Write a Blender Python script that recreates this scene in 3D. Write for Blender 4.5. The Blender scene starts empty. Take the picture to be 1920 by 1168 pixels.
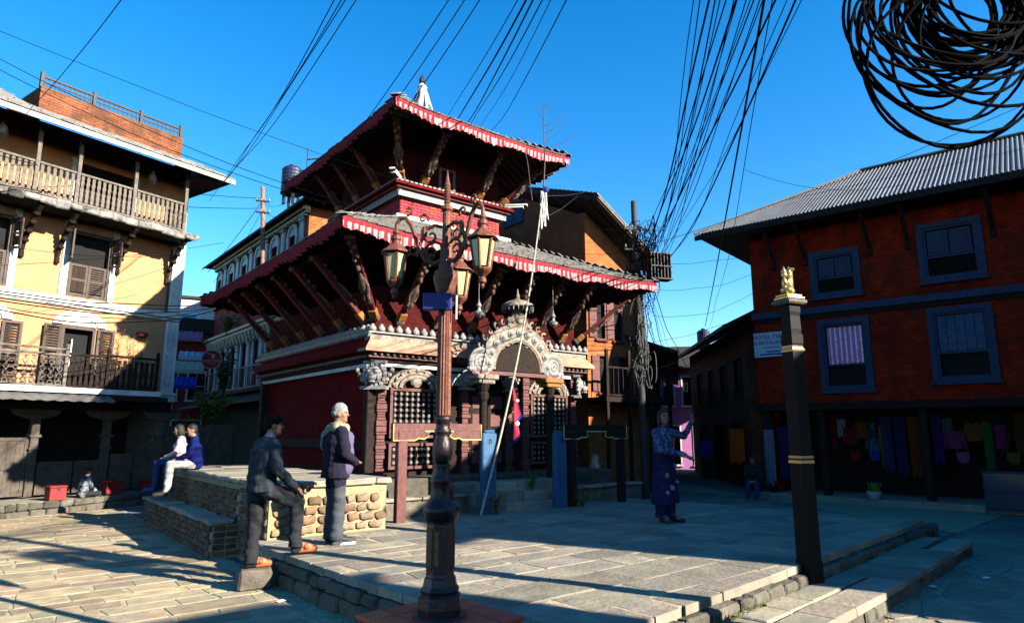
import bpy, bmesh, math, random
import numpy as np
from mathutils import Matrix, Vector
R=math.radians
random.seed(7)
S=bpy.context.scene
COL=S.collection
# ---------------------------------------------------------------- camera, sky, sun, exposure
cd=bpy.data.cameras.new('camera'); cam=bpy.data.objects.new('camera',cd); COL.objects.link(cam)
cam.location=(0,0,1.88); cam.rotation_euler=(R(90+10.37),0,0)
cd.sensor_width=36; cd.lens=36*1235/1920; cd.clip_end=2000; cd.clip_start=.05
S.camera=cam
SUN_AZ=R(-29.0)      # direction towards the sun, measured from +X
SUN_EL=R(24.5)
W=bpy.data.worlds.new('World'); S.world=W; W.use_nodes=True
wn=W.node_tree.nodes; wl=W.node_tree.links
bg=wn['Background']; sky=wn.new('ShaderNodeTexSky'); sky.sky_type='NISHITA'; sky.sun_disc=False
sky.sun_elevation=SUN_EL; sky.sun_rotation=math.pi/2-SUN_AZ
sky.altitude=1000; sky.air_density=1.0; sky.dust_density=.3; sky.ozone_density=2.0
hs=wn.new('ShaderNodeHueSaturation'); hs.inputs['Saturation'].default_value=1.42; hs.inputs['Value'].default_value=1.0
wl.new(sky.outputs[0],hs.inputs['Color']); wl.new(hs.outputs[0],bg.inputs[0]); bg.inputs[1].default_value=.088
sd=bpy.data.lights.new('sun','SUN'); sd.energy=5.0; sd.angle=R(.5); sd.color=(1,.93,.8)
sun=bpy.data.objects.new('sun',sd); COL.objects.link(sun)
sv=Vector((math.cos(SUN_AZ)*math.cos(SUN_EL),math.sin(SUN_AZ)*math.cos(SUN_EL),math.sin(SUN_EL)))
sun.rotation_euler=(-sv).to_track_quat('-Z','Y').to_euler(); sun.location=(20,-10,20)
S.view_settings.view_transform='Standard'; S.view_settings.look='None'; S.view_settings.exposure=1.9; S.view_settings.gamma=1
S.render.engine='CYCLES'
try:
    S.cycles.max_bounces=6; S.cycles.diffuse_bounces=0; S.cycles.use_denoising=True
except Exception: pass
# ---------------------------------------------------------------- camera maths used to place far wires
PITCH=R(10.37)
def at(u,v,Y):
    x=(u-960)/1235; y=(584-v)/1235; c,n=math.cos(PITCH),math.sin(PITCH)
    r=Vector((x,c-y*n,n+y*c)); return Vector((0,0,1.88))+r*(Y/r.y)
# ---------------------------------------------------------------- materials
MATS={}
AL=.67
def M(name,col,rough=.85,var=.3,scale=6,bump=.25,bscale=None,rand=0,metal=0,col2=None,mix=.5,mscale=1.5,spec=.3,dirt=None,dscale=2.2):
    """noise-varied surface; col2 blotches over it; rand = per-object value change"""
    if name in MATS: return MATS[name]
    col=[c*AL for c in col]; col2=col2 and [c*AL for c in col2]; dirt=dirt and [c*AL for c in dirt]
    m=bpy.data.materials.new(name); m.use_nodes=True; nt=m.node_tree; N=nt.nodes; L=nt.links
    b=N['Principled BSDF']; b.inputs['Roughness'].default_value=rough; b.inputs['Metallic'].default_value=metal
    b.inputs['Specular IOR Level'].default_value=spec
    tc=N.new('ShaderNodeTexCoord'); src=tc.outputs['Object']
    oi=N.new('ShaderNodeObjectInfo')
    if rand:
        va=N.new('ShaderNodeVectorMath'); va.operation='ADD'
        L.new(tc.outputs['Object'],va.inputs[0]); L.new(oi.outputs['Location'],va.inputs[1]); src=va.outputs[0]
    n1=N.new('ShaderNodeTexNoise'); n1.inputs['Scale'].default_value=scale; n1.inputs['Detail'].default_value=6
    L.new(src,n1.inputs['Vector'])
    r=N.new('ShaderNodeValToRGB'); r.color_ramp.elements[0].position=.3; r.color_ramp.elements[1].position=.72
    lo=[c*(1-var) for c in col]; hi=[min(.95,c*(1+var)) for c in col]
    r.color_ramp.elements[0].color=(*lo,1); r.color_ramp.elements[1].color=(*hi,1)
    L.new(n1.outputs['Fac'],r.inputs[0]); out=r.outputs[0]
    def over(out,c2,sc,lo,hi,amt):
        n2=N.new('ShaderNodeTexNoise'); n2.inputs['Scale'].default_value=sc; n2.inputs['Detail'].default_value=8; n2.inputs['Roughness'].default_value=.7
        L.new(src,n2.inputs['Vector'])
        mr=N.new('ShaderNodeMapRange'); mr.inputs[1].default_value=lo; mr.inputs[2].default_value=hi; mr.inputs[4].default_value=amt
        L.new(n2.outputs['Fac'],mr.inputs[0])
        mx=N.new('ShaderNodeMix'); mx.data_type='RGBA'; L.new(mr.outputs[0],mx.inputs[0]); L.new(out,mx.inputs[6]); mx.inputs[7].default_value=(*c2,1)
        return mx.outputs[2]
    if col2: out=over(out,col2,mscale,.45,.62,mix)
    if dirt: out=over(out,dirt,dscale,.5,.7,.75)
    if rand:
        mr=N.new('ShaderNodeMapRange'); mr.inputs[3].default_value=1-rand; mr.inputs[4].default_value=1+rand; L.new(oi.outputs['Random'],mr.inputs[0])
        h=N.new('ShaderNodeHueSaturation'); L.new(mr.outputs[0],h.inputs['Value']); L.new(out,h.inputs['Color'])
        mr2=N.new('ShaderNodeMapRange'); mr2.inputs[3].default_value=.485; mr2.inputs[4].default_value=.515
        wn_=N.new('ShaderNodeTexWhiteNoise'); wn_.noise_dimensions='1D'; L.new(oi.outputs['Random'],wn_.inputs['W']); L.new(wn_.outputs['Value'],mr2.inputs[0]); L.new(mr2.outputs[0],h.inputs['Hue'])
        out=h.outputs[0]
    L.new(out,b.inputs['Base Color'])
    if bump:
        nb=N.new('ShaderNodeTexNoise'); nb.inputs['Scale'].default_value=bscale or scale*4; nb.inputs['Detail'].default_value=6; L.new(src,nb.inputs['Vector'])
        bp=N.new('ShaderNodeBump'); bp.inputs['Strength'].default_value=bump; bp.inputs['Distance'].default_value=.02
        L.new(nb.outputs['Fac'],bp.inputs['Height']); L.new(bp.outputs[0],b.inputs['Normal'])
    MATS[name]=m; return m
def BRICK(name,c1,c2,mortar,bw=.23,bh=.075,ms=.012,bump=.6,soot=None):
    """brick coursing for walls too far off to pick single bricks; runs along x+y and z of the object"""
    if name in MATS: return MATS[name]
    c1,c2,mortar=[[c*AL for c in q] for q in (c1,c2,mortar)]
    m=bpy.data.materials.new(name); m.use_nodes=True; nt=m.node_tree; N=nt.nodes; L=nt.links; b=N['Principled BSDF']; b.inputs['Roughness'].default_value=.9
    b.inputs['Specular IOR Level'].default_value=.102
    tc=N.new('ShaderNodeTexCoord'); sp=N.new('ShaderNodeSeparateXYZ'); L.new(tc.outputs['Object'],sp.inputs[0])
    ad=N.new('ShaderNodeMath'); L.new(sp.outputs[0],ad.inputs[0]); L.new(sp.outputs[1],ad.inputs[1])
    cb=N.new('ShaderNodeCombineXYZ'); L.new(ad.outputs[0],cb.inputs[0]); L.new(sp.outputs[2],cb.inputs[1])
    bt=N.new('ShaderNodeTexBrick'); L.new(cb.outputs[0],bt.inputs['Vector']); bt.inputs['Scale'].default_value=1
    bt.inputs['Color1'].default_value=(*c1,1); bt.inputs['Color2'].default_value=(*c2,1); bt.inputs['Mortar'].default_value=(*mortar,1)
    bt.inputs['Mortar Size'].default_value=ms; bt.inputs['Mortar Smooth'].default_value=.4; bt.inputs['Brick Width'].default_value=bw; bt.inputs['Row Height'].default_value=bh
    nz=N.new('ShaderNodeTexNoise'); nz.inputs['Scale'].default_value=3; nz.inputs['Detail'].default_value=8; L.new(tc.outputs['Object'],nz.inputs['Vector'])
    mr=N.new('ShaderNodeMapRange'); mr.inputs[1].default_value=.3; mr.inputs[2].default_value=.75; mr.inputs[3].default_value=.65; mr.inputs[4].default_value=1.25; L.new(nz.outputs['Fac'],mr.inputs[0])
    h=N.new('ShaderNodeHueSaturation'); L.new(mr.outputs[0],h.inputs['Value']); L.new(bt.outputs['Color'],h.inputs['Color']); out=h.outputs[0]
    if soot:
        n2=N.new('ShaderNodeTexNoise'); n2.inputs['Scale'].default_value=1.3; n2.inputs['Detail'].default_value=9; n2.inputs['Roughness'].default_value=.75; L.new(tc.outputs['Object'],n2.inputs['Vector'])
        m2=N.new('ShaderNodeMapRange'); m2.inputs[1].default_value=.44; m2.inputs[2].default_value=.62; m2.inputs[4].default_value=.85; L.new(n2.outputs['Fac'],m2.inputs[0])
        mx=N.new('ShaderNodeMix'); mx.data_type='RGBA'; L.new(m2.outputs[0],mx.inputs[0]); L.new(out,mx.inputs[6]); mx.inputs[7].default_value=(*soot,1); out=mx.outputs[2]
    L.new(out,b.inputs['Base Color'])
    bp=N.new('ShaderNodeBump'); bp.inputs['Strength'].default_value=bump; bp.inputs['Distance'].default_value=.01; bp.invert=True
    L.new(bt.outputs['Fac'],bp.inputs['Height']); L.new(bp.outputs[0],b.inputs['Normal'])
    MATS[name]=m; return m
def STRIPE(name,c1,c2,n,axis=0,rough=.9):
    if name in MATS: return MATS[name]
    m=bpy.data.materials.new(name); m.use_nodes=True; nt=m.node_tree; N=nt.nodes; L=nt.links; b=N['Principled BSDF']; b.inputs['Roughness'].default_value=rough
    tc=N.new('ShaderNodeTexCoord'); sp=N.new('ShaderNodeSeparateXYZ'); L.new(tc.outputs['Object'],sp.inputs[0])
    mm=N.new('ShaderNodeMath'); mm.operation='MULTIPLY'; mm.inputs[1].default_value=n*math.pi*2; L.new(sp.outputs[axis],mm.inputs[0])
    si=N.new('ShaderNodeMath'); si.operation='SINE'; L.new(mm.outputs[0],si.inputs[0])
    nz=N.new('ShaderNodeTexNoise'); nz.inputs['Scale'].default_value=14; nz.inputs['Detail'].default_value=4; L.new(tc.outputs['Object'],nz.inputs['Vector'])
    ad=N.new('ShaderNodeMath'); L.new(si.outputs[0],ad.inputs[0]); 
    sc=N.new('ShaderNodeMath'); sc.operation='MULTIPLY_ADD'; sc.inputs[1].default_value=2.4; sc.inputs[2].default_value=-1.2; L.new(nz.outputs['Fac'],sc.inputs[0]); L.new(sc.outputs[0],ad.inputs[1])
    r=N.new('ShaderNodeValToRGB'); r.color_ramp.elements[0].color=(*c1,1); r.color_ramp.elements[1].color=(*c2,1); r.color_ramp.elements[0].position=.4; r.color_ramp.elements[1].position=.6
    L.new(ad.outputs[0],r.inputs[0]); L.new(r.outputs[0],b.inputs['Base Color']); MATS[name]=m; return m
def GLASS(name,col,rough=.12):
    if name in MATS: return MATS[name]
    m=M(name,col,rough,.15,3,0,spec=.6); return m
# palette
m_stone=M('paving_stone',(.42,.32,.195),.85,.28,5,.5,rand=.34,col2=(.28,.265,.18),mix=.85,mscale=.9,dirt=(.36,.2,.12),dscale=.6)
m_slab=M('grey_slab',(.32,.275,.205),.8,.25,4,.6,rand=.24,col2=(.21,.20,.175),mix=.7,mscale=1.3,dirt=(.48,.39,.25),dscale=1.1)
m_joint=M('earth_joint',(.50,.40,.26),.95,.3,9,.5)
m_ground=M('dusty_ground',(.26,.24,.21),.9,.3,2,.4,col2=(.17,.17,.17),mix=.7,mscale=.6)
m_rubble=M('rubble_stone',(.13,.11,.085),.9,.4,7,.7,rand=.3,col2=(.10,.10,.07),mix=.6)
m_mortar=M('lime_mortar',(.46,.33,.17),.95,.25,9,.6,col2=(.33,.27,.18),mix=.6,mscale=2.5)
m_boulder=M('river_stone',(.25,.15,.08),.8,.35,9,.5,rand=.45,col2=(.19,.18,.165),mix=.6,mscale=4)
m_red=M('red_limewash',(.15,.006,.007),.95,.25,4,.3,spec=.1,col2=(.10,.004,.004),mix=.6,mscale=1.2)
m_redbrick=M('red_painted_brick',(.50,.045,.05),.85,.18,9,.4,rand=.14)
m_maroon=M('maroon_wood',(.15,.048,.042),.65,.35,12,.3,col2=(.12,.05,.045),mix=.6,mscale=3)
m_wood=M('dark_carved_wood',(.028,.017,.013),.8,.45,12,.5,spec=.12,col2=(.02,.015,.012),mix=.6)
m_woodgrey=M('weathered_grey_wood',(.20,.165,.135),.85,.35,14,.5,col2=(.09,.075,.06),mix=.7,mscale=4)
m_white=M('white_limewash',(.84,.81,.76),.85,.12,6,.2,dirt=(.35,.31,.27),dscale=1.6)
m_carve=M('painted_carving',(.34,.29,.23),.8,.4,14,.6,col2=(.16,.09,.06),mix=.8,mscale=6)
m_bead=M('silver_painted_bead',(.33,.31,.285),.6,.25,9,.4,dirt=(.25,.2,.17),dscale=5)
m_terra=M('terracotta_cornice',(.52,.26,.17),.8,.2,8,.3,dirt=(.28,.12,.08),dscale=3)
m_slate=M('slate',(.18,.17,.155),.75,.35,5,.5,rand=.1,col2=(.31,.29,.26),mix=.6,mscale=2.0,dirt=(.11,.10,.09),dscale=1.4)
m_gold=M('gilded_brass',(.83,.60,.22),.32,.12,9,.15,metal=.85)
m_black=M('black_paint',(.006,.006,.006),.6,.3,9,.2,spec=.12)
m_bronze=M('bronze_paint',(.17,.058,.034),.55,.35,9,.3,spec=.2,metal=.1,col2=(.25,.11,.07),mix=.5,mscale=5)
m_lampglass=M('cream_lamp_glass',(.60,.53,.25),.35,.06,4,0)
m_tile=M('red_floor_tile',(.60,.075,.045),.5,.2,7,.15,rand=.12)
m_grout=M('grout',(.45,.33,.27),.9,.2,12,.2)
m_blue=M('blue_painted_post',(.04,.125,.25),.7,.25,10,.35,col2=(.05,.10,.17),mix=.6,mscale=5)
m_bluewood=M('dark_blue_window_wood',(.032,.05,.105),.75,.3,12,.3,col2=(.03,.04,.07),mix=.6)
m_cable=M('black_cable',(.004,.004,.0045),.9,.1,4,0,spec=.04)
m_yellow=M('ochre_plaster',(.68,.31,.145),.9,.1,3,.25,col2=(.60,.265,.115),mix=.6,mscale=1.1,dirt=(.42,.2,.10),dscale=1.4)
m_skin=M('skin',(.33,.17,.105),.55,.08,14,0)
m_iron=M('dark_iron',(.03,.027,.026),.55,.3,10,.2)
b_right=BRICK('worn_red_brick',(.60,.036,.006),(.42,.025,.005),(.22,.02,.008),soot=(.07,.01,.006))
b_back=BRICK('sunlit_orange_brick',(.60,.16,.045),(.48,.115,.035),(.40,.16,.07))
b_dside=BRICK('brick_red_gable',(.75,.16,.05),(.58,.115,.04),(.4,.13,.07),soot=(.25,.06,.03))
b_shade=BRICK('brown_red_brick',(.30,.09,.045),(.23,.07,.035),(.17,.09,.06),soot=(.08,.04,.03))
b_parapet=BRICK('weathered_parapet_brick',(.40,.13,.055),(.28,.085,.04),(.16,.08,.05),soot=(.05,.03,.02),bump=.9)
# ---------------------------------------------------------------- mesh builder
class MB:
    def __init__(s): s.v=[]; s.f=[]; s.m=[]; s.k=0; s.T=None
    def add(s,vs,fs):
        o=len(s.v)
        s.v+= [tuple(s.T@Vector(p)) if s.T else tuple(p) for p in vs]
        s.f+=[tuple(i+o for i in f) for f in fs]; s.m+=[s.k]*len(fs); return s
    def box(s,x0,x1,y0,y1,z0,z1):
        return s.add([(x0,y0,z0),(x1,y0,z0),(x1,y1,z0),(x0,y1,z0),(x0,y0,z1),(x1,y0,z1),(x1,y1,z1),(x0,y1,z1)],
            [(3,2,1,0),(4,5,6,7),(0,1,5,4),(1,2,6,5),(2,3,7,6),(3,0,4,7)])
    def cbox(s,x0,x1,y0,y1,z0,z1,c=.01,j=0):
        """chamfered box (j = random corner jitter)"""
        x0,x1=sorted((x0,x1)); y0,y1=sorted((y0,y1)); z0,z1=sorted((z0,z1)); c=min(c,.45*min(x1-x0,y1-y0,z1-z0))
        X=(x0,x1);Y=(y0,y1);Z=(z0,z1); vs=[];idx={}
        for i in (0,1):
            for k in (0,1):
                for l in (0,1):
                    jx,jy,jz=[random.uniform(-j,j) for _ in range(3)]
                    for a in range(3):
                        p=[X[i]+jx,Y[k]+jy,Z[l]+jz]
                        for b in range(3):
                            if b!=a: p[b]+= c*(1 if (i,k,l)[b]==0 else -1)
                        idx[i,k,l,a]=len(vs); vs.append(p)
        fs=[]
        def face(a,val):
            b,c_=[q for q in range(3) if q!=a]; out=[]
            for (p,q) in ((0,0),(1,0),(1,1),(0,1)):
                key=[0,0,0]; key[a]=val; key[b]=p; key[c_]=q; out.append(idx[key[0],key[1],key[2],a])
            return out
        for a in range(3):
            for val in (0,1): fs.append(face(a,val))
        for a in range(3):                       # edges along axis a
            b,c_=[q for q in range(3) if q!=a]
            for p in (0,1):
                for q in (0,1):
                    k0=[0,0,0];k1=[0,0,0];k0[b]=k1[b]=p;k0[c_]=k1[c_]=q;k1[a]=1
                    fs.append([idx[(*k0,b)],idx[(*k1,b)],idx[(*k1,c_)],idx[(*k0,c_)]])
        for i in (0,1):
            for k in (0,1):
                for l in (0,1): fs.append([idx[i,k,l,0],idx[i,k,l,1],idx[i,k,l,2]])
        return s.add(vs,fs)
    def ring(s,c,ax,up,r,n,off=0):
        return [c+ (ax*math.cos(2*math.pi*i/n+off)+up*math.sin(2*math.pi*i/n+off))*r for i in range(n)]
    def tube(s,pts,r,n=6,caps=True,off=0):
        pts=[Vector(p) for p in pts]; N=len(pts); rs=r if isinstance(r,(list,tuple)) else [r]*N
        vs=[];fs=[]; t0=None; a=None
        for i,p in enumerate(pts):
            t=(pts[min(i+1,N-1)]-pts[max(i-1,0)])
            if t.length<1e-9: t=Vector((0,0,1))
            t.normalize()
            if a is None:
                a=t.cross(Vector((0,0,1)))
                if a.length<.01: a=t.cross(Vector((0,1,0)))
            else: a=a-t*a.dot(t)
            a.normalize(); b=t.cross(a)
            vs+=s.ring(p,a,b,rs[i],n,off)
        for i in range(N-1):
            for k in range(n):
                q=(k+1)%n; fs.append((i*n+k,i*n+q,(i+1)*n+q,(i+1)*n+k))
        if caps: fs.append(tuple(reversed(range(n)))); fs.append(tuple((N-1)*n+k for k in range(n)))
        return s.add(vs,fs)
    def cyl(s,p0,p1,r0,r1=None,n=10,off=0): return s.tube([p0,p1],[r0,r0 if r1 is None else r1],n,True,off)
    def lathe(s,prof,n=16,c=(0,0,0),mod=None,off=0):
        vs=[];fs=[]
        for (r,z) in prof:
            for k in range(n):
                a=2*math.pi*k/n+off; rr=r*(mod(k,z) if mod else 1); vs.append((c[0]+rr*math.cos(a),c[1]+rr*math.sin(a),c[2]+z))
        for i in range(len(prof)-1):
            for k in range(n):
                q=(k+1)%n; fs.append((i*n+k,i*n+q,(i+1)*n+q,(i+1)*n+k))
        fs.append(tuple(reversed(range(n)))); fs.append(tuple((len(prof)-1)*n+k for k in range(n)))
        return s.add(vs,fs)
    def ell(s,c,r,n=10,m=7,rot=None):
        r=r if isinstance(r,(tuple,list)) else (r,r,r); vs=[];fs=[]; c=Vector(c)
        for i in range(m+1):
            th=math.pi*i/m
            for k in range(n):
                a=2*math.pi*k/n; p=Vector((r[0]*math.sin(th)*math.cos(a),r[1]*math.sin(th)*math.sin(a),-r[2]*math.cos(th)))
                if rot: p=rot@p
                vs.append(c+p)
        for i in range(m):
            for k in range(n):
                q=(k+1)%n; fs.append((i*n+k,i*n+q,(i+1)*n+q,(i+1)*n+k))
        return s.add(vs,fs)
    def prism(s,poly,y0,y1):
        """polygon in (x,z), extruded along y"""
        n=len(poly); vs=[(x,y0,z) for x,z in poly]+[(x,y1,z) for x,z in poly]
        fs=[tuple(range(n)),tuple(range(2*n-1,n-1,-1))]+[(i,(i+1)%n,n+(i+1)%n,n+i)[::-1] for i in range(n)]
        return s.add(vs,fs)
    def flat(s,poly,z0,z1):
        """polygon in (x,y), extruded along z"""
        n=len(poly); vs=[(x,y,z0) for x,y in poly]+[(x,y,z1) for x,y in poly]
        fs=[tuple(range(n))[::-1],tuple(range(n,2*n))]+[(i,(i+1)%n,n+(i+1)%n,n+i) for i in range(n)]
        return s.add(vs,fs)
    def wall(s,x0,x1,z0,z1,y0,y1,holes=()):
        """slab between y0 (front) and y1 with rectangular openings (x0,x1,z0,z1)"""
        xs=sorted({x0,x1,*[h[i] for h in holes for i in (0,1)]}); zs=sorted({z0,z1,*[h[i] for h in holes for i in (2,3)]})
        def solid(i,k):
            if i<0 or k<0 or i>=len(xs)-1 or k>=len(zs)-1: return False
            cx=(xs[i]+xs[i+1])/2; cz=(zs[k]+zs[k+1])/2
            return not any(h[0]<cx<h[1] and h[2]<cz<h[3] for h in holes)
        for i in range(len(xs)-1):
            for k in range(len(zs)-1):
                if not solid(i,k): continue
                a,b,c,d=xs[i],xs[i+1],zs[k],zs[k+1]
                s.add([(a,y0,c),(b,y0,c),(b,y0,d),(a,y0,d)],[(0,1,2,3)]); s.add([(a,y1,c),(b,y1,c),(b,y1,d),(a,y1,d)],[(3,2,1,0)])
                if not solid(i-1,k): s.add([(a,y0,c),(a,y1,c),(a,y1,d),(a,y0,d)],[(3,2,1,0)])
                if not solid(i+1,k): s.add([(b,y0,c),(b,y1,c),(b,y1,d),(b,y0,d)],[(0,1,2,3)])
                if not solid(i,k-1): s.add([(a,y0,c),(b,y0,c),(b,y1,c),(a,y1,c)],[(3,2,1,0)])
                if not solid(i,k+1): s.add([(a,y0,d),(b,y0,d),(b,y1,d),(a,y1,d)],[(0,1,2,3)])
        return s
    def mesh(s,name,mats,smooth=False):
        me=bpy.data.meshes.new(name); me.from_pydata(s.v,[],s.f)
        for m in (mats if isinstance(mats,(list,tuple)) else [mats]): me.materials.append(m)
        if len(me.materials)>1: me.polygons.foreach_set('material_index',s.m)
        bm=bmesh.new(); bm.from_mesh(me); bmesh.ops.recalc_face_normals(bm,faces=bm.faces); bm.to_mesh(me); bm.free()
        if smooth: me.polygons.foreach_set('use_smooth',[True]*len(me.polygons))
        me.update(); return me
    def build(s,name,mats,parent=None,loc=None,rz=0,smooth=False,label=None,cat=None,group=None,kind=None):
        o=bpy.data.objects.new(name,s.mesh(name,mats,smooth)); COL.objects.link(o)
        return tag(fix(o,parent,loc,rz),label,cat,group,kind)
def fix(o,parent,loc,rz):
    if parent: o.parent=parent
    if loc is not None: o.location=loc
    if rz: o.rotation_euler=(0,0,rz)
    return o
def tag(o,label=None,cat=None,group=None,kind=None):
    for k,v in (('label',label),('category',cat),('group',group),('kind',kind)):
        if v: o[k]=v
    return o
def thing(name,label,cat,loc=(0,0,0),rz=0,group=None):
    o=bpy.data.objects.new(name,None); COL.objects.link(o); o.empty_display_size=.2; o.location=loc; o.rotation_euler=(0,0,rz)
    return tag(o,label,cat,group)
def inst(src,name=None,parent=None,loc=None,rot=None,scale=None):
    o=src.copy(); COL.objects.link(o)
    for k in ('label','category','group'):
        if k in o: del o[k]
    o.parent=parent
    if loc is not None: o.location=loc
    if rot is not None: o.rotation_euler=rot
    if scale is not None: o.scale=scale
    return o
def piece(me,name,parent=None,loc=(0,0,0),rot=(0,0,0),scale=(1,1,1)):
    o=bpy.data.objects.new(name,me); COL.objects.link(o); o.parent=parent; o.location=loc; o.rotation_euler=rot; o.scale=scale; return o
def copy_tree(o,parent=None):
    c=o.copy(); COL.objects.link(c); c.parent=parent
    for ch in list(o.children): copy_tree(ch,c)
    return c
def B(x0,x1,y0,y1,z0,z1,c=0,j=0):
    m=MB(); return m.cbox(x0,x1,y0,y1,z0,z1,c,j) if c else m.box(x0,x1,y0,y1,z0,z1)
def clip(poly,conv):
    """clip a polygon by a convex polygon (both counter-clockwise)"""
    out=poly
    for i in range(len(conv)):
        a=conv[i]; b=conv[(i+1)%len(conv)]; inp=out; out=[]
        f=lambda p:(b[0]-a[0])*(p[1]-a[1])-(b[1]-a[1])*(p[0]-a[0])
        for k in range(len(inp)):
            p=inp[k]; q=inp[(k+1)%len(inp)]; fp,fq=f(p),f(q)
            if fp>=0: out.append(p)
            if fp*fq<0: t=fp/(fp-fq); out.append((p[0]+(q[0]-p[0])*t,p[1]+(q[1]-p[1])*t))
        if not out: return []
    return out
def area(p): return .5*sum(p[i][0]*p[(i+1)%len(p)][1]-p[(i+1)%len(p)][0]*p[i][1] for i in range(len(p)))
def inset(p,d):
    """shrink a convex ccw polygon by d"""
    c=(sum(q[0] for q in p)/len(p),sum(q[1] for q in p)/len(p)); out=p
    n=len(p)
    for i in range(n):
        a,b=p[i],p[(i+1)%n]; l=math.hypot(b[0]-a[0],b[1]-a[1])
        if l<1e-6: continue
        nx,ny=-(b[1]-a[1])/l*d,(b[0]-a[0])/l*d
        a2=(a[0]+nx,a[1]+ny); b2=(b[0]+nx,b[1]+ny); far=[(a2[0],a2[1]),(b2[0],b2[1])]
        L=1e3; dx,dy=(b[0]-a[0])/l,(b[1]-a[1])/l
        half=[(a2[0]-dx*L,a2[1]-dy*L),(a2[0]+dx*L,a2[1]+dy*L),(a2[0]+dx*L+nx/d*L,a2[1]+dy*L+ny/d*L),(a2[0]-dx*L+nx/d*L,a2[1]-dy*L+ny/d*L)]
        out=clip(out,half)
        if len(out)<3: return []
    return out
def slabmesh(mb,poly,z0,z1,c=.006):
    """paving piece with a chamfered, slightly uneven top"""
    top=inset(poly,c)
    if len(top)!=len(poly): mb.flat(poly,z0,z1); return
    n=len(poly); tx,ty=random.uniform(-.004,.004),random.uniform(-.004,.004); cx,cy=poly[0]
    vs=[(x,y,z0) for x,y in poly]+[(x,y,z1-c*.7) for x,y in poly]+[(x,y,z1+(x-cx)*tx+(y-cy)*ty) for x,y in top]
    fs=[tuple(range(2*n,3*n))]
    for i in range(n):
        q=(i+1)%n; fs+=[(i,q,n+q,n+i),(n+i,n+q,2*n+q,2*n+i)]
    mb.add(vs,fs)
def paving(parent,name,conv,ang,rw,ww,gap,z0,z1,mat,limit,origin,jit=.03,seed=1,kindname=None):
    """rows of jittered quads clipped to a convex polygon; each piece is an object until the limit, nearest first"""
    random.seed(seed); ca,sa=math.cos(ang),math.sin(ang); cells=[]
    xs=[(p[0]*ca+p[1]*sa) for p in conv]; ys=[(-p[0]*sa+p[1]*ca) for p in conv]
    y=min(ys)-random.random()*.2
    while y<max(ys):
        h=random.uniform(*rw); x=min(xs)-random.random()*.5
        while x<max(xs):
            w=random.uniform(*ww); j=lambda:random.uniform(-jit,jit)
            q=[(x+j(),y+j()*.6),(x+w+j(),y+j()*.6),(x+w+j(),y+h+j()*.6),(x+j(),y+h+j()*.6)]
            q=[(a*ca-b*sa,a*sa+b*ca) for a,b in q]
            q=clip(q,conv)
            if len(q)>=3 and area(q)>.015:
                q=inset(q,gap/2)
                # drop near-duplicate corners
                q=[p for i,p in enumerate(q) if math.dist(p,q[i-1])>.015]
                if len(q)>=3 and area(q)>.01: cells.append(q)
            x+=w
        y+=h
    cen=lambda q:(sum(p[0] for p in q)/len(q),sum(p[1] for p in q)/len(q))
    cells.sort(key=lambda q:math.dist(cen(q),origin))
    rest=MB()
    for i,q in enumerate(cells):
        dz=random.uniform(-.003,.003)
        if i<limit:
            c=cen(q); mb=MB(); slabmesh(mb,[(p[0]-c[0],p[1]-c[1]) for p in q],z0,z1+dz); mb.build(name,mat,parent,(c[0],c[1],0))
        else: slabmesh(rest,q,z0,z1+dz)
    if rest.f: rest.build(kindname or name,mat,parent,kind='stuff')

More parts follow.
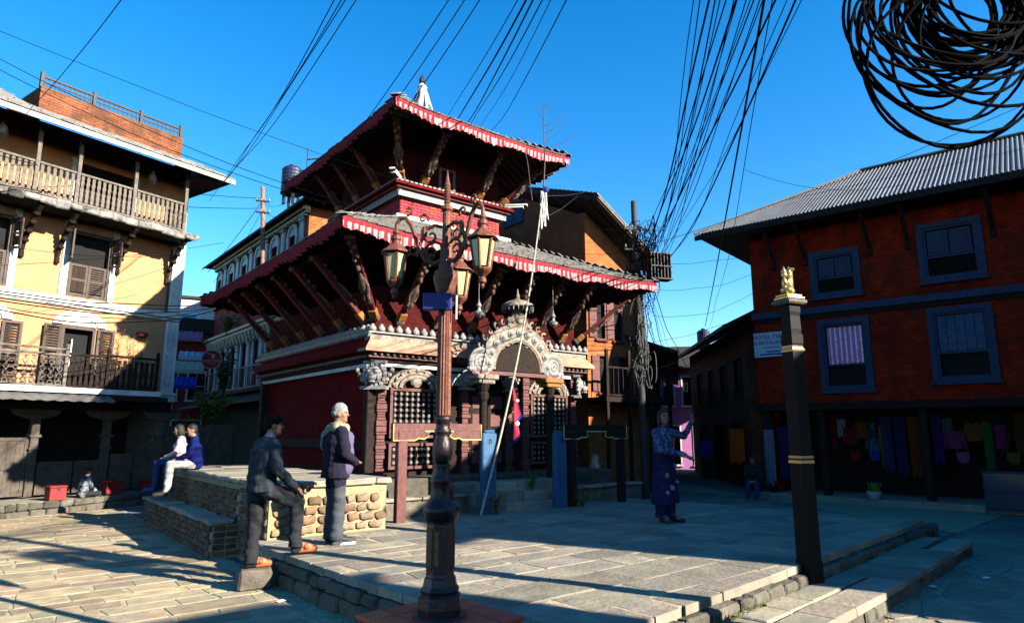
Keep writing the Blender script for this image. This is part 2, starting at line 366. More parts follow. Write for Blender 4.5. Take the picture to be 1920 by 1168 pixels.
def keep_side(poly,pt,n):
    """part of a polygon on the side of the line through pt that n points away from"""
    out=[]; f=lambda p:(p[0]-pt[0])*n[0]+(p[1]-pt[1])*n[1]
    for k in range(len(poly)):
        p=poly[k]; q=poly[(k+1)%len(poly)]; fp,fq=f(p),f(q)
        if fp<=0: out.append(p)
        if fp*fq<0: t=fp/(fp-fq); out.append((p[0]+(q[0]-p[0])*t,p[1]+(q[1]-p[1])*t))
    return out
def flagstones(parent,name,conv,ang,sx,sy,gap,z0,z1,mat,limit,origin,jit=.3,seed=1,kindname=None):
    """irregular flagstones: Voronoi cells of a jittered, staggered grid, clipped to a convex outline"""
    random.seed(seed); ca,sa=math.cos(ang),math.sin(ang); fr=lambda p:(p[0]*ca+p[1]*sa,-p[0]*sa+p[1]*ca); to=lambda p:(p[0]*ca-p[1]*sa,p[0]*sa+p[1]*ca)
    C=[fr(p) for p in conv]; xs=[p[0] for p in C]; ys=[p[1] for p in C]; seeds=[]; r=0; y=min(ys)-sy
    while y<max(ys)+sy:
        x=min(xs)-sx*(1+random.random())
        while x<max(xs)+sx:
            if random.random()>.16: seeds.append((x+random.uniform(-jit,jit)*sx,y+random.uniform(-jit,jit)*sy))
            x+=sx*random.uniform(.75,1.25)
        y+=sy; r+=1
    k=sx/sy; cells=[]
    for i,p in enumerate(seeds):
        q=C
        for j,o in enumerate(seeds):
            if j!=i and abs(o[0]-p[0])<2.6*sx and abs(o[1]-p[1])<2.6*sy:
                q=keep_side(q,((p[0]+o[0])/2,(p[1]+o[1])/2),(o[0]-p[0],(o[1]-p[1])*k*k))
                if len(q)<3: break
        if len(q)<3 or area(q)<.02: continue
        q=inset(q,gap/2); q=[p_ for n_,p_ in enumerate(q) if math.dist(p_,q[n_-1])>.03]
        if len(q)<3 or area(q)<.012: continue
        rd=[]
        for n_ in range(len(q)):
            a,b,c=q[n_-1],q[n_],q[(n_+1)%len(q)]; la,lc=math.dist(a,b),math.dist(b,c); ta,tc=min(.05,.3*la)/la,min(.05,.3*lc)/lc
            rd+=[(b[0]+(a[0]-b[0])*ta,b[1]+(a[1]-b[1])*ta),(b[0]+(c[0]-b[0])*tc,b[1]+(c[1]-b[1])*tc)]
        cells.append([to(p_) for p_ in rd])
    cen=lambda q:(sum(p[0] for p in q)/len(q),sum(p[1] for p in q)/len(q)); cells.sort(key=lambda q:math.dist(cen(q),origin)); rest=MB()
    for i,q in enumerate(cells):
        dz=random.uniform(-.004,.004); c=cen(q)
        if i<limit: mb=MB(); slabmesh(mb,[(p[0]-c[0],p[1]-c[1]) for p in q],z0,z1+dz); mb.build(name,mat,parent,(c[0],c[1],0))
        else: slabmesh(rest,q,z0,z1+dz)
    if rest.f: rest.build(kindname or name,mat,parent,kind='stuff')
# ================================================================= ground, plaza platform, stone bench
g=MB(); g.add([(-500,-300,-.035),(500,-300,-.035),(500,700,-.035),(-500,700,-.035)],[(0,1,2,3)])
ground=g.build('ground',m_ground,kind='structure',label='dusty stone-paved ground of the square and lane')
court=[(.2,4.2),(.37,4.97),(-7.7,14.5),(-9.9,17.3),(-12.6,13.5),(-9.5,4.2)]
jb=MB(); jb.flat(court,-.03,-.007); jb.build('joint_bed',m_joint,ground)
paving(ground,'paving_stone',court,R(40),(.24,.44),(.38,.95),.036,-.05,0,m_stone,300,(-3.6,8.6),.035,3,'far_paving_stones')
lane=[(1.2,4.2),(16,4.2),(16,16),(9,21),(7,30),(3.5,30),(3.8,15.2),(7.6,12.2)]
# flagstones of the lane on the right
lb=[(1.0,4.2),(14,4.2),(14,13.5),(8.6,13.0)]
jb=MB(); jb.flat(lb,-.034,-.02); jb.build('joint_bed',m_joint,ground)
flagstones(ground,'flagstone',lb,R(45),.9,.6,.03,-.05,-.008,m_slab,120,(5,8.5),.42,5,'far_flagstones')
lb2=[(3.9,14.9),(7.7,12.4),(11.5,16),(7.3,20.3),(6.2,27),(3.3,27),(3.0,20)]
jb=MB(); jb.flat(lb2,-.034,-.024); jb.build('joint_bed',m_joint,ground)
paving(ground,'flagstone',lb2,R(60),(.4,.7),(.5,1.0),.02,-.05,-.006,m_slab,90,(5.5,15),.04,6,'far_flagstones')
# ---- platform
PLAT=[(.37,4.97),(7.53,12.24),(3.9,14.9),(1.6,17.0),(-3.9,12.6),(-3.6,9.6),(-3.15,8.98)]
pf=MB(); pf.flat(inset(PLAT,.05),-.1,.3755); plat=pf.build('plaza_platform',m_joint,kind='structure',label='low stone-paved platform in front of the temple')
paving(plat,'paving_slab',PLAT,R(40),(.28,.62),(.35,1.1),.022,.30,.38,m_slab,300,(0,7.5),.06,8)
def edge_stones(parent,a,b,z0,z1,seed,thick=.16,ln=(.22,.6)):
    random.seed(seed); L=math.dist(a,b); ang=math.atan2(b[1]-a[1],b[0]-a[0]); s=0
    while s<L-.05:
        w=min(random.uniform(*ln),L-s); m=MB(); zz=z1-random.uniform(0,.02)
        m.cbox(.008,w-.008,-thick/2,thick/2-.0,z0,zz,.025,.012)
        k=random.uniform(-.02,.015)
        nx,ny=-math.sin(ang)*k,math.cos(ang)*k
        m.build('edge_stone',m_rubble,parent,(a[0]+math.cos(ang)*s+nx,a[1]+math.sin(ang)*s+ny,0),ang); s+=w
for (a,b,sd_) in (((.37,5.02),(-3.12,9.0),1),((.40,5.0),(7.5,12.2),2)):
    edge_stones(plat,a,b,-.06,.15,sd_); edge_stones(plat,a,b,.155,.297,sd_+10)
# step on the lane side
ex,ey=.7017,.7125; ox,oy=.7125,-.7017
E0=(.37,4.97)
def ep(s,o): return (E0[0]+ex*s+ox*o,E0[1]+ey*s+oy*o)
stp=[ep(.9,.1),ep(.9,.86),ep(9.2,.74),ep(9.0,.1)]
sb=MB(); sb.flat(inset(stp,.03),-.1,.13); step=sb.build('stone_step',m_joint,kind='structure',label='long low stone step along the platform edge')
random.seed(21); s=.9
while s<8.9:
    w=random.uniform(.5,1.15)
    for (o0,o1) in (((.09,.86),) if random.random()<.6 else ((.09,.45),(.46,.86))):
        q=[ep(s+.008,o0),ep(s+.008,o1-.012*s),ep(min(s+w,9.1)-.008,o1-.012*s),ep(min(s+w,9.1)-.008,o0)]
        c=(sum(p[0] for p in q)/4,sum(p[1] for p in q)/4); m=MB()
        q=[(p[0]-c[0]+random.uniform(-.012,.012),p[1]-c[1]+random.uniform(-.012,.012)) for p in q]
        slabmesh(m,q,.12,.2+random.uniform(-.015,.008),.015); m.build('step_slab',m_slab,step,(c[0],c[1],0))
    s+=w
edge_stones(step,ep(.9,.80),ep(9.1,.70),-.06,.122,31,.12)
# moss and weeds along the foot of the platform
m_moss=M('moss',(.16,.17,.035),.95,.5,20,.6,col2=(.09,.10,.02),mix=.6,mscale=9)
random.seed(5); gr=MB()
for i in range(900):
    if i<420: s=random.uniform(1.0,2.9) if i<300 else random.uniform(.9,9); o=random.uniform(.1,.17); p=ep(s,o); z=.195
    elif i<640: s=random.uniform(1,6); o=random.uniform(.84,.95); p=ep(s,o); z=-.02
    else:
        t=random.random(); o=random.uniform(-.14,-.03); p=(.37-3.5*t+o*.75,4.97+4.0*t+o*.66); z=-.02
    h=random.uniform(.015,.06); a=random.random()*6.28; d=random.uniform(.01,.03)
    gr.add([(p[0]-.006*math.cos(a),p[1]-.006*math.sin(a),z),(p[0]+.006*math.cos(a),p[1]+.006*math.sin(a),z),(p[0]+d*math.sin(a),p[1]-d*math.cos(a),z+h)],[(0,1,2)])
pb=MB()
for i in range(700):
    if i<350: t=random.random(); o=random.uniform(-.5,-.04)*random.random(); x,y,z=.37-4.0*t+o*.75,4.97+4.6*t+o*.66,.0
    elif i<520: x,y=ep(random.uniform(.9,9),random.uniform(.78,1.4)); z=0
    else: x,y=ep(random.uniform(.3,8),-random.uniform(.05,3)); z=.38
    r_=random.uniform(.004,.013); a=random.random()*6; pb.add([(x+r_*math.cos(a),y+r_*math.sin(a),z),(x-r_*math.sin(a),y+r_*math.cos(a),z),(x-r_*math.cos(a)*.8,y-r_*math.sin(a),z),(x+r_*math.sin(a),y-r_*math.cos(a)*.9,z),(x,y,z+r_*.9)],[(0,1,4),(1,2,4),(2,3,4),(3,0,4)])
pb.build('loose_gravel',m_rubble,label='loose grit and small pebbles scattered along the paving edges',cat='gravel',kind='stuff')
gr.build('grass_tufts',m_moss,label='small green weeds and moss along the step joints',cat='weeds',kind='stuff')
from mathutils import noise as _n0
# ---- stone bench with brick tiers beside the temple
BR=R(38.6)
bench=thing('stone_bench','two-tier brick and stone bench with slab top beside the platform','bench',(-3.45,9.7,0),BR)
c=MB(); c.box(0,1.85,0,6.3,-.1,1.075); c.build('core_wall',m_mortar,bench)
c=MB(); c.box(-.38,-.001,1.35,6.5,-.1,.475); c.build('lower_tier',m_mortar,bench)
random.seed(12)
m_benchbrick=M('bench_brick',(.17,.105,.065),.9,.4,11,.6,rand=.4,col2=(.09,.07,.05),mix=.6)
bm_=[B(0,.05,-.1,.1,-.038,.038,.012,.006).mesh('brick',m_benchbrick) for _ in range(8)]
def brick_face(x,y0,y1,z0,z1,bw=.225,bh=.092):
    z=z0; r=0
    while z+bh<=z1+.01:
        y=y0+(bw/2 if r%2 else 0)
        while y+bw*.6<y1:
            w=min(bw,y1-y)
            piece(random.choice(bm_),'brick',bench,(x-.025-random.uniform(0,.02),y+w/2,z+bh/2),(0,0,random.uniform(-.04,.04)),(1,(w-.02)/.2,random.uniform(.9,1.08)))
            y+=w
        z+=bh; r+=1
for (x_,z_) in [(x_,z_) for z_ in range(5) for x_ in range(2)]: piece(random.choice(bm_),'brick',bench,(-.37+.1+x_*.185,1.34,.05+z_*.092),(0,0,R(90)),(1,.85,1))
brick_face(-.38,1.35,6.5,.0,.47); brick_face(0,1.4,6.3,.53,1.07); brick_face(0,0,1.3,.02,1.07)
# rounded stones bedded in the lime mortar of the two sunlit faces
random.seed(4)
def boulders(face,a0,a1,z0,z1):
    z=z0; row=0
    while z<z1-.06:
        h=random.uniform(.1,.145); a=a0+random.uniform(0,.1)
        while a<a1-.1:
            w=random.uniform(.14,.27); m=MB()
            n=9; 
            m.ell((0,0,0),(w*.47,.034,h*.46),12,8)
            sg_=lambda v,r_:math.copysign(abs(v/r_)**.5*r_,v)
            m.v=[(sg_(p[0],w*.47),p[1],sg_(p[2],h*.46)) for p in m.v]; m.v=[tuple(Vector(p)+Vector((_n0.noise(Vector(p)*19+Vector((a*7,row,0)))*.016,_n0.noise(Vector(p)*23+Vector((a*5,row+9,2)))*.012,_n0.noise(Vector(p)*17+Vector((a*3,row,5)))*.016))) for p in m.v]; m.v=[(p[0]*(1+.08*math.sin(7*p[2]*20+row)),p[1],p[2]*(1+.1*math.sin(p[0]*31+a*9))+.008*math.sin(p[0]*40)) for p in m.v]
            o=m.build('bedded_stone',m_boulder,bench,smooth=True)
            if face=='f': o.location=(a+w/2,-.012,z+h/2); o.rotation_euler=(0,random.uniform(-.12,.12),0)
            else: o.location=(1.862,a+w/2,z+h/2); o.rotation_euler=(random.uniform(-.12,.12),0,math.pi/2)
            a+=w+random.uniform(.005,.03)
        z+=h+.012; row+=1
boulders('f',.02,1.83,.42,1.0); boulders('s',.02,2.2,.42,1.0)
# slab tops
def caps(x0,x1,y0,y1,z0,z1,ln,axis):
    a=y0 if axis else x0; e=y1 if axis else x1
    while a<e-.05:
        w=min(random.uniform(*ln),e-a); m=MB()
        if axis: m.cbox(x0,x1,-w/2+.006,w/2-.006,z0,z1+random.uniform(-.012,.012),.015,.012); loc=(0,a+w/2,0)
        else: m.cbox(-w/2+.006,w/2-.006,y0,y1,z0,z1+random.uniform(-.012,.012),.015,.012); loc=(a+w/2,0,0)
        m.build('cap_slab',m_slab,bench,loc); a+=w
caps(-.05,1.92,-.06,1.0,1.078,1.16,(.4,.75),False); caps(-.05,.72,1.0,6.4,1.078,1.15,(.35,.7),True); caps(.73,1.92,1.0,6.4,1.078,1.145,(.5,.9),True)
caps(-.45,-.06,1.3,6.55,.478,.545,(.3,.55),True)
random.seed(9)
B(-.2,.2,-.15,.15,0,.245,.03,.015).build('stone_block',m_rubble,loc=(-3.17,8.55,0),rz=R(28),label='rough stone block used as a step below the platform edge',cat='stone block')
# ================================================================= two-tier temple
TC=(-2.62,17.7,0); TA=R(38.6)
temple=thing('temple','red two-tier pagoda temple with cloth-fringed slate roofs','temple',TC,TA)
random.seed(33)
m_rafter=M('painted_rafter',(.42,.38,.33),.8,.3,9,.3)
m_dkred=M('dark_red_timber',(.10,.009,.009),.75,.35,8,.3)
m_pleat=M('pale_pink_cloth',(.66,.33,.34),.95,.12,18,.1)
m_redcloth=M('red_cloth',(.34,.022,.03),.95,.2,14,.15)
m_strut=M('faded_strut_paint',(.17,.115,.08),.8,.5,14,.6,col2=(.06,.03,.025),mix=.85,mscale=5)
m_ochre=M('ochre_gilt_paint',(.36,.13,.02),.65,.35,20,.4)
# ---- plinth and steps
for (a,b,c0,d,z0,z1) in ((-3.55,3.55,-4.72,4.4,-.05,.66),(-3.2,3.2,-4.1,3.8,.655,1.0)):
    B(a,b,c0,d,z0,z1,.02).build('plinth',m_rubble,temple)
for i,(y0,y1,z) in enumerate(((-5.12,-4.7,.53),(-4.92,-4.65,.72),(-4.72,-4.05,.9))):
    for k in range(4):
        x=-1.5+k*.62; B(x+.005,x+.615,y0,y1,.3 if i==0 else .5,z,.015,.008).build('step_stone',m_slab,temple)
for k in range(14):
    x=-3.55+k*.507; B(x+.006,x+.5,-4.78,-4.45,.662,.72,.012,.008).build('plinth_slab',m_slab,temple)
# ---- lower walls
B(-2.8,2.8,-3.2,3.2,.99,4.75).build('wall',m_red,temple)
B(-2.86,-2.805,-3.2,3.2,1.52,1.72).build('wall_beam',m_wood,temple)
B(-2.84,-2.806,-3.0,3.0,1.0,1.1).build('wall_beam',m_wood,temple)
B(-2.95,-2.806,-3.25,3.25,3.18,3.26).build('white_lintel',m_white,temple)
B(-2.9,2.9,-3.34,-3.205,3.2,3.28).build('white_lintel',m_white,temple)
for y in (-3.2,3.2): B(-2.98,-2.78,y-.1,y+.1,1.0,3.2,.015).build('corner_post',m_wood,temple)
B(-2.8,2.8,-3.203,-3.19,1.0,3.2).build('front_screen',m_wood,temple)
# carved front: pilasters of stacked mouldings
def pilaster(x,w=.2,z0=1.0,z1=3.2,y=-3.3):
    m=MB(); z=z0
    while z<z1-.01:
        h=random.choice((.05,.09,.06,.12)); h=min(h,z1-z); q=random.choice((0,.02,.035,.012)); m.cbox(x-w/2-q+.02,x+w/2+q-.02,y-.03-q,-3.19,z+.004,z+h-.004,.008); z+=h
    m.box(x-w/2+.04,x+w/2-.04,y,-3.19,z0,z1)
    return m.build('carved_pilaster',m_maroon,temple)
for x in (-2.68,-1.12,-.62,.62,1.12,2.68): pilaster(x)
m_boss=M('lattice_boss',(.2,.185,.165),.7,.2,9,.2)
def lattice(x0,x1,z0,z1,nx,nz):
    fr=MB(); 
    for a,b,c,d in ((x0-.06,x0,z0-.06,z1+.06),(x1,x1+.06,z0-.06,z1+.06),(x0,x1,z0-.06,z0),(x0,x1,z1,z1+.06)): fr.box(a,b,-3.33,-3.21,c,d)
    f=fr.build('lattice_window',m_maroon,temple)
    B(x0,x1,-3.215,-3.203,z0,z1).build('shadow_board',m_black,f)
    for i in range(nx): x=x0+(i+.5)*(x1-x0)/nx; B(x-.025,x+.025,-3.29,-3.25,z0,z1).build('lattice_bar',m_wood,f)
    for k in range(nz): z=z0+(k+.5)*(z1-z0)/nz; B(x0,x1,-3.275,-3.235,z-.018,z+.018).build('lattice_bar',m_wood,f)
    bs=MB()
    for i in range(nx):
        for k in range(nz):
            x=x0+(i+.5)*(x1-x0)/nx; z=z0+(k+.5)*(z1-z0)/nz; bs.cbox(x-.03,x+.03,-3.315,-3.288,z-.035,z+.035,.012)
    bs.build('lattice_bosses',m_boss,f,kind='stuff')
for sx in (-1,1):
    a,b=sorted((sx*2.42,sx*1.34)); lattice(a,b,1.82,2.72,8,8); lattice(a,b,1.2,1.6,8,3)
    m=MB(); mid=(a+b)/2                       # carved tympanum over the window
    for r_ in (.62,.5,.38):
        pts=[(mid+r_*math.cos(t),-3.3-.03*(r_<.6),2.78+r_*.62*math.sin(t)) for t in [math.pi*i/12 for i in range(13)]]; m.tube(pts,.045,6)
    for i in range(9): t=math.pi*(i+.5)/9; m.ell((mid+.56*math.cos(t),-3.34,2.78+.36*math.sin(t)),.05,6,4)
    m.ell((mid,-3.32,2.92),(.14,.06,.13),8,6); m.build('carved_tympanum',m_carve,temple)
# door
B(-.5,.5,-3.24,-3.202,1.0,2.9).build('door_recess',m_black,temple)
for sx in (-1,1):
    dl=B(min(sx*.02,sx*.48),max(sx*.02,sx*.48),-3.29,-3.245,1.03,2.75,.01).build('door_leaf',m_wood,temple)
    for z in (1.2,1.6,2.0,2.4): B(min(sx*.08,sx*.42),max(sx*.08,sx*.42),-3.31,-3.291,z,z+.28,.012).build('door_panel',m_maroon,dl)
B(-1.05,-.66,-3.36,-3.342,2.88,3.14).build('name_panel',M('sign_cream',(.45,.42,.36),.8,.1),temple)
def text(s,size,mat,loc,rot,parent,name='lettering',ext=.004,align='CENTER'):
    c=bpy.data.curves.new(name,'FONT'); c.body=s; c.size=size; c.extrude=ext; c.align_x=align; c.align_y='CENTER'; c.resolution_u=2
    o=bpy.data.objects.new(name,c); COL.objects.link(o); dg=bpy.context.evaluated_depsgraph_get(); dg.update()
    me=bpy.data.meshes.new_from_object(o.evaluated_get(dg)); me.materials.clear(); me.materials.append(mat); bpy.data.objects.remove(o)
    q=bpy.data.objects.new(name,me); COL.objects.link(q); q.parent=parent; q.location=loc; q.rotation_euler=rot; return q
text('Temple',.1,m_black,(-.855,-3.347,3.01),(R(90),0,0),temple)
# ---- main cornice
def ring(hx,hy,t,z0,z1,name,mat,side=None):
    ix,iy=(hx-t,hy-t)
    B(-hx,hx,-hy,-iy,z0,z1).build(name,mat,temple); B(-hx,hx,iy,hy,z0,z1).build(name,mat,temple)
    B(-hx,-ix,-iy+.002,iy-.002,z0,z1).build(name,side or mat,temple); B(ix,hx,-iy+.002,iy-.002,z0,z1).build(name,mat,temple)
ring(2.98,3.38,.16,3.285,3.36,'cornice',m_wood); ring(3.06,3.46,.2,3.362,3.40,'cornice',m_maroon)
ring(3.02,3.42,.2,3.402,3.47,'cornice',m_wood)
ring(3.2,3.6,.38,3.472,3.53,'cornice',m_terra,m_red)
for sx,sy in ((0,-1),(-1,0),(1,0)):            # sloped terracotta band
    m=MB(); hx,hy=(3.2,3.6)
    if sy: m.add([(-hx,-hy,3.532),(hx,-hy,3.532),(hx-.16,-hy+.16,3.72),(-hx+.16,-hy+.16,3.72),(-hx,-hy+.3,3.532),(hx,-hy+.3,3.532),(hx-.16,-hy+.3,3.72),(-hx+.16,-hy+.3,3.72)],[(0,1,2,3),(0,1,5,4),(3,2,6,7),(4,5,6,7)])
    else: m.add([(sx*hx,-hy,3.532),(sx*hx,hy,3.532),(sx*(hx-.16),hy-.16,3.72),(sx*(hx-.16),-hy+.16,3.72)],[(0,1,2,3)])
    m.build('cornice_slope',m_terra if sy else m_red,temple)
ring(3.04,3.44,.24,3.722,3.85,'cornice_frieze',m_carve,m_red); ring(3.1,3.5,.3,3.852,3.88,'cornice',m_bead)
# dentils under the cornice
dm=B(-.03,.03,-.05,.05,-.03,.03,.008).mesh('dentil',m_carve)
for i in range(42): x=-2.95+i*5.9/41; piece(dm,'dentil',temple,(x,-3.47,3.437))
tt=MB()
for i in range(90): y=-3.35+i*6.7/89; tt.add([(-3.11,y-.03,3.40),(-3.11,y+.03,3.40),(-3.11,y,3.345),(-3.05,y-.03,3.40),(-3.05,y+.03,3.40),(-3.05,y,3.345)],[(0,1,2),(3,5,4),(0,2,5,3),(1,4,5,2)])
tt.build('tooth_row',m_carve,temple,kind='stuff')
bs=MB(); bs.lathe([(.03,0),(.075,.03),(.085,.08),(.06,.125),(.035,.15),(.045,.165),(.01,.18)],10); bme=bs.mesh('lotus_boss',m_bead,True)
for i in range(31): piece(bme,'lotus_boss',temple,(-3.0+i*.2,-3.44,3.87),(0,0,random.random()),(1,1,random.uniform(.92,1.05)))
for i in range(34): piece(bme,'lotus_boss',temple,(-3.03,-3.3+i*.2,3.87),(0,0,random.random()),(.8,.95,random.uniform(.85,1)))
tt=MB()
for i in range(74): y=-3.48+i*6.96/73; tt.add([(-3.11,y-.045,3.852),(-3.11,y+.045,3.852),(-3.11,y,3.775),(-3.045,y-.045,3.852),(-3.045,y+.045,3.852),(-3.045,y,3.775)],[(0,1,2),(3,5,4),(0,2,5,3),(1,4,5,2)])
tt.build('tooth_row',m_bead,temple,kind='stuff')
# ---- lion-face capitals at the corners
def lion(x,y,rz):
    m=MB()
    m.ell((0,-.05,0),(.2,.16,.2),12,9); m.ell((0,-.2,-.06),(.11,.1,.09),10,7); m.ell((0,-.27,-.02),(.045,.04,.03),8,5)
    m.ell((0,-.2,-.16),(.09,.08,.035),10,5)
    for sx in (-1,1):
        m.ell((sx*.085,-.2,.065),(.045,.03,.04),8,6); m.ell((sx*.07,-.19,.12),(.06,.03,.02),8,5); m.ell((sx*.18,-.06,.17),(.05,.04,.07),8,6); m.ell((sx*.13,-.17,-.07),(.05,.05,.06),8,6)
    for k in range(14): a=2*math.pi*k/14; m.ell((.25*math.cos(a),-.02,.24*math.sin(a)),(.07,.06,.07),7,5)
    for sx in (-1,1):
        for k in range(3): m.ell((sx*(.3+.06*k),0,-.1+.1*k),(.06,.06,.06),7,5)
    m.box(-.32,.32,-.1,.12,-.32,-.25); m.box(-.27,.27,-.08,.12,.25,.31)
    o=m.build('lion_head_capital',m_bead,temple,(x,y,3.02),rz,smooth=False); return o
lion(-2.85,-3.32,R(-45)).scale=(.85,.85,.92); lion(2.85,-3.32,R(45)).scale=(.85,.85,.92); lion(-.62,-3.36,0).scale=(.6,.6,.7); lion(.62,-3.36,0).scale=(.6,.6,.7)
B(-2.83,2.83,-3.23,3.23,4.0,4.9).build('eave_shade_band',M('eave_shade_red_timber',(.06,.006,.006),.9,.4,8,.3,spec=.1),temple)  # dark band over the wall, the eave's shade put into its colour
B(-1.53,1.53,-1.73,1.73,7.9,9.7).build('upper_eave_shade_band',M('eave_shade_red_timber',(.05,.006,.006),.9,.4,8,.3,spec=.1),temple)  # second dark band, painting in the shade below the upper eave
# ---- roofs
def upz(t): return abs(t)**5
def roof(hx,hy,ze,tx,ty,zt,up,name):
    """hip roof frustum: eave half sizes hx,hy at height ze; top half sizes tx,ty at zt; corners lifted by up"""
    th=.1; N=14; top=MB(); r=None
    sides=[((-hx,-hy),(hx,-hy),(-tx,-ty),(tx,-ty)),((hx,-hy),(hx,hy),(tx,-ty),(tx,ty)),((hx,hy),(-hx,hy),(tx,ty),(-tx,ty)),((-hx,hy),(-hx,-hy),(-tx,ty),(-tx,-ty))]
    K=6
    for dz in (0,-th):
        for (a,b,c,d) in sides:
            vs=[]
            for k in range(K+1):
                for i in range(N+1):
                    t=2*i/N-1; s=k/K; p=[(a[q]*(1-i/N)+b[q]*i/N)*(1-s)+(c[q]*(1-i/N)+d[q]*i/N)*s for q in (0,1)]
                    vs.append((p[0],p[1],ze+(zt-ze)*s+up*upz(t)*(1-s)**3+dz))
            top.add(vs,[(k*(N+1)+i,k*(N+1)+i+1,(k+1)*(N+1)+i+1,(k+1)*(N+1)+i) for k in range(K) for i in range(N)])
    for (a,b,c,d) in sides:                      # eave edge
        vs=[]
        for i in range(N+1):
            t=2*i/N-1; x=a[0]*(1-i/N)+b[0]*i/N; y=a[1]*(1-i/N)+b[1]*i/N; z=ze+up*upz(t); vs+=[(x,y,z),(x,y,z-th)]
        top.add(vs,[(2*i,2*i+2,2*i+3,2*i+1) for i in range(N)])
    if tx>.3: pass
    r=top.build(name,m_dkred,temple)
    # slate courses
    sl=MB()
    for si,(a,b,c,d) in enumerate(sides):
        A=Vector((*a,ze));Bb=Vector((*b,ze));Cc=Vector((*c,zt)); Dd=Vector((*d,zt))
        ln=((Cc+Dd)/2-(A+Bb)/2).length; rows=int(ln/.15); e=(Bb-A).normalized(); upv=((Cc+Dd)/2-(A+Bb)/2).normalized(); nn=e.cross(upv)
        if nn.z<0: nn=-nn
        for k in range(rows+1):
            s=k/rows; P=A.lerp(Cc,s); Q=Bb.lerp(Dd,s); w=(Q-P).length; x=-random.uniform(0,.2)
            while x<w:
                ww=random.uniform(.18,.34); x0=max(x,-.03); x1=min(x+ww-.008,w+.03)
                if x1-x0>.05:
                    t=2*((x0+x1)/2)/max(w,.1)-1; lift=up*upz(t)*(1-s)**3
                    o=P+e*x0+nn*(.012)+Vector((0,0,lift))+upv*random.uniform(-.035,.01); h=.25; tk=random.uniform(.018,.032)
                    u=upv*h-nn*.02; ee=e*(x1-x0); f=nn*tk; j=nn*random.uniform(0,.012)
                    v=[o,o+ee,o+ee+u,o+u,o+f+j,o+ee+f,o+ee+u+f*.6,o+u+f*.6]
                    sl.add(v,[(4,5,6,7),(0,1,5,4),(1,2,6,5),(3,0,4,7)])
                x+=ww
    sl.build('slate_courses',m_slate,r,kind='stuff')
    hp=MB()
    for (sx,sy) in ((-1,-1),(1,-1),(1,1),(-1,1)):
        for k in range(int(14)):
            s0=k/14; s1=(k+1.25)/14
            f=lambda s:Vector((sx*(hx+(tx-hx)*s),sy*(hy+(ty-hy)*s),ze+(zt-ze)*s+up*max(0,1-s)**3+.045))
            p,q=f(s0-.02),f(min(s1,1)); side=Vector((sx*-(hy-ty),sy*(hx-tx),0)).normalized()*.11*(1 if sx*sy>0 else 1); side=Vector((-sy*(hx-tx)*sx*sx,0,0)) if False else (q-p).cross(Vector((0,0,1))).normalized()*.11
            dn=Vector((0,0,-.035)); hp.add([p-side+dn,p+Vector((0,0,.02)),p+side+dn,q-side+dn,q+Vector((0,0,.005)),q+side+dn],[(0,1,4,3),(1,2,5,4),(0,2,1),(3,4,5)])
    hp.build('hip_slates',m_slate,r)
    # pleated cloth fringe on each eave
    for si,(a,b,c,d) in enumerate(sides):
        A=Vector((*a,0));Bb=Vector((*b,0)); w=(Bb-A).length; e=(Bb-A)/w; o=Vector((e.y,-e.x,0)); n=int(w/.032); m=MB(); vs=[]; fs=[]; ph=0
        hh=.23
        for i in range(n+1):
            ph+=random.uniform(.85,1.25)*(2*math.pi*.032/.135); t=2*i/n-1; p=A+e*(w*i/n); z=ze-th*.3+up*upz(t)+.006*math.sin(i*.13); s_=math.sin(ph)
            low=.02*math.sin(ph*.5)+.035*math.sin(ph*.083)+random.uniform(-.006,.006)
            vs+=[p+o*(.02+.01*s_)+Vector((0,0,z)),p+o*(.025+.022*s_)+Vector((0,0,z-hh*.38)),p+o*(.025+.035*s_)+e*(.012*math.cos(ph))+Vector((0,0,z-hh+low))]
            if i<n:
                k=3*i; fs+=[(k,k+3,k+4,k+1),(k+1,k+4,k+5,k+2)]
                red=math.sin(ph+.6)<-.55+.3*math.sin(ph*.31)
                m.m+= [1,1 if red else 0] if si in (0,2) else [1,1 if red or si==3 else 0]
        m.v=[tuple(x) for x in vs]; m.f=fs
        m.build('cloth_fringe',[m_pleat if si!=3 else m_redcloth,m_redcloth],r,smooth=True)
    return r
lower=roof(4.33,4.75,5.62,1.5,1.7,7.02,.1,'lower_roof')
upper=roof(2.62,3.34,9.1,.12,.5,10.6,.1,'upper_roof')
# pale flashing where the lower roof meets the upper wall
m=MB()
for (x0,x1,y0,y1) in ((-1.75,1.75,-1.98,-1.62),(-1.75,-1.42,-1.6,1.6),(1.42,1.75,-1.6,1.6)): m.cbox(x0,x1,y0,y1,6.9,7.04,.02)
m.build('mortar_flashing',m_white,temple)
# rafters
def rafters(hx,hy,ze,wx,wy,zw,mat,sp):
    for si,(h,w,span) in enumerate(((hy,wy,hx),(hx,wx,hy),(hx,wx,hy))):
        n=int(2*span/sp); me=None
        for i in range(n):
            t=-span+(i+.5)*2*span/n
            p0,p1=((t,-w,zw),(t,-h+.06,ze)) if si==0 else (((-w,t,zw),(-h+.06,t,ze)) if si==1 else ((w,t,zw),(h-.06,t,ze)))
            if abs(t)>(wx if si==0 else wy)+.2:
                k=(span-abs(t))/max(.01,span-(wx if si==0 else wy)); p0=Vector(p1).lerp(Vector(p0),max(.1,k))
            m=MB(); m.tube([p0,p1],.038,4,off=math.pi/4); m.build('rafter',mat,temple)
rafters(4.33,4.75,5.46,2.8,3.2,6.28,m_wood,.33); rafters(2.62,3.34,8.96,1.55,1.75,9.66,m_rafter,.24)
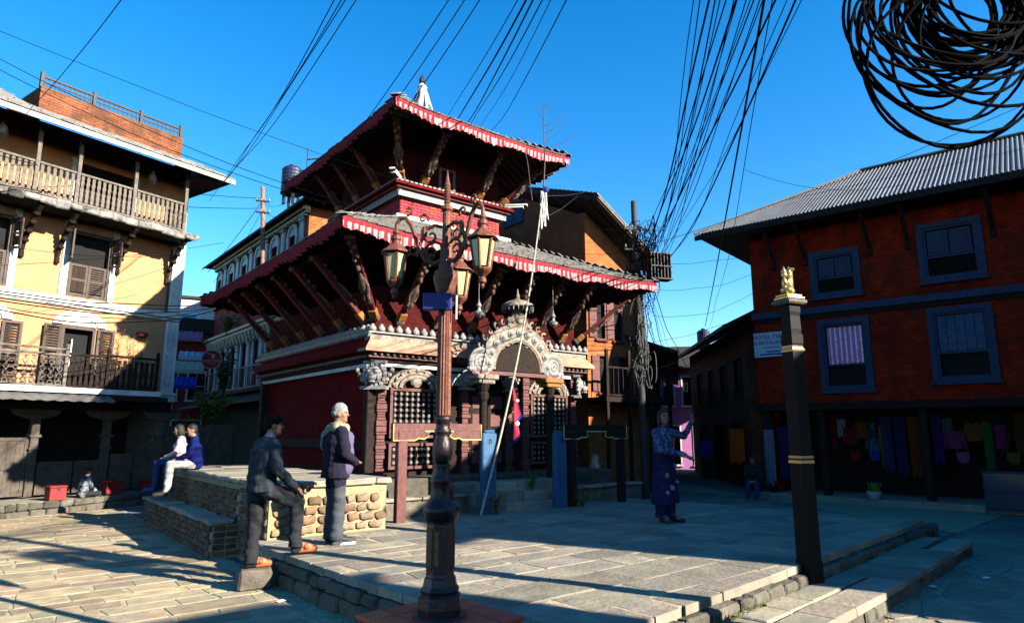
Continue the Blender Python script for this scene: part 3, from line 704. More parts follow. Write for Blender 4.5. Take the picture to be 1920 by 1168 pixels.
# ---- carved struts
def strut(p0,p1,side,name='roof_strut',s=1):
    """p0 on the wall, p1 under the eave; a carved figure bracket with painted bands"""
    p0=Vector(p0);p1=Vector(p1); d=p1-p0; L=d.length; t=thing_part(name,temple); 
    m=MB(); z=(d).normalized(); x=Vector(side).normalized(); y=z.cross(x)
    m.T=Matrix(((x.x,y.x,z.x,p0.x),(x.y,y.y,z.y,p0.y),(x.z,y.z,z.z,p0.z),(0,0,0,1)))
    w=.085*s
    m.k=0; m.cbox(-w*.8,w*.8,-.04,.05,0,L,.012)
    m.k=1
    m.cbox(-w*1.15,w*1.15,-.07,.07,.02,.1,.012); m.cbox(-w*1.25,w*1.25,-.08,.08,L-.12,L-.03,.012)
    m.k=2; m.cbox(-w*1.05,w*1.05,-.065,.065,.11,.3,.015)
    m.k=1
    zz=.36
    m.ell((0,-.06,L*.45),(w*.75,.06,L*.13),8,7); m.ell((0,-.07,L*.64),(w*.5,.06,.075),8,6)
    for sx in (-1,1):
        m.tube([(sx*w*.5,-.06,L*.52),(sx*w*1.0,-.07,L*.44),(sx*w*.7,-.09,L*.36)],.026,6); m.tube([(sx*w*.35,-.06,L*.36),(sx*w*.55,-.1,L*.3),(sx*w*.3,-.08,L*.24)],.032,6)
    for k in range(5): m.ell(((k%2-.5)*w*.9,-.06,L*(.72+.045*k)),(.045,.04,.05),6,5)
    o=m.build(name,[m_dkred,m_strut,m_ochre],temple); return o
def thing_part(n,p): return None
for i in range(6): y=-2.85+i*1.12; strut((-2.84,y,4.12),(-4.12,y+.0,5.42),(0,1,0))
for i in range(6): x=-2.3+i*.92; strut((x,-3.24,4.12),(x,-4.5,5.42),(1,0,0))
strut((-2.84,-3.24,4.15),(-4.05,-4.45,5.52),(1,-1,0)); strut((2.84,-3.24,4.15),(4.05,-4.45,5.52),(1,1,0))
# ---- upper storey
B(-1.5,1.5,-1.7,1.7,6.5,9.6).build('upper_wall',m_red,temple)
bk=[B(-.112,.112,-.02,.02,-.033,.033,.007,.003).mesh('brick',m_redbrick) for _ in range(6)]
for face in range(2):
    n0=13 if face==0 else 15; half=1.52 if face==0 else 1.72
    for r_ in range(8):
        z=7.01+r_*.075; x=-half+(.0 if r_%2 else -.117)
        while x<half:
            a=max(x,-half); b=min(x+.234,half); 
            if b-a>.04:
                cx=(a+b)/2; k=random.uniform(0,.006)
                if face==0: piece(random.choice(bk),'brick',temple,(cx,-1.705-k,z),(0,0,0),((b-a-.008)/.224,1,1))
                else: piece(random.choice(bk),'brick',temple,(-1.505-k,cx,z),(0,0,R(90)),((b-a-.008)/.224,1,1))
            x+=.234
tz=MB(); tz.prism([(-.06,0),(.06,0),(.045,-.1),(0,-.16),(-.045,-.1)],-.03,.03); tme=tz.mesh('cornice_tooth',m_bead)
for i in range(26): x=-1.62+i*3.24/25; piece(tme,'cornice_tooth',temple,(x,-1.82,7.72))
for i in range(30): y=-1.82+i*3.64/29; piece(tme,'cornice_tooth',temple,(-1.62,y,7.72),(0,0,R(90)))
def ring2(hx,hy,z0,z1,name,mat,t=.3):
    for (x0,x1,y0,y1) in ((-hx,hx,-hy,-hy+t),(-hx,hx,hy-t,hy),(-hx,-hx+t,-hy+t+.002,hy-t-.002),(hx-t,hx,-hy+t+.002,hy-t-.002)): B(x0,x1,y0,y1,z0,z1).build(name,mat,temple)
ring2(1.66,1.86,7.55,7.722,'upper_cornice',m_bead,.2); ring2(1.74,1.94,7.724,7.79,'upper_cornice',m_dkred); ring2(1.82,2.02,7.792,7.86,'upper_cornice',m_red)
bd=MB(); bd.cbox(-.05,.05,-.03,.03,0,.05,.012); bdm=bd.mesh('bead',m_bead)
for i in range(28): piece(bdm,'bead',temple,(-1.78+i*3.56/27,-1.98,7.862))
for i in range(30): piece(bdm,'bead',temple,(-1.78,-1.95+i*3.9/29,7.862),(0,0,R(90)))
for (sx,sy) in ((-1,-1),(1,-1)):
    for k in (0,1):
        m=MB(); m.T=Matrix.Translation((sx*1.75,sy*1.95,7.90+.06*k))@Matrix.Rotation(math.atan2(sy,sx),4,'Z'); m.cbox(-.15,.36+.1*k,-.07,.07,0,.05,.01); m.build('cornice_beam_end',m_white,temple)
for x in (-.95,.75): strut((x,-1.74,7.95),(x,-2.92,9.02),(1,0,0),s=1.15)
for y in (-.7,.5,1.6): strut((-1.54,y,7.95),(-2.38,y,9.02),(0,1,0),s=1.1)
strut((-1.54,-1.74,7.95),(-2.36,-2.9,9.14),(1,-.7,0),s=1.15); strut((1.54,-1.74,7.95),(2.36,-2.9,9.14),(1,.7,0),s=1.15)
for sy in (-.3,.9): strut((1.54,sy,7.95),(2.38,sy,9.02),(0,1,0),s=1.1)
wf=MB(); 
for (a,b,c,d) in ((-.25,-.18,8.0,8.6),(.18,.25,8.0,8.6),(-.18,.18,8.0,8.06),(-.18,.18,8.54,8.6)): wf.box(a-.2,b-.2,-1.76,-1.705,c,d)
wfo=wf.build('upper_window',m_woodgrey,temple); B(-.38,-.02,-1.72,-1.703,8.06,8.54).build('pane',m_black,wfo)
# ---- pinnacle on the roof top
pn=MB(); pn.cbox(-.42,.42,-.42,.42,10.5,10.66,.02); pn.cbox(-.36,.36,-.36,.36,10.66,10.76,.02)
pn.lathe([(.3,10.76),(.32,10.82),(.27,10.9),(.24,11.05),(.2,11.3),(.15,11.55),(.12,11.7),(.14,11.74),(.1,11.8),(.05,11.86)],12,mod=lambda k,z:1+.09*math.sin(k*2.1+z*3))
p=pn.build('pinnacle',m_white,temple)
q=MB(); q.lathe([(.05,11.86),(.09,11.9),(.1,11.98),(.06,12.06),(.03,12.1),(.012,12.2)],8); q.build('finial',m_iron,p)
q=MB()
for k in range(10):
    a=k*.63+.2; r0=.16; q.add([(r0*math.cos(a),r0*math.sin(a),11.6-.05*(k%3)),(r0*math.cos(a+.35),r0*math.sin(a+.35),11.6),(.36*math.cos(a+.3),.36*math.sin(a+.3),10.95+.06*(k%4)),(.34*math.cos(a-.05),.34*math.sin(a-.05),11.0)],[(0,1,2,3)])
q.build('pinnacle_cloth',M('pinnacle_cloth',(.70,.62,.60),.95,.2,10,.2),p)
# ---- torana portal in front of the door
TY=-4.4
for sx in (-1,1):
    m=MB(); m.lathe([(.13,.68),(.13,.8),(.09,.85),(.085,1.4),(.1,1.44),(.085,1.5),(.08,2.5),(.11,2.56),(.12,2.66),(.09,2.7),(.14,2.86)],10,c=(sx*.92,TY,0)); o=m.build('portal_pillar',m_wood,temple,smooth=False)
    m=MB(); m.cbox(sx*.92-.2,sx*.92+.2,TY-.16,TY+.16,2.86,2.95,.02); m.cbox(sx*.92-.27,sx*.92+.27,TY-.2,TY+.2,2.95,3.05,.02); m.build('gilt_capital',m_ochre if sx>0 else m_carve,o)
B(-1.25,1.25,TY-.07,TY+.07,3.052,3.14,.01).build('portal_beam',m_maroon,temple)
arch=MB()
def arc(r,n,a0=0,a1=math.pi,zc=3.18,sz=1.0): return [(r*math.cos(a0+(a1-a0)*i/n),TY,zc+r*sz*math.sin(a0+(a1-a0)*i/n)) for i in range(n+1)]
prof_o=[(p[0],p[2]) for p in arc(.98,24)]; prof_i=[(p[0],p[2]) for p in arc(.66,24)]
for i in range(24): arch.prism([prof_i[i],prof_o[i],prof_o[i+1],prof_i[i+1]],TY-.05,TY+.05)
arch.tube(arc(.66,24),.045,6); arch.tube(arc(.98,24),.05,6)
a_=arch.build('torana_arch',m_carve,temple)
rosette=MB(); rosette.lathe([(.085,0),(.09,.02),(.05,.04),(.055,.05),(.02,.075)],9); rme=rosette.mesh('rosette',m_bead)
for i in range(11): t=math.pi*(i+.5)/11; piece(rme,'rosette',a_,(.82*math.cos(t),TY-.05,3.18+.82*math.sin(t)),(R(90),0,0),(1,1,1))
fl=MB()
for i in range(17):                                # scroll flames round the outer edge
    t=math.pi*(i+.5)/17; r0=1.02; dx,dz=math.cos(t),math.sin(t); tx,tz_=-math.sin(t),math.cos(t)
    pts=[]
    for k in range(9): s=k/8; ang=s*4.2; rr=.085*(1-s*.75); pts.append((dx*(r0+.07)+tx*0+rr*(math.cos(ang)*dx+math.sin(ang)*tx),TY,3.18+dz*(r0+.07)+rr*(math.cos(ang)*dz+math.sin(ang)*tz_)))
    fl.tube(pts,[.035-.0025*k for k in range(9)],5)
fl.build('scroll_border',m_carve,a_)
for sx in (-1,1):                                  # makara scrolls at the springing
    m=MB(); 
    for r_,w in ((.26,.06),(.15,.05),(.06,.05)): m.tube([(sx*(1.0+r_*math.cos(t)),TY-.02,3.3+r_*math.sin(t)) for t in [6.283*i/14 for i in range(15)]],w,6)
    m.ell((sx*1.22,TY,3.16),(.12,.08,.07),8,6); m.build('makara_scroll',m_bead,a_)
cr=MB(); cr.prism([(-.3,4.14),(.3,4.14),(.24,4.3),(.14,4.42),(.06,4.5),(0,4.56),(-.06,4.5),(-.14,4.42),(-.24,4.3)],TY-.05,TY+.05)
for i in range(7): cr.ell((-.27+.09*i,TY-.04,4.16+.28*(1-abs(i-3)/3)),(.06,.05,.06),7,5)
cr.ell((0,TY-.06,4.3),(.1,.06,.1),9,7); cr.build('torana_crest',m_carve,a_)
ty=MB(); ty.prism([(-.62,3.16),(.62,3.16)]+[(.62*math.cos(math.pi*i/12),3.16+.6*math.sin(math.pi*i/12)) for i in range(1,12)],TY-.02,TY+.02)
typ=ty.build('tympanum',m_wood,a_)
um=MB(); um.lathe([(.02,4.5),(.02,4.56),(.36,4.57),(.35,4.63),(.24,4.7),(.1,4.74),(.04,4.78),(.05,4.83),(.03,4.87),(.015,4.94),(.004,5.0)],18,c=(0,TY,0)); umo=um.build('brass_umbrella',m_carve,temple)
um=MB()
for k in range(20): a=k*math.pi/10; um.cyl((.34*math.cos(a),TY+.34*math.sin(a),4.57),(.34*math.cos(a),TY+.34*math.sin(a),4.48),.018,.008,5)
um.build('umbrella_tassels',m_bead,umo)
for sx in (-1,1):
    m=MB(); m.lathe([(.02,0),(.09,.05),(.11,.1),(.05,.13),(.03,.2),(.06,.24),(.02,.32),(.005,.4)],10,c=(sx*1.05,TY,4.25)); m.cyl((sx*1.05,TY,4.65),(sx*1.05,TY,5.4),.006,.006,5); m.build('hanging_lamp',m_bead,temple)
# ================================================================= houses
random.seed(44)
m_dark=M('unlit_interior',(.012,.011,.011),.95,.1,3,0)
m_shut=M('brown_shutter_paint',(.075,.05,.037),.6,.3,10,.2)
m_fascia=M('worn_white_fascia',(.42,.40,.37),.85,.15,5,.3,dirt=(.16,.14,.12),dscale=3)
m_slabedge=M('stained_concrete_edge',(.34,.32,.29),.9,.3,6,.8,col2=(.05,.045,.04),mix=.9,mscale=3,dirt=(.03,.028,.025),dscale=1.5)
m_zinc=M('weathered_zinc_sheet',(.21,.205,.2),.55,.2,5,.15,metal=.35,dirt=(.16,.13,.11),dscale=1.2,rand=.1)
m_roofdark=M('dark_roof_timber',(.035,.026,.022),.85,.4,9,.3)
def shutter(parent,w,h,loc,rz,mat=None,name='shutter',n=None):
    """louvred leaf hinged at its local x=0 edge, lying along +x"""
    mat=mat or m_shut; m=MB(); t=.035; f=.06
    for a,b,c,d in ((0,f,0,h),(w-f,w,0,h),(f,w-f,0,f),(f,w-f,h-f,h),(f,w-f,h*.5-.03,h*.5+.03)): m.box(a,b,-t/2,t/2,c,d)
    o=m.build(name,mat,parent,loc,rz); n=n or max(4,int(h/.075))
    sm=MB(); sm.T=Matrix.Rotation(R(35),4,'X'); sm.box(f,w-f,-.006,.006,-.028,.028); me=sm.mesh('slat',mat)
    for i in range(n):
        z=f+.03+(h-2*f-.06)*(i+.5)/n
        if abs(z-h*.5)>.045: piece(me,'slat',o,(0,0,z))
    return o
def window(parent,x0,x1,z0,z1,y=0,frame=m_white,fw=.09,pane=None,depth=.12,sill=True,bars=(1,1),barmat=None,proud=.03,name='window'):
    m=MB()
    for a,b,c,d in ((x0-fw,x0,z0-fw*.5,z1+fw),(x1,x1+fw,z0-fw*.5,z1+fw),(x0,x1,z1,z1+fw),(x0,x1,z0-fw*.5,z0)): m.box(a,b,y-proud,y+depth,c,d)
    f=m.build(name,frame,parent)
    B(x0,x1,y+depth-.03,y+depth-.01,z0,z1).build('pane',pane or m_dark,f)
    bmt=barmat or m_shut
    for i in range(1,bars[0]+1): x=x0+(x1-x0)*i/(bars[0]+1); B(x-.02,x+.02,y+depth-.07,y+depth-.032,z0,z1).build('glazing_bar',bmt,f)
    for i in range(1,bars[1]+1): z=z0+(z1-z0)*i/(bars[1]+1); B(x0,x1,y+depth-.065,y+depth-.034,z-.02,z+.02).build('glazing_bar',bmt,f)
    if sill: B(x0-fw-.04,x1+fw+.04,y-proud-.06,y+.05,z0-fw*.5-.07,z0-fw*.5-.002,.01).build('sill',frame,f)
    return f
def rail(parent,x0,x1,y,z0,z1,n,mat,me=None,name='baluster'):
    B(x0,x1,y-.03,y+.03,z1-.06,z1,.008).build('top_rail',mat,parent); B(x0,x1,y-.025,y+.025,z0+.03,z0+.08).build('bottom_rail',mat,parent)
    for i in range(n):
        x=x0+(i+.5)*(x1-x0)/n
        if me: piece(me,name,parent,(x,y,z0))
        else: B(x-.012,x+.012,y-.012,y+.012,z0+.08,z1-.06).build(name,mat,parent)
# ----------------------------------------------------------------- ochre house on the left
lh=thing('plastered_house','ochre plastered house with white trim and timber gallery under its roof','house',(-11.4,17.5,0),R(56))
XL,XR=-6.2,2.42
holes=[(-.62,.2,3.0,4.66),(-2.75,-1.97,3.0,4.62),(-.66,.38,5.42,7.2),(-2.95,-1.97,5.42,7.2),(-.75,.8,7.72,9.1),(-4.9,-3.9,5.42,7.2),(-4.8,-4.0,3,4.6)]
w=MB().wall(XL,XR,2.75,9.9,0,.35,holes); w.box(XR-.35,XR-.001,.36,7,2.75,9.9); w.box(XL,XR-.36,6.7,7,0,9.9); w.box(XL,XL+.3,.36,6.69,0,9.9); w.build('wall',m_yellow,lh)
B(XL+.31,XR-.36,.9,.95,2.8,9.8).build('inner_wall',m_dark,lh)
# white bands and pilaster
B(XL,XR+.04,-.07,-.002,5.12,5.2,.01).build('string_course',m_white,lh); B(XL,XR+.08,-.13,-.002,5.202,5.3,.01).build('string_course',m_white,lh); B(XL,XR+.05,-.09,-.002,5.302,5.37,.01).build('string_course',m_white,lh)
for (z0,z1) in ((3.0,5.1),(5.39,7.48)):
    px0,px1=2.08,2.44
    B(px0,px1,-.05,-.002,z0,z1,.008).build('pilaster',m_white,lh)
    for a,b in ((px0,px0+.06),(px1-.06,px1)): B(a,b,-.085,-.052,z0,z1,.006).build('pilaster_border',m_white,lh)
    m=MB(); cx=(px0+px1)/2; z=z0+.18; k=0                        # stucco scrolls and leaves
    while z<z1-.25:
        if k%2==0:
            for sx in (-1,1):
                pts=[]
                for i in range(11): s=i/10; a=1.57+s*5.0; rr=.062*(1-s*.65); pts.append((cx+sx*(.06-rr*math.cos(a)*.9),-.062,z+.12+rr*math.sin(a)))
                m.tube(pts,.016,5)
            m.ell((cx,-.06,z+.02),(.03,.02,.05),7,5)
        else:
            for q in (-1,0,1): m.ell((cx+q*.05,-.06,z+.1-.03*abs(q)),(.022,.02,.085),7,5,Matrix.Rotation(q*.5,3,'Y'))
            m.cyl((cx,-.06,z-.06),(cx,-.06,z+.08),.012,.012,5)
        z+=.27; k+=1
    m.build('stucco_relief',m_white,lh)
B(2.0,2.52,-.16,-.002,2.93,3.0,.01).build('pilaster_base',m_white,lh); B(2.06,2.5,-.1,-.002,2.75,2.93,.01).build('pilaster_base',m_white,lh)
B(2.1,2.46,-.08,-.002,2.52,2.74,.01).build('pilaster_base',m_white,lh)
# first-floor arched doors with shutters
def arch_door(x0,x1,zs,top,leaves=True):
    xc=(x0+x1)/2; r=(x1-x0)/2+.02; N=14; m=MB()
    ri=r; ro=r+.22; h=top-zs
    I=[(xc+ri*math.cos(math.pi*i/N),zs+(h-.2)*math.sin(math.pi*i/N)) for i in range(N+1)]; O=[(xc+ro*math.cos(math.pi*i/N),zs+h*math.sin(math.pi*i/N)) for i in range(N+1)]
    for i in range(N): m.prism([I[i],O[i],O[i+1],I[i+1]],-.06,-.002)
    m.prism(I,-.03,-.003); f=m.build('arch_surround',m_white,lh)
    m=MB(); m.tube([(p[0],-.035,p[1]) for p in I],.018,5); m.build('arch_moulding',m_shut,f)
    fr=MB()
    for a,b,c,d in ((x0,x0+.07,3.0,zs-.001),(x1-.07,x1,3.0,zs-.001),(x0+.07,x1-.07,zs-.1,zs-.001)): fr.box(a,b,-.02,.1,c,d)
    fo=fr.build('door_frame',m_shut,lh)
    B(x0+.07,x1-.07,.22,.25,3.0,zs-.1).build('dark_opening',m_dark,fo); B(x0+.3,x0+.33,.1,.13,3.5,4.3).build('curtain_edge',m_white,fo)
    shutter(lh,.42,1.56,(x0-.03,-.06,zs-1.6),R(180)+R(8)); shutter(lh,.42,1.56,(x1+.03,-.06,zs-1.6),R(-8))
arch_door(-.62,.2,4.66,5.06); arch_door(-2.75,-1.97,4.62,5.04); arch_door(-4.8,-4.0,4.6,5.02)
# second-floor windows
for (a,b) in ((-.66,.38),(-2.95,-1.97),(-4.9,-3.9)):
    m=MB()
    for p in ((a-.17,a,5.39,7.45),(b,b+.15,5.39,7.45)): m.box(p[0],p[1],-.04,.1,p[2],p[3])
    o=m.build('window_jamb',m_white,lh); B(a,b,.2,.23,5.42,7.2).build('dark_opening',m_dark,o)
    fr=MB()
    for p in ((a,a+.06,5.42,7.2),(b-.06,b,5.42,7.2),(a+.06,b-.06,7.12,7.2),(a+.06,b-.06,5.42,5.47)): fr.box(p[0],p[1],.0,.12,p[2],p[3])
    fr.build('window_frame',m_shut,lh); hw=(b-a)/2-.07
    shutter(lh,hw,.85,(a+.065,.05,5.47),0); shutter(lh,hw,.85,(b-.065,.05,5.47),R(180))
    shutter(lh,hw*.9,.8,(a+.02,-.01,6.35),R(-105)); shutter(lh,hw*.9,.8,(b-.02,-.01,6.35),R(-75))
    g_=MB(); g_.prism([(a-.1,7.2),(b+.1,7.2),((a+b)/2+.25,7.42),((a+b)/2-.25,7.42)],-.05,-.003); g_.build('carved_head',m_terra,lh)
# gallery
B(XL,2.3,-1.0,.0,7.5,7.62,.015,.0).build('gallery_slab',m_slabedge,lh)
random.seed(3)
for i in range(25): x=XL+i*.335; B(x,x+.34,-1.06-random.uniform(0,.05),-.98,7.43+random.uniform(-.05,.03),7.6,.03,.02).build('slab_edge_stone',m_slabedge,lh)
bal=MB(); zz=[(.028,.09),(.04,.14),(.03,.2),(.045,.28),(.03,.36),(.045,.44),(.03,.52),(.045,.6),(.03,.68),(.04,.74),(.028,.8)]
bal.prism([(r,z) for r,z in zz]+[(-r,z) for r,z in reversed(zz)],-.014,.014); balm=bal.mesh('baluster',m_woodgrey)
gx=[-5.6,-4.4,-3.2,-1.95,-1.02,.4,1.85]
for i,x in enumerate(gx): B(x-.045,x+.045,-.93,-.84,7.62,9.42,.008).build('gallery_post',m_woodgrey,lh)
for i in range(len(gx)-1): rail(lh,gx[i]+.05,gx[i+1]-.05,-.885,7.63,8.5,max(5,int((gx[i+1]-gx[i])/.135)),m_woodgrey,balm)
for k in range(6): B(1.84,1.88,-.8+k*.14,-.74+k*.14,7.7,8.44).build('baluster',m_woodgrey,lh)
B(1.82,1.9,-.84,-.01,8.44,8.5).build('top_rail',m_woodgrey,lh)
for (a,b) in ((-.87,-.75),(.8,.92)): B(a,b,-.03,.1,7.62,9.2).build('gallery_jamb',m_white,lh)
B(-.75,.8,.2,.23,7.7,9.1).build('dark_opening',m_dark,lh)
for i,x in enumerate((-3.2,-1.75,-.95,.55,1.95)):                # carved brackets below the gallery
    m=MB(); m.tube([(x,-.03,6.3),(x,-.1,6.55),(x,-.3,6.85),(x,-.62,7.2),(x,-.9,7.42)],[.05,.06,.07,.075,.085],6); m.cbox(x-.05,x+.05,-.1,-.0,6.2,6.36,.01)
    for k in range(4): m.ell((x,-.2-.17*k,6.62+.2*k),(.085,.07,.06),8,5)
    m.build('gallery_bracket',m_wood,lh)
for x,z in ((-2.65,9.0),(.98,8.95)):                             # carved ornaments hung in the gallery
    m=MB(); m.lathe([(.01,.34),(.05,.3),(.03,.26),(.09,.2),(.11,.12),(.1,.02),(.085,0)],10,c=(x,-.6,z))
    for k in range(8): a=k*.785; m.cyl((x+.085*math.cos(a),-.6+.085*math.sin(a),z),(x+.085*math.cos(a),-.6+.085*math.sin(a),z-.09),.014,.008,5)
    m.cyl((x,-.6,z+.34),(x,-.6,z+.52),.004,.004,4); m.build('hanging_ornament',m_bead,lh)
# roof
rf=MB(); rf.add([(XL,-1.55,9.42),(2.92,-1.55,9.42),(2.5,.5,10.42),(XL,.5,10.42),(XL,-1.55,9.34),(2.92,-1.55,9.34),(2.5,.5,10.34),(XL,.5,10.34)],[(0,1,2,3),(7,6,5,4),(0,4,5,1),(1,5,6,2)])
rf.add([(XL,.5,10.42),(-1.75,.5,10.42),(-1.9,2.6,11.5),(XL,2.6,11.5)],[(0,1,2,3)]); rf.add([(2.92,-1.55,9.42),(2.92,6.8,9.42),(2.0,6.8,9.9),(2.5,.5,10.42)],[(0,1,2,3)]); rf.add([(2.92,-1.55,9.34),(2.92,6.8,9.34),(2.0,6.8,9.34),(2.0,-1.0,9.34)],[(0,1,2,3)])
ro=rf.build('roof',m_roofdark,lh)
sl=MB()
for (ya,za,yb,zb,xa,xb) in ((-1.6,9.43,.5,10.44,XL,2.95),(.5,10.43,2.6,11.52,XL,-1.8)):
    n=13; 
    for k in range(n):
        s=k/n; x=xa
        while x<xb-.3*s:
            ww=min(random.uniform(.2,.36),xb-x+.01); y=ya+(yb-ya)*s+random.uniform(-.03,.01); z=za+(zb-za)*s; tk=random.uniform(.02,.035); h=(yb-ya)/n*1.5; hz=(zb-za)/n*1.5-.015
            sl.add([(x,y,z),(x+ww-.01,y,z),(x+ww-.01,y+h,z+hz),(x,y+h,z+hz),(x,y,z+tk),(x+ww-.01,y,z+tk),(x+ww-.01,y+h,z+hz+tk*.5),(x,y+h,z+hz+tk*.5)],[(4,5,6,7),(0,1,5,4),(1,2,6,5),(3,0,4,7)]); x+=ww
sl.build('slate_courses',m_slate,ro,kind='stuff')
B(XL,2.95,-1.61,-1.565,9.27,9.41,.01).build('fascia_board',m_fascia,lh)
for i in range(22): x=XL+.2+i*.41; m=MB(); m.tube([(x,-1.53,9.31),(x,.02,10.05)],.035,4,off=.785); m.build('rafter',m_roofdark,lh)
# roof-terrace parapet with iron rail
B(-1.75,2.15,.15,.42,10.2,10.92).build('parapet',b_parapet,lh); B(-1.75,-1.5,.421,4.5,10.2,10.92).build('parapet',b_parapet,lh)
for x in (-1.72,-.42,.88,2.1): B(x-.045,x+.045,.2,.29,10.92,11.36,.008).build('rail_post',m_iron,lh)
rail(lh,-1.7,2.1,.25,10.9,11.28,30,m_iron)
B(-1.7,2.1,.23,.27,11.1,11.13).build('middle_rail',m_iron,lh)
# first-floor balcony
B(-6.0,1.62,-.92,-.0,2.83,2.95,.01).build('balcony_deck',m_woodgrey,lh); B(-6.0,1.62,-.96,-.925,2.84,2.97).build('balcony_edge',m_white,lh)
orn=MB()
for sx in (-1,1):
    for k in range(4):
        zc=.17+k*.165; orn.tube([(sx*(.03+.028*math.sin(a*2)),0,zc-.08+.16*i/8) for i,a in enumerate([math.pi*j/8 for j in range(9)])],.011,5)
orn.box(-.07,.07,-.008,.008,.075,.1); orn.box(-.07,.07,-.008,.008,.74,.765); ornm=orn.mesh('scroll_baluster',m_woodgrey)
rail(lh,-4.9,-.8,-.86,2.95,3.8,22,m_woodgrey,ornm,'scroll_baluster'); B(-4.9,-.8,-.89,-.83,3.88,3.93,.008).build('top_rail',m_woodgrey,lh)
for x in (-4.9,-2.85,-.77,.22,1.5):
    B(x-.04,x+.04,-.9,-.82,2.95,3.98,.008).build('balcony_post',m_woodgrey if x<0 else m_wood,lh)
    m=MB(); m.ell((x,-.86,4.01),(.05,.05,.045),8,6); m.build('post_knob',m_woodgrey if x<0 else m_wood,lh)
flat=MB(); flat.prism([(-.05,.09),(.05,.09),(.03,.3),(.055,.45),(.03,.6),(.05,.8),(-.05,.8),(-.03,.6),(-.055,.45),(-.03,.3)],-.012,.012); flm=flat.mesh('flat_baluster',m_wood)
rail(lh,.27,1.45,-.86,2.95,3.88,8,m_wood,flm,'flat_baluster'); rail(lh,-.72,.17,-.86,2.95,3.84,7,m_wood,flm,'flat_baluster')
m_shopw=M('shaded_shop_timber',(.12,.095,.075),.9,.4,12,.5,col2=(.05,.04,.033),mix=.7,mscale=3)  # grey wood darkened, the shopfront's shade put into its colour
# little zinc awning, timber shopfront
aw=MB(); n=70; vs=[]
for i in range(n+1): x=-5.8+6.1*i/n; z=.014*math.sin(i*1.9); vs+=[(x,-1.32,2.62+z),(x,-.85,2.82+z)]
aw.add(vs,[(2*i,2*i+2,2*i+3,2*i+1) for i in range(n)]); aw.build('zinc_awning',m_zinc,lh)
B(.32,1.7,-1.2,-.9,2.68,2.8).build('awning_board',m_wood,lh)
B(XL,XR,-.12,.15,2.45,2.74,.01).build('shop_lintel',m_wood,lh)
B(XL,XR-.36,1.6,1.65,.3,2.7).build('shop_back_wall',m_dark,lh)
for x in (-4.6,-2.9,-.95,.75,2.2):
    po=B(x-.09,x+.09,-.1,.08,.32,2.2,.015).build('carved_post',m_shopw,lh)
    B(x-.13,x+.13,-.14,.1,1.75,1.82,.01).build('post_band',m_shopw,po); B(x-.12,x+.12,-.13,.1,1.45,1.5,.01).build('post_band',m_shopw,po)
    m=MB(); m.prism([(x-.55,2.44),(x+.55,2.44),(x+.45,2.3),(x+.12,2.2),(x-.12,2.2),(x-.45,2.3)],-.12,.1); m.build('bracket_capital',m_shopw,po)
for x0,x1,z1 in ((-4.5,-3.85,1.75),(-3.8,-3.0,1.75),(-2.78,-2.0,1.75),(-1.9,-1.05,1.75),(-.8,.0,1.15),(.05,.65,1.15),(.9,1.5,1.3),(1.55,2.1,1.3)):
    f=MB()
    for a,b,c,d in ((x0,x0+.07,.35,z1),(x1-.07,x1,.35,z1),(x0+.07,x1-.07,.35,.43),(x0+.07,x1-.07,z1-.08,z1),(x0+.07,x1-.07,.98,1.05)): f.box(a,b,-.03,.03,c,d)
    fo=f.build('shopfront_panel',m_shopw,lh); nb=4
    for k in range(nb): xa=x0+.07+(x1-x0-.14)*k/nb; B(xa+.003,xa+(x1-x0-.14)/nb-.003,-.012,.012,.43,z1-.08).build('board',m_shopw,fo)
B(XR-.35,XR,-.02,6.99,0,2.74).build('shop_side_wall',m_rubble,lh)
# raised stone step in front
st=[(-6.2,-1.75),(-1.9,-1.4),(2.3,-.5),(2.4,.0),(2.4,1.6),(-6.2,1.6)]
m=MB(); m.flat(st,-.05,.28); m.build('shop_step',m_slab,lh)
for (za,zb,off,sd2) in ((-.05,.12,.06,1),(.125,.285,.03,2)):
    random.seed(60+sd2)
    for (a,b) in ((st[0],st[1]),(st[1],st[2])):
        L=math.dist(a,b); an=math.atan2(b[1]-a[1],b[0]-a[0]); s=0
        while s<L:
            ww=min(random.uniform(.25,.55),L-s+.02); mm=MB(); mm.cbox(.008,ww-.008,-.1-off,.08,za,zb,.03,.015); mm.build('step_stone',m_rubble,lh,(a[0]+math.cos(an)*s,a[1]+math.sin(an)*s,0),an); s+=ww
m=MB(); m.lathe([(.03,-.1),(.12,-.06),(.16,.02),(.15,.05)],12,c=(1.36,-.14,4.62)); m.build('wall_pot',M('terracotta_pot',(.42,.07,.035),.8,.2),lh)
m=MB(); m.box(2.01,2.06,-.05,-.003,5.4,7.3); m.build('wall_edge_strip',m_maroon,lh)
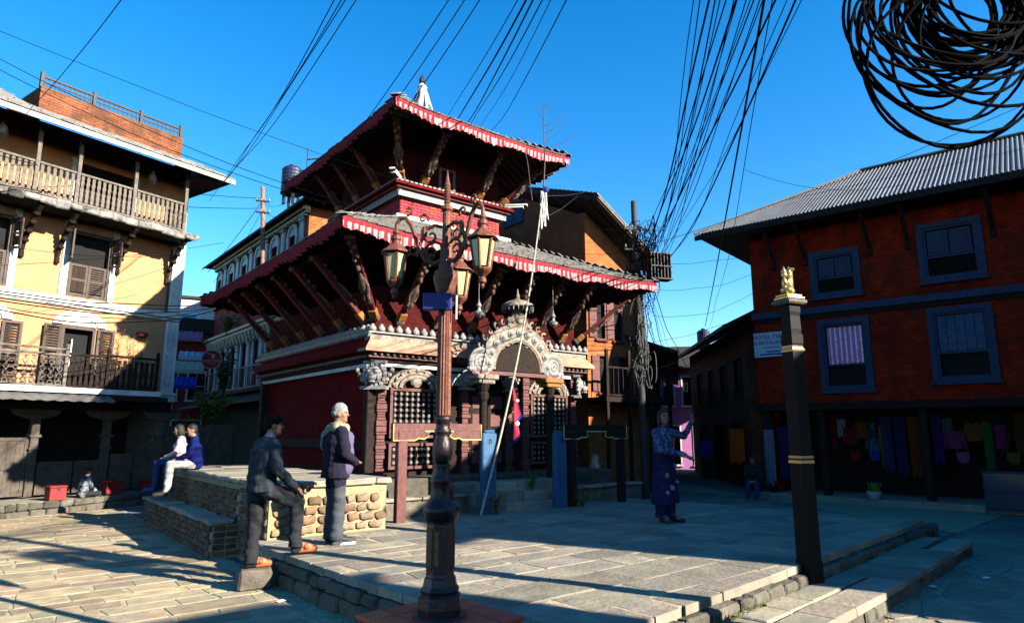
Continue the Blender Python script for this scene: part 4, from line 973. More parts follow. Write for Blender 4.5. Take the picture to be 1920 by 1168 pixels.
# ----------------------------------------------------------------- brick house on the right
rh=thing('brick_house','dark red brick house with blue timber windows and corrugated zinc roof','house',(9.6,18.6,0),R(-40))
RX0,RX1=-2.65,7.0
W1=(-.75,.33,5.85,7.0); W2=(2.05,3.24,5.92,7.3); W3=(-.68,.42,3.12,4.95); W4=(2.08,3.24,3.25,4.98); W5=(5.0,6.1,5.9,7.2); W6=(5.0,6.1,3.25,4.98)
w=MB().wall(RX0,RX1,2.72,8.35,0,.4,[W1,W2,W3,W4,W5,W6]); w.box(RX0,RX0+.39,.401,6.5,0,8.35); w.box(RX1-.39,RX1,.401,6.5,0,8.35); w.box(RX0+.4,RX1-.4,6.1,6.5,0,8.35); w.build('wall',b_right,rh)
B(RX0+.4,RX1-.4,1.0,1.04,2.75,8.3).build('inner_wall',m_dark,rh)
B(RX0-.05,RX1,-.1,-.002,5.3,5.5,.015).build('floor_beam',m_bluewood,rh); B(RX0-.03,RX1,-.05,-.002,5.17,5.3,.01).build('floor_beam',m_wood,rh)
B(RX0-.1,RX1,-.25,.2,2.5,2.72,.015).build('shop_beam',m_wood,rh)
def newar_window(q,kind):
    x0,x1,z0,z1=q; m=MB(); fw=.14
    for a,b,c,d in ((x0-fw,x0,z0-.1,z1+fw),(x1,x1+fw,z0-.1,z1+fw),(x0,x1,z1,z1+fw),(x0,x1,z0-.1,z0)): m.box(a,b,-.07,.12,c,d)
    o=m.build('window',m_bluewood,rh)
    m=MB()
    for a,b,c,d in ((x0,x0+.06,z0,z1),(x1-.06,x1,z0,z1),(x0+.06,x1-.06,z1-.06,z1),(x0+.06,x1-.06,z0,z0+.06)): m.box(a,b,-.03,.1,c,d)
    m.build('inner_frame',m_bluewood,o); B(x0-.2,x1+.2,-.14,-.0,z0-.17,z0-.102,.01).build('sill',m_bluewood,o)
    zm=z0+(z1-z0)*.42; B(x0+.06,x1-.06,.14,.16,z0,z1).build('pane',m_dark,o)
    if kind=='carved':
        B(x0+.06,x1-.06,.02,.05,zm-.03,zm+.03).build('mullion',m_bluewood,o)
        for k in range(2):
            a=x0+.08+k*(x1-x0-.16)/2; b=a+(x1-x0-.16)/2-.02; B(a,b,.03,.06,zm+.04,z1-.08,.01).build('shutter_leaf',m_bluewood,o); B(a+.1,b-.1,.015,.028,zm+.12,z1-.18,.01).build('shutter_panel',m_bluewood,o)
        l=MB(); nx=9
        for i in range(nx):
            for k in range(4):
                cx=x0+.1+(x1-x0-.2)*(i+.5)/nx; cz=z0+.1+(zm-z0-.18)*(k+.5)/4; l.tube([(cx+.05*math.cos(t),.04,cz+.05*math.sin(t)) for t in [6.283*j/8 for j in range(9)]],.012,4)
        l.build('pierced_panel',m_wood,o,kind='stuff')
    elif kind=='curtain':
        cu=MB(); n=40; vs=[]
        for i in range(n+1): x=x0+.09+(x1-x0-.18)*i/n; y=.06+.02*math.sin(i*1.1)+.008*math.sin(i*2.7); vs+=[(x,y,z1-.08),(x,y,z0+(z1-z0)*.36)]
        cu.add(vs,[(2*i,2*i+2,2*i+3,2*i+1) for i in range(n)]); cu.build('curtain',m_curt,o,smooth=True)
        B(x0+.06,x1-.06,.02,.05,z0+.62,z0+.68).build('mullion',m_bluewood,o)
    else:
        for k in range(5): a=x0+.07+k*(x1-x0-.14)/5; B(a+.004,a+(x1-x0-.14)/5-.004,.03,.06,z0+.72,z1-.07,.006).build('shutter_plank',m_bluelight,o)
        B(x0+.06,x1-.06,.02,.055,z0+.64,z0+.715).build('mullion',m_bluewood,o)
    return o
m_bluelight=M('faded_blue_plank',(.07,.11,.19),.8,.3,9,.3,col2=(.06,.09,.15),mix=.6)
m_curt=STRIPE('pink_striped_curtain',(.75,.16,.34),(.85,.72,.78),7.5,0)
newar_window(W1,'carved'); newar_window(W2,'carved'); newar_window(W3,'curtain'); newar_window(W4,'plank'); newar_window(W5,'carved'); newar_window(W6,'plank')
for x in (-1.9,-1.0,.75,1.7,3.6,4.6,6.4):
    m=MB(); m.tube([(x,-.02,6.95),(x,-.2,7.2),(x,-.55,7.6),(x,-.85,7.95)],[.05,.06,.065,.07],6); m.cbox(x-.06,x+.06,-.1,-.0,6.8,7.0,.01); m.build('eave_bracket',m_wood,rh)
# zinc roof: corrugated sheets, hip at the lane end
EX0,EX1,RY0,RY1,EZ,RZ=-4.0,7.8,-1.05,2.75,8.1,10.35; HX=.3
def zinc(x0,x1,s0,s1,k):
    m=MB(); n=int((x1-x0)/.0275); vs=[]
    for i in range(n+1):
        x=x0+(x1-x0)*i/n; lim=min(1,max(0,(x-EX0)/(HX-EX0)) if x<HX else 1); a,b=min(s0,lim),min(s1,lim)
        z=.028*math.sin(2*math.pi*x/.11)
        for s in (a,b): vs.append((x,RY0+(RY1-RY0)*s,EZ+(RZ-EZ)*s+z+.012*k-.06*(s1-s0)*(1-(s-a)/max(b-a,.001))*0))
    m.add(vs,[(2*i,2*i+2,2*i+3,2*i+1) for i in range(n)]); m.build('zinc_sheet',m_zinc,zr)
m=MB(); 
m.add([(EX0,RY0,EZ-.05),(EX1,RY0,EZ-.05),(EX1,RY1,RZ-.05),(HX,RY1,RZ-.05),(EX0,7.2,EZ-.05),(EX1,7.2,EZ-.05)],[(0,1,2,3),(0,3,4),(4,3,2,5),(1,5,2),(0,4,5,1)])
zr=m.build('roof',m_roofdark,rh)
x=EX0; k=0
while x<EX1:
    zinc(x,min(x+.86,EX1),0,.56,0); 
    if x+.86>HX-2.2: zinc(x,min(x+.86,EX1),.52,1,1)
    x+=.8; k+=1
B(HX-.1,EX1,RY1-.12,RY1+.12,RZ-.01,RZ+.07,.03).build('ridge_cap',m_zinc,zr); B(EX0,EX1,RY0-.02,RY0+.03,EZ-.2,EZ-.055).build('fascia_board',m_wood,rh)
m=MB(); m.tube([(EX0,RY0,EZ+.03),(HX,RY1,RZ+.03)],.06,6); m.build('hip_cap',m_zinc,zr)
# shop recess
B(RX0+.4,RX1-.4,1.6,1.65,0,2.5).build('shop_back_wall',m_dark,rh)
for x in (-2.4,-.9,1.6,4.2,6.6): B(x-.1,x+.1,-.1,.1,0,2.5,.012).build('shop_post',m_wood,rh)
B(RX0,RX1,-.5,1.6,-.05,.14,.02).build('shop_floor',m_slab,rh)
# ----------------------------------------------------------------- ornate painted house behind the temple
oh=thing('stucco_house','ornate house with white stucco window surrounds on red wall behind the temple','house',(-7.0,22.5,0),R(309))
m_ored=M('deep_red_plaster',(.33,.03,.03),.9,.2,4,.2); m_cream=M('cream_stucco',(.95,.8,.55),.85,.2,7,.3,dirt=(.3,.24,.17),dscale=2)
OX0,OX1=-12.2,-.6
holes=[]
upx=[-2.1-1.9*i for i in range(6)]
lox=[-2.2-1.55*i for i in range(7)]
for x in upx: holes.append((x-.36,x+.36,8.3,9.35))
for x in lox: holes.append((x-.38,x+.38,3.75,5.6))
w=MB().wall(OX0,OX1-.3,2.9,10.0,0,.35,holes); w.box(OX0,OX0+.3,.36,7,0,10.); w.box(OX0+.3,OX1-.3,6.7,7,0,10.); w.build('wall',m_ored,oh)
B(OX1-.299,OX1,-.0,7,0,10).build('side_wall',b_back,oh); B(OX0+.4,OX1-.5,.8,.85,.1,9.9).build('inner_wall',m_dark,oh)
for x in upx:
    o=MB(); N=10; I=[(x+.37*math.cos(math.pi*i/N),9.2+.33*math.sin(math.pi*i/N)) for i in range(N+1)]; O=[(x+.52*math.cos(math.pi*i/N),9.2+.48*math.sin(math.pi*i/N)) for i in range(N+1)]
    for i in range(N): o.prism([I[i],O[i],O[i+1],I[i+1]],-.07,-.003)
    for a,b in ((x-.52,x-.37),(x+.37,x+.52)): o.box(a,b,-.07,-.003,8.25,9.2)
    o.prism(I,-.03,-.004); f=o.build('window_surround',m_white,oh); B(x-.36,x+.36,.2,.22,8.3,9.35).build('pane',m_dark,f); B(x-.02,x+.02,.1,.14,8.3,9.35).build('glazing_bar',m_bluewood,f); B(x-.62,x+.62,-.12,-.003,8.16,8.245,.01).build('sill',m_white,f)
for i in range(7):
    x=-1.15-1.9*i
    if x>OX0: 
        p=B(x-.17,x+.17,-.08,-.003,8.0,9.55,.01).build('stucco_pilaster',m_white,oh); B(x-.23,x+.23,-.13,-.003,9.56,9.72,.02).build('capital',m_white,p)
B(OX0,OX1+.05,-.16,-.003,9.73,9.82,.015).build('stucco_cornice',m_cream,oh); B(OX0,OX1+.1,-.28,-.003,9.822,9.98,.02).build('stucco_cornice',m_cream,oh)
dm2=B(-.06,.06,-.2,-.003,-.09,.0,.015).mesh('dentil',m_cream)
for i in range(34): piece(dm2,'dentil',oh,(OX1-.15-i*.34,0,9.728))
for z0,z1,d in ((7.7,7.85,.2),(7.86,7.98,.3),(6.0,6.12,.3),(6.125,6.25,.4),(5.85,5.99,.18)): B(OX0,OX1+.05,-d,-.003,z0,z1,.02).build('stucco_cornice',m_cream,oh)
for i in range(26): m=MB(); x=OX1-.2-i*.44; m.tube([(x,-.02,5.55),(x,-.2,5.62),(x,-.24,5.75),(x,-.3,5.99)],[.05,.06,.07,.08],6); m.build('stucco_bracket',m_cream,oh)
for x in lox:
    f=MB()
    for a,b in ((x-.5,x-.38),(x+.38,x+.5)): f.cbox(a,b,-.1,-.003,3.7,5.7,.02)
    f.cbox(x-.56,x+.56,-.14,-.003,5.7,5.82,.02); fo=f.build('window_surround',m_white,oh); B(x-.38,x+.38,.2,.22,3.75,5.6).build('pane',m_dark,fo)
    for sx in (-1,1): B(x+sx*.2-.17,x+sx*.2+.17,.08,.12,3.75,5.55,.01).build('shutter_leaf',m_bluelight if sx<0 else m_dark,fo)
for i in range(8):
    x=-1.4-1.55*i
    if x>OX0: m=MB(); m.lathe([(.13,3.7),(.13,3.82),(.1,3.86),(.09,5.4),(.13,5.46),(.14,5.55)],10,c=(x,-.1,0)); m.build('stucco_column',m_white,oh)
rail(oh,-11.6,-2.6,-.5,3.55,4.45,36,m_iron); B(-11.8,-1.6,-.62,-.0,3.42,3.55).build('balcony_deck',m_wood,oh)
m=MB(); m.add([(OX0,-1.3,3.0),(OX1,-1.3,3.0),(OX1,-.0,3.45),(OX0,-.0,3.45),(OX0,-1.3,2.92),(OX1,-1.3,2.92)],[(0,1,2,3),(0,4,5,1)]); m.build('shop_awning',m_roofdark,oh)
B(OX0,OX1-.3,.36,.42,.0,2.9).build('shopfront',m_dark,oh)
m=MB(); m.add([(OX0-.8,-.55,10.0),(OX1+.75,-.55,10.0),(OX1+.75,3.4,12.0),(OX0-.8,3.4,12.0),(OX0-.8,7.8,10),(OX1+.75,7.8,10),(OX0-.8,-.55,9.9),(OX1+.75,-.55,9.9)],[(0,1,2,3),(3,2,5,4),(0,6,7,1),(0,3,4),(1,5,2)]); m.build('roof',m_roofdark,oh)
# ----------------------------------------------------------------- brick house behind the temple's right side
dh=thing('gabled_brick_house','tall orange brick house with sunlit side behind the temple','house',(2.3,20.0,0),TA)
dholes=[(.42,.78,4.75,5.9),(1.2,1.56,4.75,6.0),(.5,.85,3.1,4.2),(1.4,1.75,3.1,4.2)]
w=MB().wall(0,2.7,0,7.1,0,.35,dholes); w.prism([(0,7.101),(2.7,7.101),(0,8.75)],0,.35); w.build('front_wall',b_back,dh)
w=MB(); w.prism([(0.352,0),(9,0),(9,8.75),(4.8,10.9),(0.352,8.8)],-.35,0); 
w.v=[(p[1]+.352,p[0],p[2]) for p in w.v]; w.build('side_wall',b_dside,dh)
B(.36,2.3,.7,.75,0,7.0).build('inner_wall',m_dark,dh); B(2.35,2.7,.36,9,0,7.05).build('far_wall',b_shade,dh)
for (a,b,c,d) in dholes:
    f=window(dh,a,b,c,d,0,m_maroon,.06,sill=True,bars=(0,0)); sx=B(a-.34,a-.05,-.05,-.012,c,d,.008).build('shutter_leaf',m_redcloth if False else m_maroon,f)
f=MB()
for (a,b,c,d) in ((3.0,3.12,9.2,10.0),(4.0,4.12,9.2,10.0),(3.12,4.0,9.2,9.28),(3.12,4.0,9.92,10.0),(3.53,3.59,9.28,9.92)): f.box(-.06,.0,a,b,c,d)
fo=f.build('side_window',m_bluewood,dh); B(-.02,-.003,3.12,4.0,9.28,9.92).build('pane',m_bluelight,fo)
DP=lambda x,y:9.0+.36*(y+.8)-.58*(x+.25)
c4=[(-.3,-.85),(3.0,-.8),(3.0,5.2),(-.3,4.9)]; f=MB(); f.add([(x,y,DP(x,y)) for x,y in c4]+[(x,y,DP(x,y)-.16) for x,y in c4]+[(-.3,9.5,8.6),(3.0,9.5,7.6)],[(0,1,2,3),(7,6,5,4),(0,4,5,1),(1,5,6,2),(2,6,7,3),(3,7,4,0),(3,2,9,8)]); f.build('roof',m_roofdark,dh)
sl=MB(); random.seed(77)
for k in range(30):
    x=-.34
    while x<2.95:
        ww=min(random.uniform(.2,.36),3.02-x); y=-.9+k*.2; q=[(x,y),(x+ww-.01,y),(x+ww-.01,y+.28),(x,y+.28)]; sl.add([(a_,b_,DP(a_,b_)+.005) for a_,b_ in q]+[(a_,b_,DP(a_,b_)+(.05 if i<2 else .02)) for i,(a_,b_) in enumerate(q)],[(4,5,6,7),(0,1,5,4),(1,2,6,5),(3,0,4,7)]); x+=ww
sl.build('slate_courses',m_slate,dh,kind='stuff')
m=MB(); m.tube([(-.28,-.86,DP(-.28,-.86)-.06),(2.98,-.82,DP(2.98,-.82)-.06)],.05,4,off=.785); m.build('barge_board',m_woodgrey,dh)
for i in range(6): y=-.4+i*.9; m=MB(); m.tube([(-.26,y,DP(-.26,y)-.2),(1.5,y,DP(1.5,y)-.2)],.04,4,off=.785); m.build('rafter',m_roofdark,dh)
B(-.1,2.9,-.85,-.0,2.75,2.9,.01).build('balcony_deck',m_wood,dh); rail(dh,-.05,2.85,-.8,2.9,3.8,14,m_wood)
for x in (-.02,.95,1.9,2.85): B(x-.05,x+.05,-.84,-.76,.0,4.3,.008).build('balcony_post',m_wood,dh)
# ----------------------------------------------------------------- plainer houses: lane, far ends, and the ones beside the camera
def plain_house(name,label,loc,rz,x0,x1,dep,h,mat,wins,wmat,roof='gable',over=.7,rise=1.6,group=None,frame=None,rmat=None,door=None):
    t=thing(name,label,'house',loc,rz,group); hs=[(x-w_/2,x+w_/2,z,z+hh) for (x,z,w_,hh) in wins]
    w=MB().wall(x0,x1,-.1,h,0,.3,hs); w.box(x0,x0+.3,.301,dep,-.1,h); w.box(x1-.3,x1,.301,dep,-.1,h); w.box(x0+.301,x1-.301,dep-.3,dep,-.1,h); w.build('wall',mat,t)
    B(x0+.31,x1-.31,.7,.74,0,h-.05).build('inner_wall',m_dark,t)
    for q in hs: window(t,*q,0,frame or wmat,.08,bars=(1,1 if q[3]-q[2]<1.6 else 2),barmat=wmat)
    rmat=rmat or m_roofdark; m=MB()
    if roof=='gable':
        m.add([(x0-over,-over,h-.2),(x1+over,-over,h-.2),(x1+over,dep/2,h+rise),(x0-over,dep/2,h+rise),(x0-over,dep+over,h-.2),(x1+over,dep+over,h-.2),(x0-over,-over,h-.32),(x1+over,-over,h-.32),(x1+over,dep/2,h+rise-.12),(x0-over,dep/2,h+rise-.12),(x0-over,dep+over,h-.32),(x1+over,dep+over,h-.32)],[(0,1,2,3),(3,2,5,4),(6,7,8,9),(9,8,11,10),(0,6,7,1),(4,10,11,5),(0,3,9,6),(3,4,10,9),(1,2,8,7),(2,5,11,8)])
        m2=MB(); 
        for xx in (x0+.15,x1-.15): m2.add([(xx,.1,h),(xx,dep-.1,h),(xx,dep/2,h+rise-.3)],[(0,1,2)])
        m2.build('gable',mat,t)
    else:
        m.box(x0-.15,x1+.15,-.15,dep+.15,h,h+.14); m.box(x0-.1,x1+.1,-.1,.05,h+.14,h+.7)
    m.build('roof',rmat,t)
    return t
bl=m_bluewood
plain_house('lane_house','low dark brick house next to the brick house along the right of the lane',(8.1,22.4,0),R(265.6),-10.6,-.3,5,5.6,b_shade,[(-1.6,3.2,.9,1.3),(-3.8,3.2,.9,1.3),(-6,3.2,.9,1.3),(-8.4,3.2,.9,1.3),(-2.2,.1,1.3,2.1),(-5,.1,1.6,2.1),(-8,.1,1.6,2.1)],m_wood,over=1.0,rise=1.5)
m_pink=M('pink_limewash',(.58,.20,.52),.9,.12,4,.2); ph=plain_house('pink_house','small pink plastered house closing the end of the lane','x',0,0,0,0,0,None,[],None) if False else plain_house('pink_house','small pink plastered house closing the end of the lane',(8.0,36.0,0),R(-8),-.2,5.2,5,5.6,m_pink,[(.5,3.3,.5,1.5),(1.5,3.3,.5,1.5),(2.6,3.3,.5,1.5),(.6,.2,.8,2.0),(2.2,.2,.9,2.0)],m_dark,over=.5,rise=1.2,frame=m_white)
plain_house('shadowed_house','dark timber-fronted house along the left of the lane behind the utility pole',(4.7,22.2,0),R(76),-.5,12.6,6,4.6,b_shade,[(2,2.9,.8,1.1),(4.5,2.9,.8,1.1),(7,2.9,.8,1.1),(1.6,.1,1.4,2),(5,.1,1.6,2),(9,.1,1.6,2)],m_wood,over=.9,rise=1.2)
plain_house('white_house','narrow white house glimpsed beside the utility pole',(5.2,28.2,0),R(80),.2,4,4,6.3,m_white,[(1,3,.7,1.1),(2.8,3,.7,1.1)],m_wood,'flat')
# concrete terrace with balconies at the far end of the left lane
cg=plain_house('concrete_house','white concrete house with stacked balconies at the end of the left lane',(-21.5,40.0,0),R(-62),-9,4.6,8,9.3,m_white,[(x,z,1.1,1.6) for z in (1,4.2,7.3) for x in (-6,-3.5,-1,1.6,3.6)],m_bluewood,'flat')
for z in (3.6,6.9):
    B(-8.8,4.6,-1.3,-.0,z-.18,z,.02).build('balcony_slab',m_fascia,cg); rail(cg,-8.7,4.5,-1.25,z,z+.95,40,m_iron)
plain_house('brick_tower_house','slim red brick house with blue drainpipe behind the ochre house',(-15.6,31.5,0),R(28),-1.6,1.35,5,6.6,M('red_lane_wall',(.40,.05,.05),.9,.2,4,.2),[(-.7,3.4,.7,1.3),(.5,3.4,.7,1.3),(.2,.2,1.2,2.2)],m_white,'flat',frame=m_white)
# houses that stand to the right of and behind the viewpoint; their shade falls across the square
wk=[(x,z,1.0,1.5) for z in (.9,3.7,6.0) for x in (-7,-4.6,-2.4)]
K=(12.63,2.33)
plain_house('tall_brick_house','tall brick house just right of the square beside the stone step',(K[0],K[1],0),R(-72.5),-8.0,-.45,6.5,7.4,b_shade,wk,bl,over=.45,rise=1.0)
plain_house('added_gap_house','unseen brick house added to block the sun gap behind the tall house',(16.4,9.6,0),R(-90),-4.6,.6,7,9.3,b_shade,[(x,z,1.0,1.4) for z in (1,3.7,6.4) for x in (-3.4,-1)],bl,over=.5,rise=1.2)  # unseen house, added to stop sun through the gap past the tall house
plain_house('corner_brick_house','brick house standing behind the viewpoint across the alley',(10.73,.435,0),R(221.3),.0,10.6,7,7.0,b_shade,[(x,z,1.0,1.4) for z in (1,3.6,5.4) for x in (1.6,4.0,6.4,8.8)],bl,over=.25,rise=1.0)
# ================================================================= lamp post
lp=thing('street_lamp','ornate bronze street lamp with three hexagonal lanterns on a red tiled base','street lamp',(-.525,5.08,0),0)
ped=B(-.41,.41,-.41,.41,-.05,.545).build('pedestal',m_tile,lp,rz=R(43))
for i in range(4):
    for k in range(4):
        if i in (1,2) and k in (1,2): continue
        x=-.44+i*.22; y=-.44+k*.22; B(x+.003,x+.217,y+.003,y+.217,.547,.578,.006,.001).build('tile',m_tile,ped)
B(-.425,.425,-.425,.425,.5455,.57).build('grout_bed',m_grout,ped)
B(-.215,.215,-.215,.215,.571,.579,.003).build('tile',m_tile,ped)
for k in range(4):
    for s in (0,1):
        m=MB(); m.T=Matrix.Rotation(k*math.pi/2,4,'Z'); 
        for r_ in range(2): m.cbox(-.41+.205*(2*s)+.004,-.41+.205*(2*s+2)-.004,-.435,-.411,.05+.245*r_,.05+.245*(r_+1)-.006,.005)
        m.build('side_tile',m_tile,ped)
ln=MB(); ln.lathe([(.23,.579),(.23,.59),(.22,.594)],24); ln.build('base_ring',m_iron,lp)
O8=math.pi/8; m_shadebronze=M('shaded_maroon_bronze',(.020,.007,.009),.42,.35,9,.25,spec=.35)  # darker copy of the bronze, shade on the lower post put into its colour
b=MB(); b.lathe([(.185,.594),(.19,.64),(.185,.72),(.165,.735),(.172,.76),(.15,.79),(.138,.84),(.128,.85)],8,off=O8); b.build('octagonal_plinth',m_shadebronze,lp)
b=MB(); b.lathe([(.128,.85),(.124,.87),(.124,1.22),(.13,1.24)],8,off=O8); body=b.build('octagonal_body',m_shadebronze,lp)
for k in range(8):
    a=k*math.pi/4; m=MB(); m.T=Matrix.Rotation(a,4,'Z'); m.cbox(.112,.121,-.032,.032,.9,1.19,.006); m.build('body_panel',m_shadebronze if k%2 else m_iron,body)
m=MB(); m.T=Matrix.Rotation(R(-100),4,'Z'); m.cbox(.117,.124,-.016,.016,.93,1.17,.004)
for k in range(7): m.ell((.124,.006*(-1)**k,.95+.033*k),(.006,.012,.014),6,4)
m.build('gilt_panel_relief',m_ochre,body)
b=MB(); b.lathe([(.13,1.24),(.145,1.255),(.15,1.28),(.16,1.3),(.163,1.325),(.15,1.345),(.12,1.37),(.1,1.4),(.092,1.44),(.088,1.5),(.1,1.515),(.098,1.54),(.075,1.565),(.068,1.62),(.078,1.635),(.066,1.65)],24,mod=lambda k,z:1+(.03*math.cos(k*math.pi*2/3) if 1.36<z<1.5 else 0)); b.build('fluted_bell',m_shadebronze,lp,smooth=True)
b=MB(); b.lathe([(.06,1.65),(.078,1.68),(.087,1.73),(.083,1.79),(.066,1.84),(.058,1.86),(.075,1.875),(.075,1.895),(.06,1.91),(.064,1.95),(.078,1.965),(.078,1.99),(.06,2.005)],24,mod=lambda k,z:1+(.035*math.cos(k*math.pi*2/3) if 1.67<z<1.83 else 0)); b.build('leaf_bulb',m_shadebronze,lp,smooth=True)
b=MB(); b.lathe([(.054,2.005),(.052,2.4),(.049,2.95)],32,mod=lambda k,z:1+.06*math.cos(k*math.pi)); b.build('fluted_shaft',m_bronze,lp)
b=MB(); b.lathe([(.055,2.94),(.06,2.95),(.075,2.97),(.078,3.0),(.092,3.05),(.098,3.09),(.085,3.11),(.09,3.125),(.06,3.145),(.052,3.17),(.058,3.18),(.045,3.2)],24,mod=lambda k,z:1+(.03*math.cos(k*math.pi*2/3) if 2.98<z<3.09 else 0)); b.build('vase_collar',m_bronze,lp,smooth=True)
b=MB(); b.lathe([(.046,3.2),(.046,3.33),(.05,3.335),(.05,3.35),(.042,3.36)],24,mod=lambda k,z:1+.05*math.cos(k*math.pi)); b.build('upper_shaft',m_bronze,lp)
b=MB(); b.lathe([(.034,3.36),(.034,3.62),(.05,3.64),(.05,3.66),(.026,3.68)]+[(.022+.006*(i%2),3.69+.012*i) for i in range(14)]+[(.018,3.88),(.008,3.94),(.002,3.98)],12); b.build('spire',m_bronze,lp)
B(-.16,.06,-.12,-.075,2.80,2.935,.006).build('blue_sign_plate',M('navy_sign',(.012,.02,.16),.5,.1),lp); B(.088,.1,-.05,-.038,2.74,2.93).build('lamp_tube',m_white,lp)
def lantern(arm,cx,z):
    """hexagonal lantern hung at the arm end; z = top of glass"""
    m=MB(); m.lathe([(.018,z+.19),(.028,z+.18),(.03,z+.165),(.022,z+.15),(.042,z+.14),(.045,z+.11),(.036,z+.1),(.036,z+.075),(.05,z+.07),(.065,z+.05),(.085,z+.028),(.12,z+.005),(.122,z-.004),(.11,z-.01)],12,c=(cx,0,0),mod=lambda k,zz:1+(.05*math.cos(k*math.pi) if zz<z+.06 else 0)); L=m.build('lantern',m_bronze,arm)
    rt,rb,h=.096,.06,.235
    for k in range(6):
        a0=k*math.pi/3; a1=a0+math.pi/3; P=lambda r,a,zz:Vector((cx+r*math.cos(a),r*math.sin(a),zz))
        m=MB(); m.tube([P(rt,a0,z-.005),P(rb,a0,z-h)],.011,5); m.build('lantern_rib',m_bronze,L)
        q=[P(rt,a0,z-.012),P(rt,a1,z-.012),P(rb,a1,z-h+.01),P(rb,a0,z-h+.01)]; c=sum(q,Vector())/4; n=Vector((math.cos(a0+math.pi/6),math.sin(a0+math.pi/6),-.17)).normalized()
        q=[c+(p-c)*.93 for p in q]; qi=[p-n*.006 for p in q]; m=MB(); m.add(q+qi,[(0,1,2,3),(7,6,5,4),(0,4,5,1),(1,5,6,2),(2,6,7,3),(3,7,4,0)]); m.build('glass_pane',m_lampglass,L)
    m=MB(); m.lathe([(.066,z-h+.005),(.07,z-h-.005),(.06,z-h-.02),(.045,z-h-.035),(.03,z-h-.05),(.02,z-h-.06),(.03,z-h-.075),(.032,z-h-.1),(.015,z-h-.115),(.018,z-h-.13),(.004,z-h-.15)],12,c=(cx,0,0)); m.build('bottom_finial',m_bronze,L)
def spiral(cx,cz,r,a0,turns,n=22,sh=.8): return [(cx+r*(1-sh*i/n)*math.cos(a0+turns*6.283*i/n),0,cz+r*(1-sh*i/n)*math.sin(a0+turns*6.283*i/n)) for i in range(n+1)]
for ang in (167,80,-45):
    arm=MB(); 
    arm.tube([(.04,0,3.22),(.1,0,3.2),(.17,0,3.23),(.22,0,3.31),(.26,0,3.42),(.3,0,3.53),(.35,0,3.6),(.4,0,3.6),(.43,0,3.55),(.43,0,3.47)],[.02,.02,.019,.018,.018,.018,.018,.018,.016,.014],7)
    arm.tube([(.04,0,3.5),(.1,0,3.52),(.16,0,3.5),(.2,0,3.44),(.22,0,3.36)],.014,6)
    arm.tube(spiral(.13,3.43,.075,1.8,-1.2),[.014-.0003*i for i in range(23)],6); arm.tube(spiral(.12,3.29,.06,-1.4,1.2),[.013-.0003*i for i in range(23)],6)
    arm.tube(spiral(.28,3.33,.055,2.8,1.1),[.012-.0003*i for i in range(23)],6); arm.tube(spiral(.33,3.66,.04,-1.2,-1.1),[.011-.0002*i for i in range(23)],6)
    arm.tube(spiral(.2,3.58,.045,3.6,-1.0),[.012-.0002*i for i in range(23)],6); arm.ell((.19,0,3.47),(.03,.02,.05),7,5); arm.ell((.24,0,3.3),(.02,.018,.04),7,5)
    arm.tube([(.05,0,3.36),(.09,0,3.38),(.15,0,3.36),(.2,0,3.3)],.012,6)
    a=arm.build('scroll_arm',m_bronze,lp,rz=R(ang)); lantern(a,.43,3.31 if ang!=80 else 3.24)
for o_ in lp.children:
    if o_.name.split('.')[0] in ('octagonal_plinth','octagonal_body','fluted_bell','leaf_bulb','base_ring'): o_.scale=(.86,.86,1)
# ================================================================= gilt-topped stone pillar
gp=thing('carved_pillar','black square stone pillar with gold bands and gilt figures on top','pillar',(3.43,8.0,0),R(22))
def sq(prof): 
    m=MB(); m.lathe([(r*1.414*(.68 if r<.16 else .72),z) for r,z in prof],4,off=math.pi/4); return m
sq([(.15,.0),(.15,.42),(.138,.44),(.136,1.52)]).build('lower_shaft',m_black,gp); sq([(.146,1.52),(.15,1.54),(.142,1.555)]).build('gold_band',m_gold,gp); sq([(.141,1.575),(.148,1.59),(.14,1.605)]).build('gold_band',m_gold,gp)
sq([(.13,1.555),(.13,1.62),(.128,2.84)]).build('middle_shaft',m_black,gp); sq([(.135,2.84),(.145,2.86),(.132,2.88)]).build('gold_band',m_gold,gp); sq([(.126,2.88),(.118,2.895),(.126,2.915)]).build('gold_band',m_gold,gp)
sq([(.12,2.91),(.13,2.94),(.13,3.05),(.112,3.07),(.118,3.12),(.112,3.28),(.125,3.33),(.125,3.4),(.15,3.42)]).build('upper_shaft',m_black,gp); sq([(.17,3.42),(.2,3.44),(.2,3.47),(.18,3.48)]).build('capital_slab',m_woodgrey,gp)
m=MB(); m.cbox(-.135,.135,-.115,.115,3.481,3.52,.01); m.cbox(-.12,.12,-.1,.1,3.52,3.55,.008)
for k in range(10): m.ell((-.125+.0278*k,-.115,3.5),(.014,.012,.018),6,4)
m.build('gilt_base',m_gold,gp)
def idol(x,y,rz,h):
    m=MB(); m.T=Matrix.Translation((x,y,3.545))@Matrix.Rotation(rz,4,'Z')@Matrix.Scale(h,4)
    m.ell((0,0,.06),(.075,.06,.05),10,6); m.ell((0,.0,.15),(.05,.038,.085),9,7); m.ell((0,0,.27),(.034,.036,.045),9,7); m.lathe([(.03,.29),(.036,.31),(.02,.34),(.008,.38)],8)
    for sx in (-1,1):
        m.tube([(sx*.05,0,.21),(sx*.075,-.02,.15),(sx*.03,-.06,.15)],[.018,.016,.013],6); m.tube([(sx*.04,0,.06),(sx*.07,-.06,.06),(sx*.02,-.085,.04)],[.03,.028,.02],6)
    m.build('gilt_figure',m_gold,gp,smooth=True)
idol(-.06,-.01,R(35),.95); idol(.06,.03,R(-140),1.0)
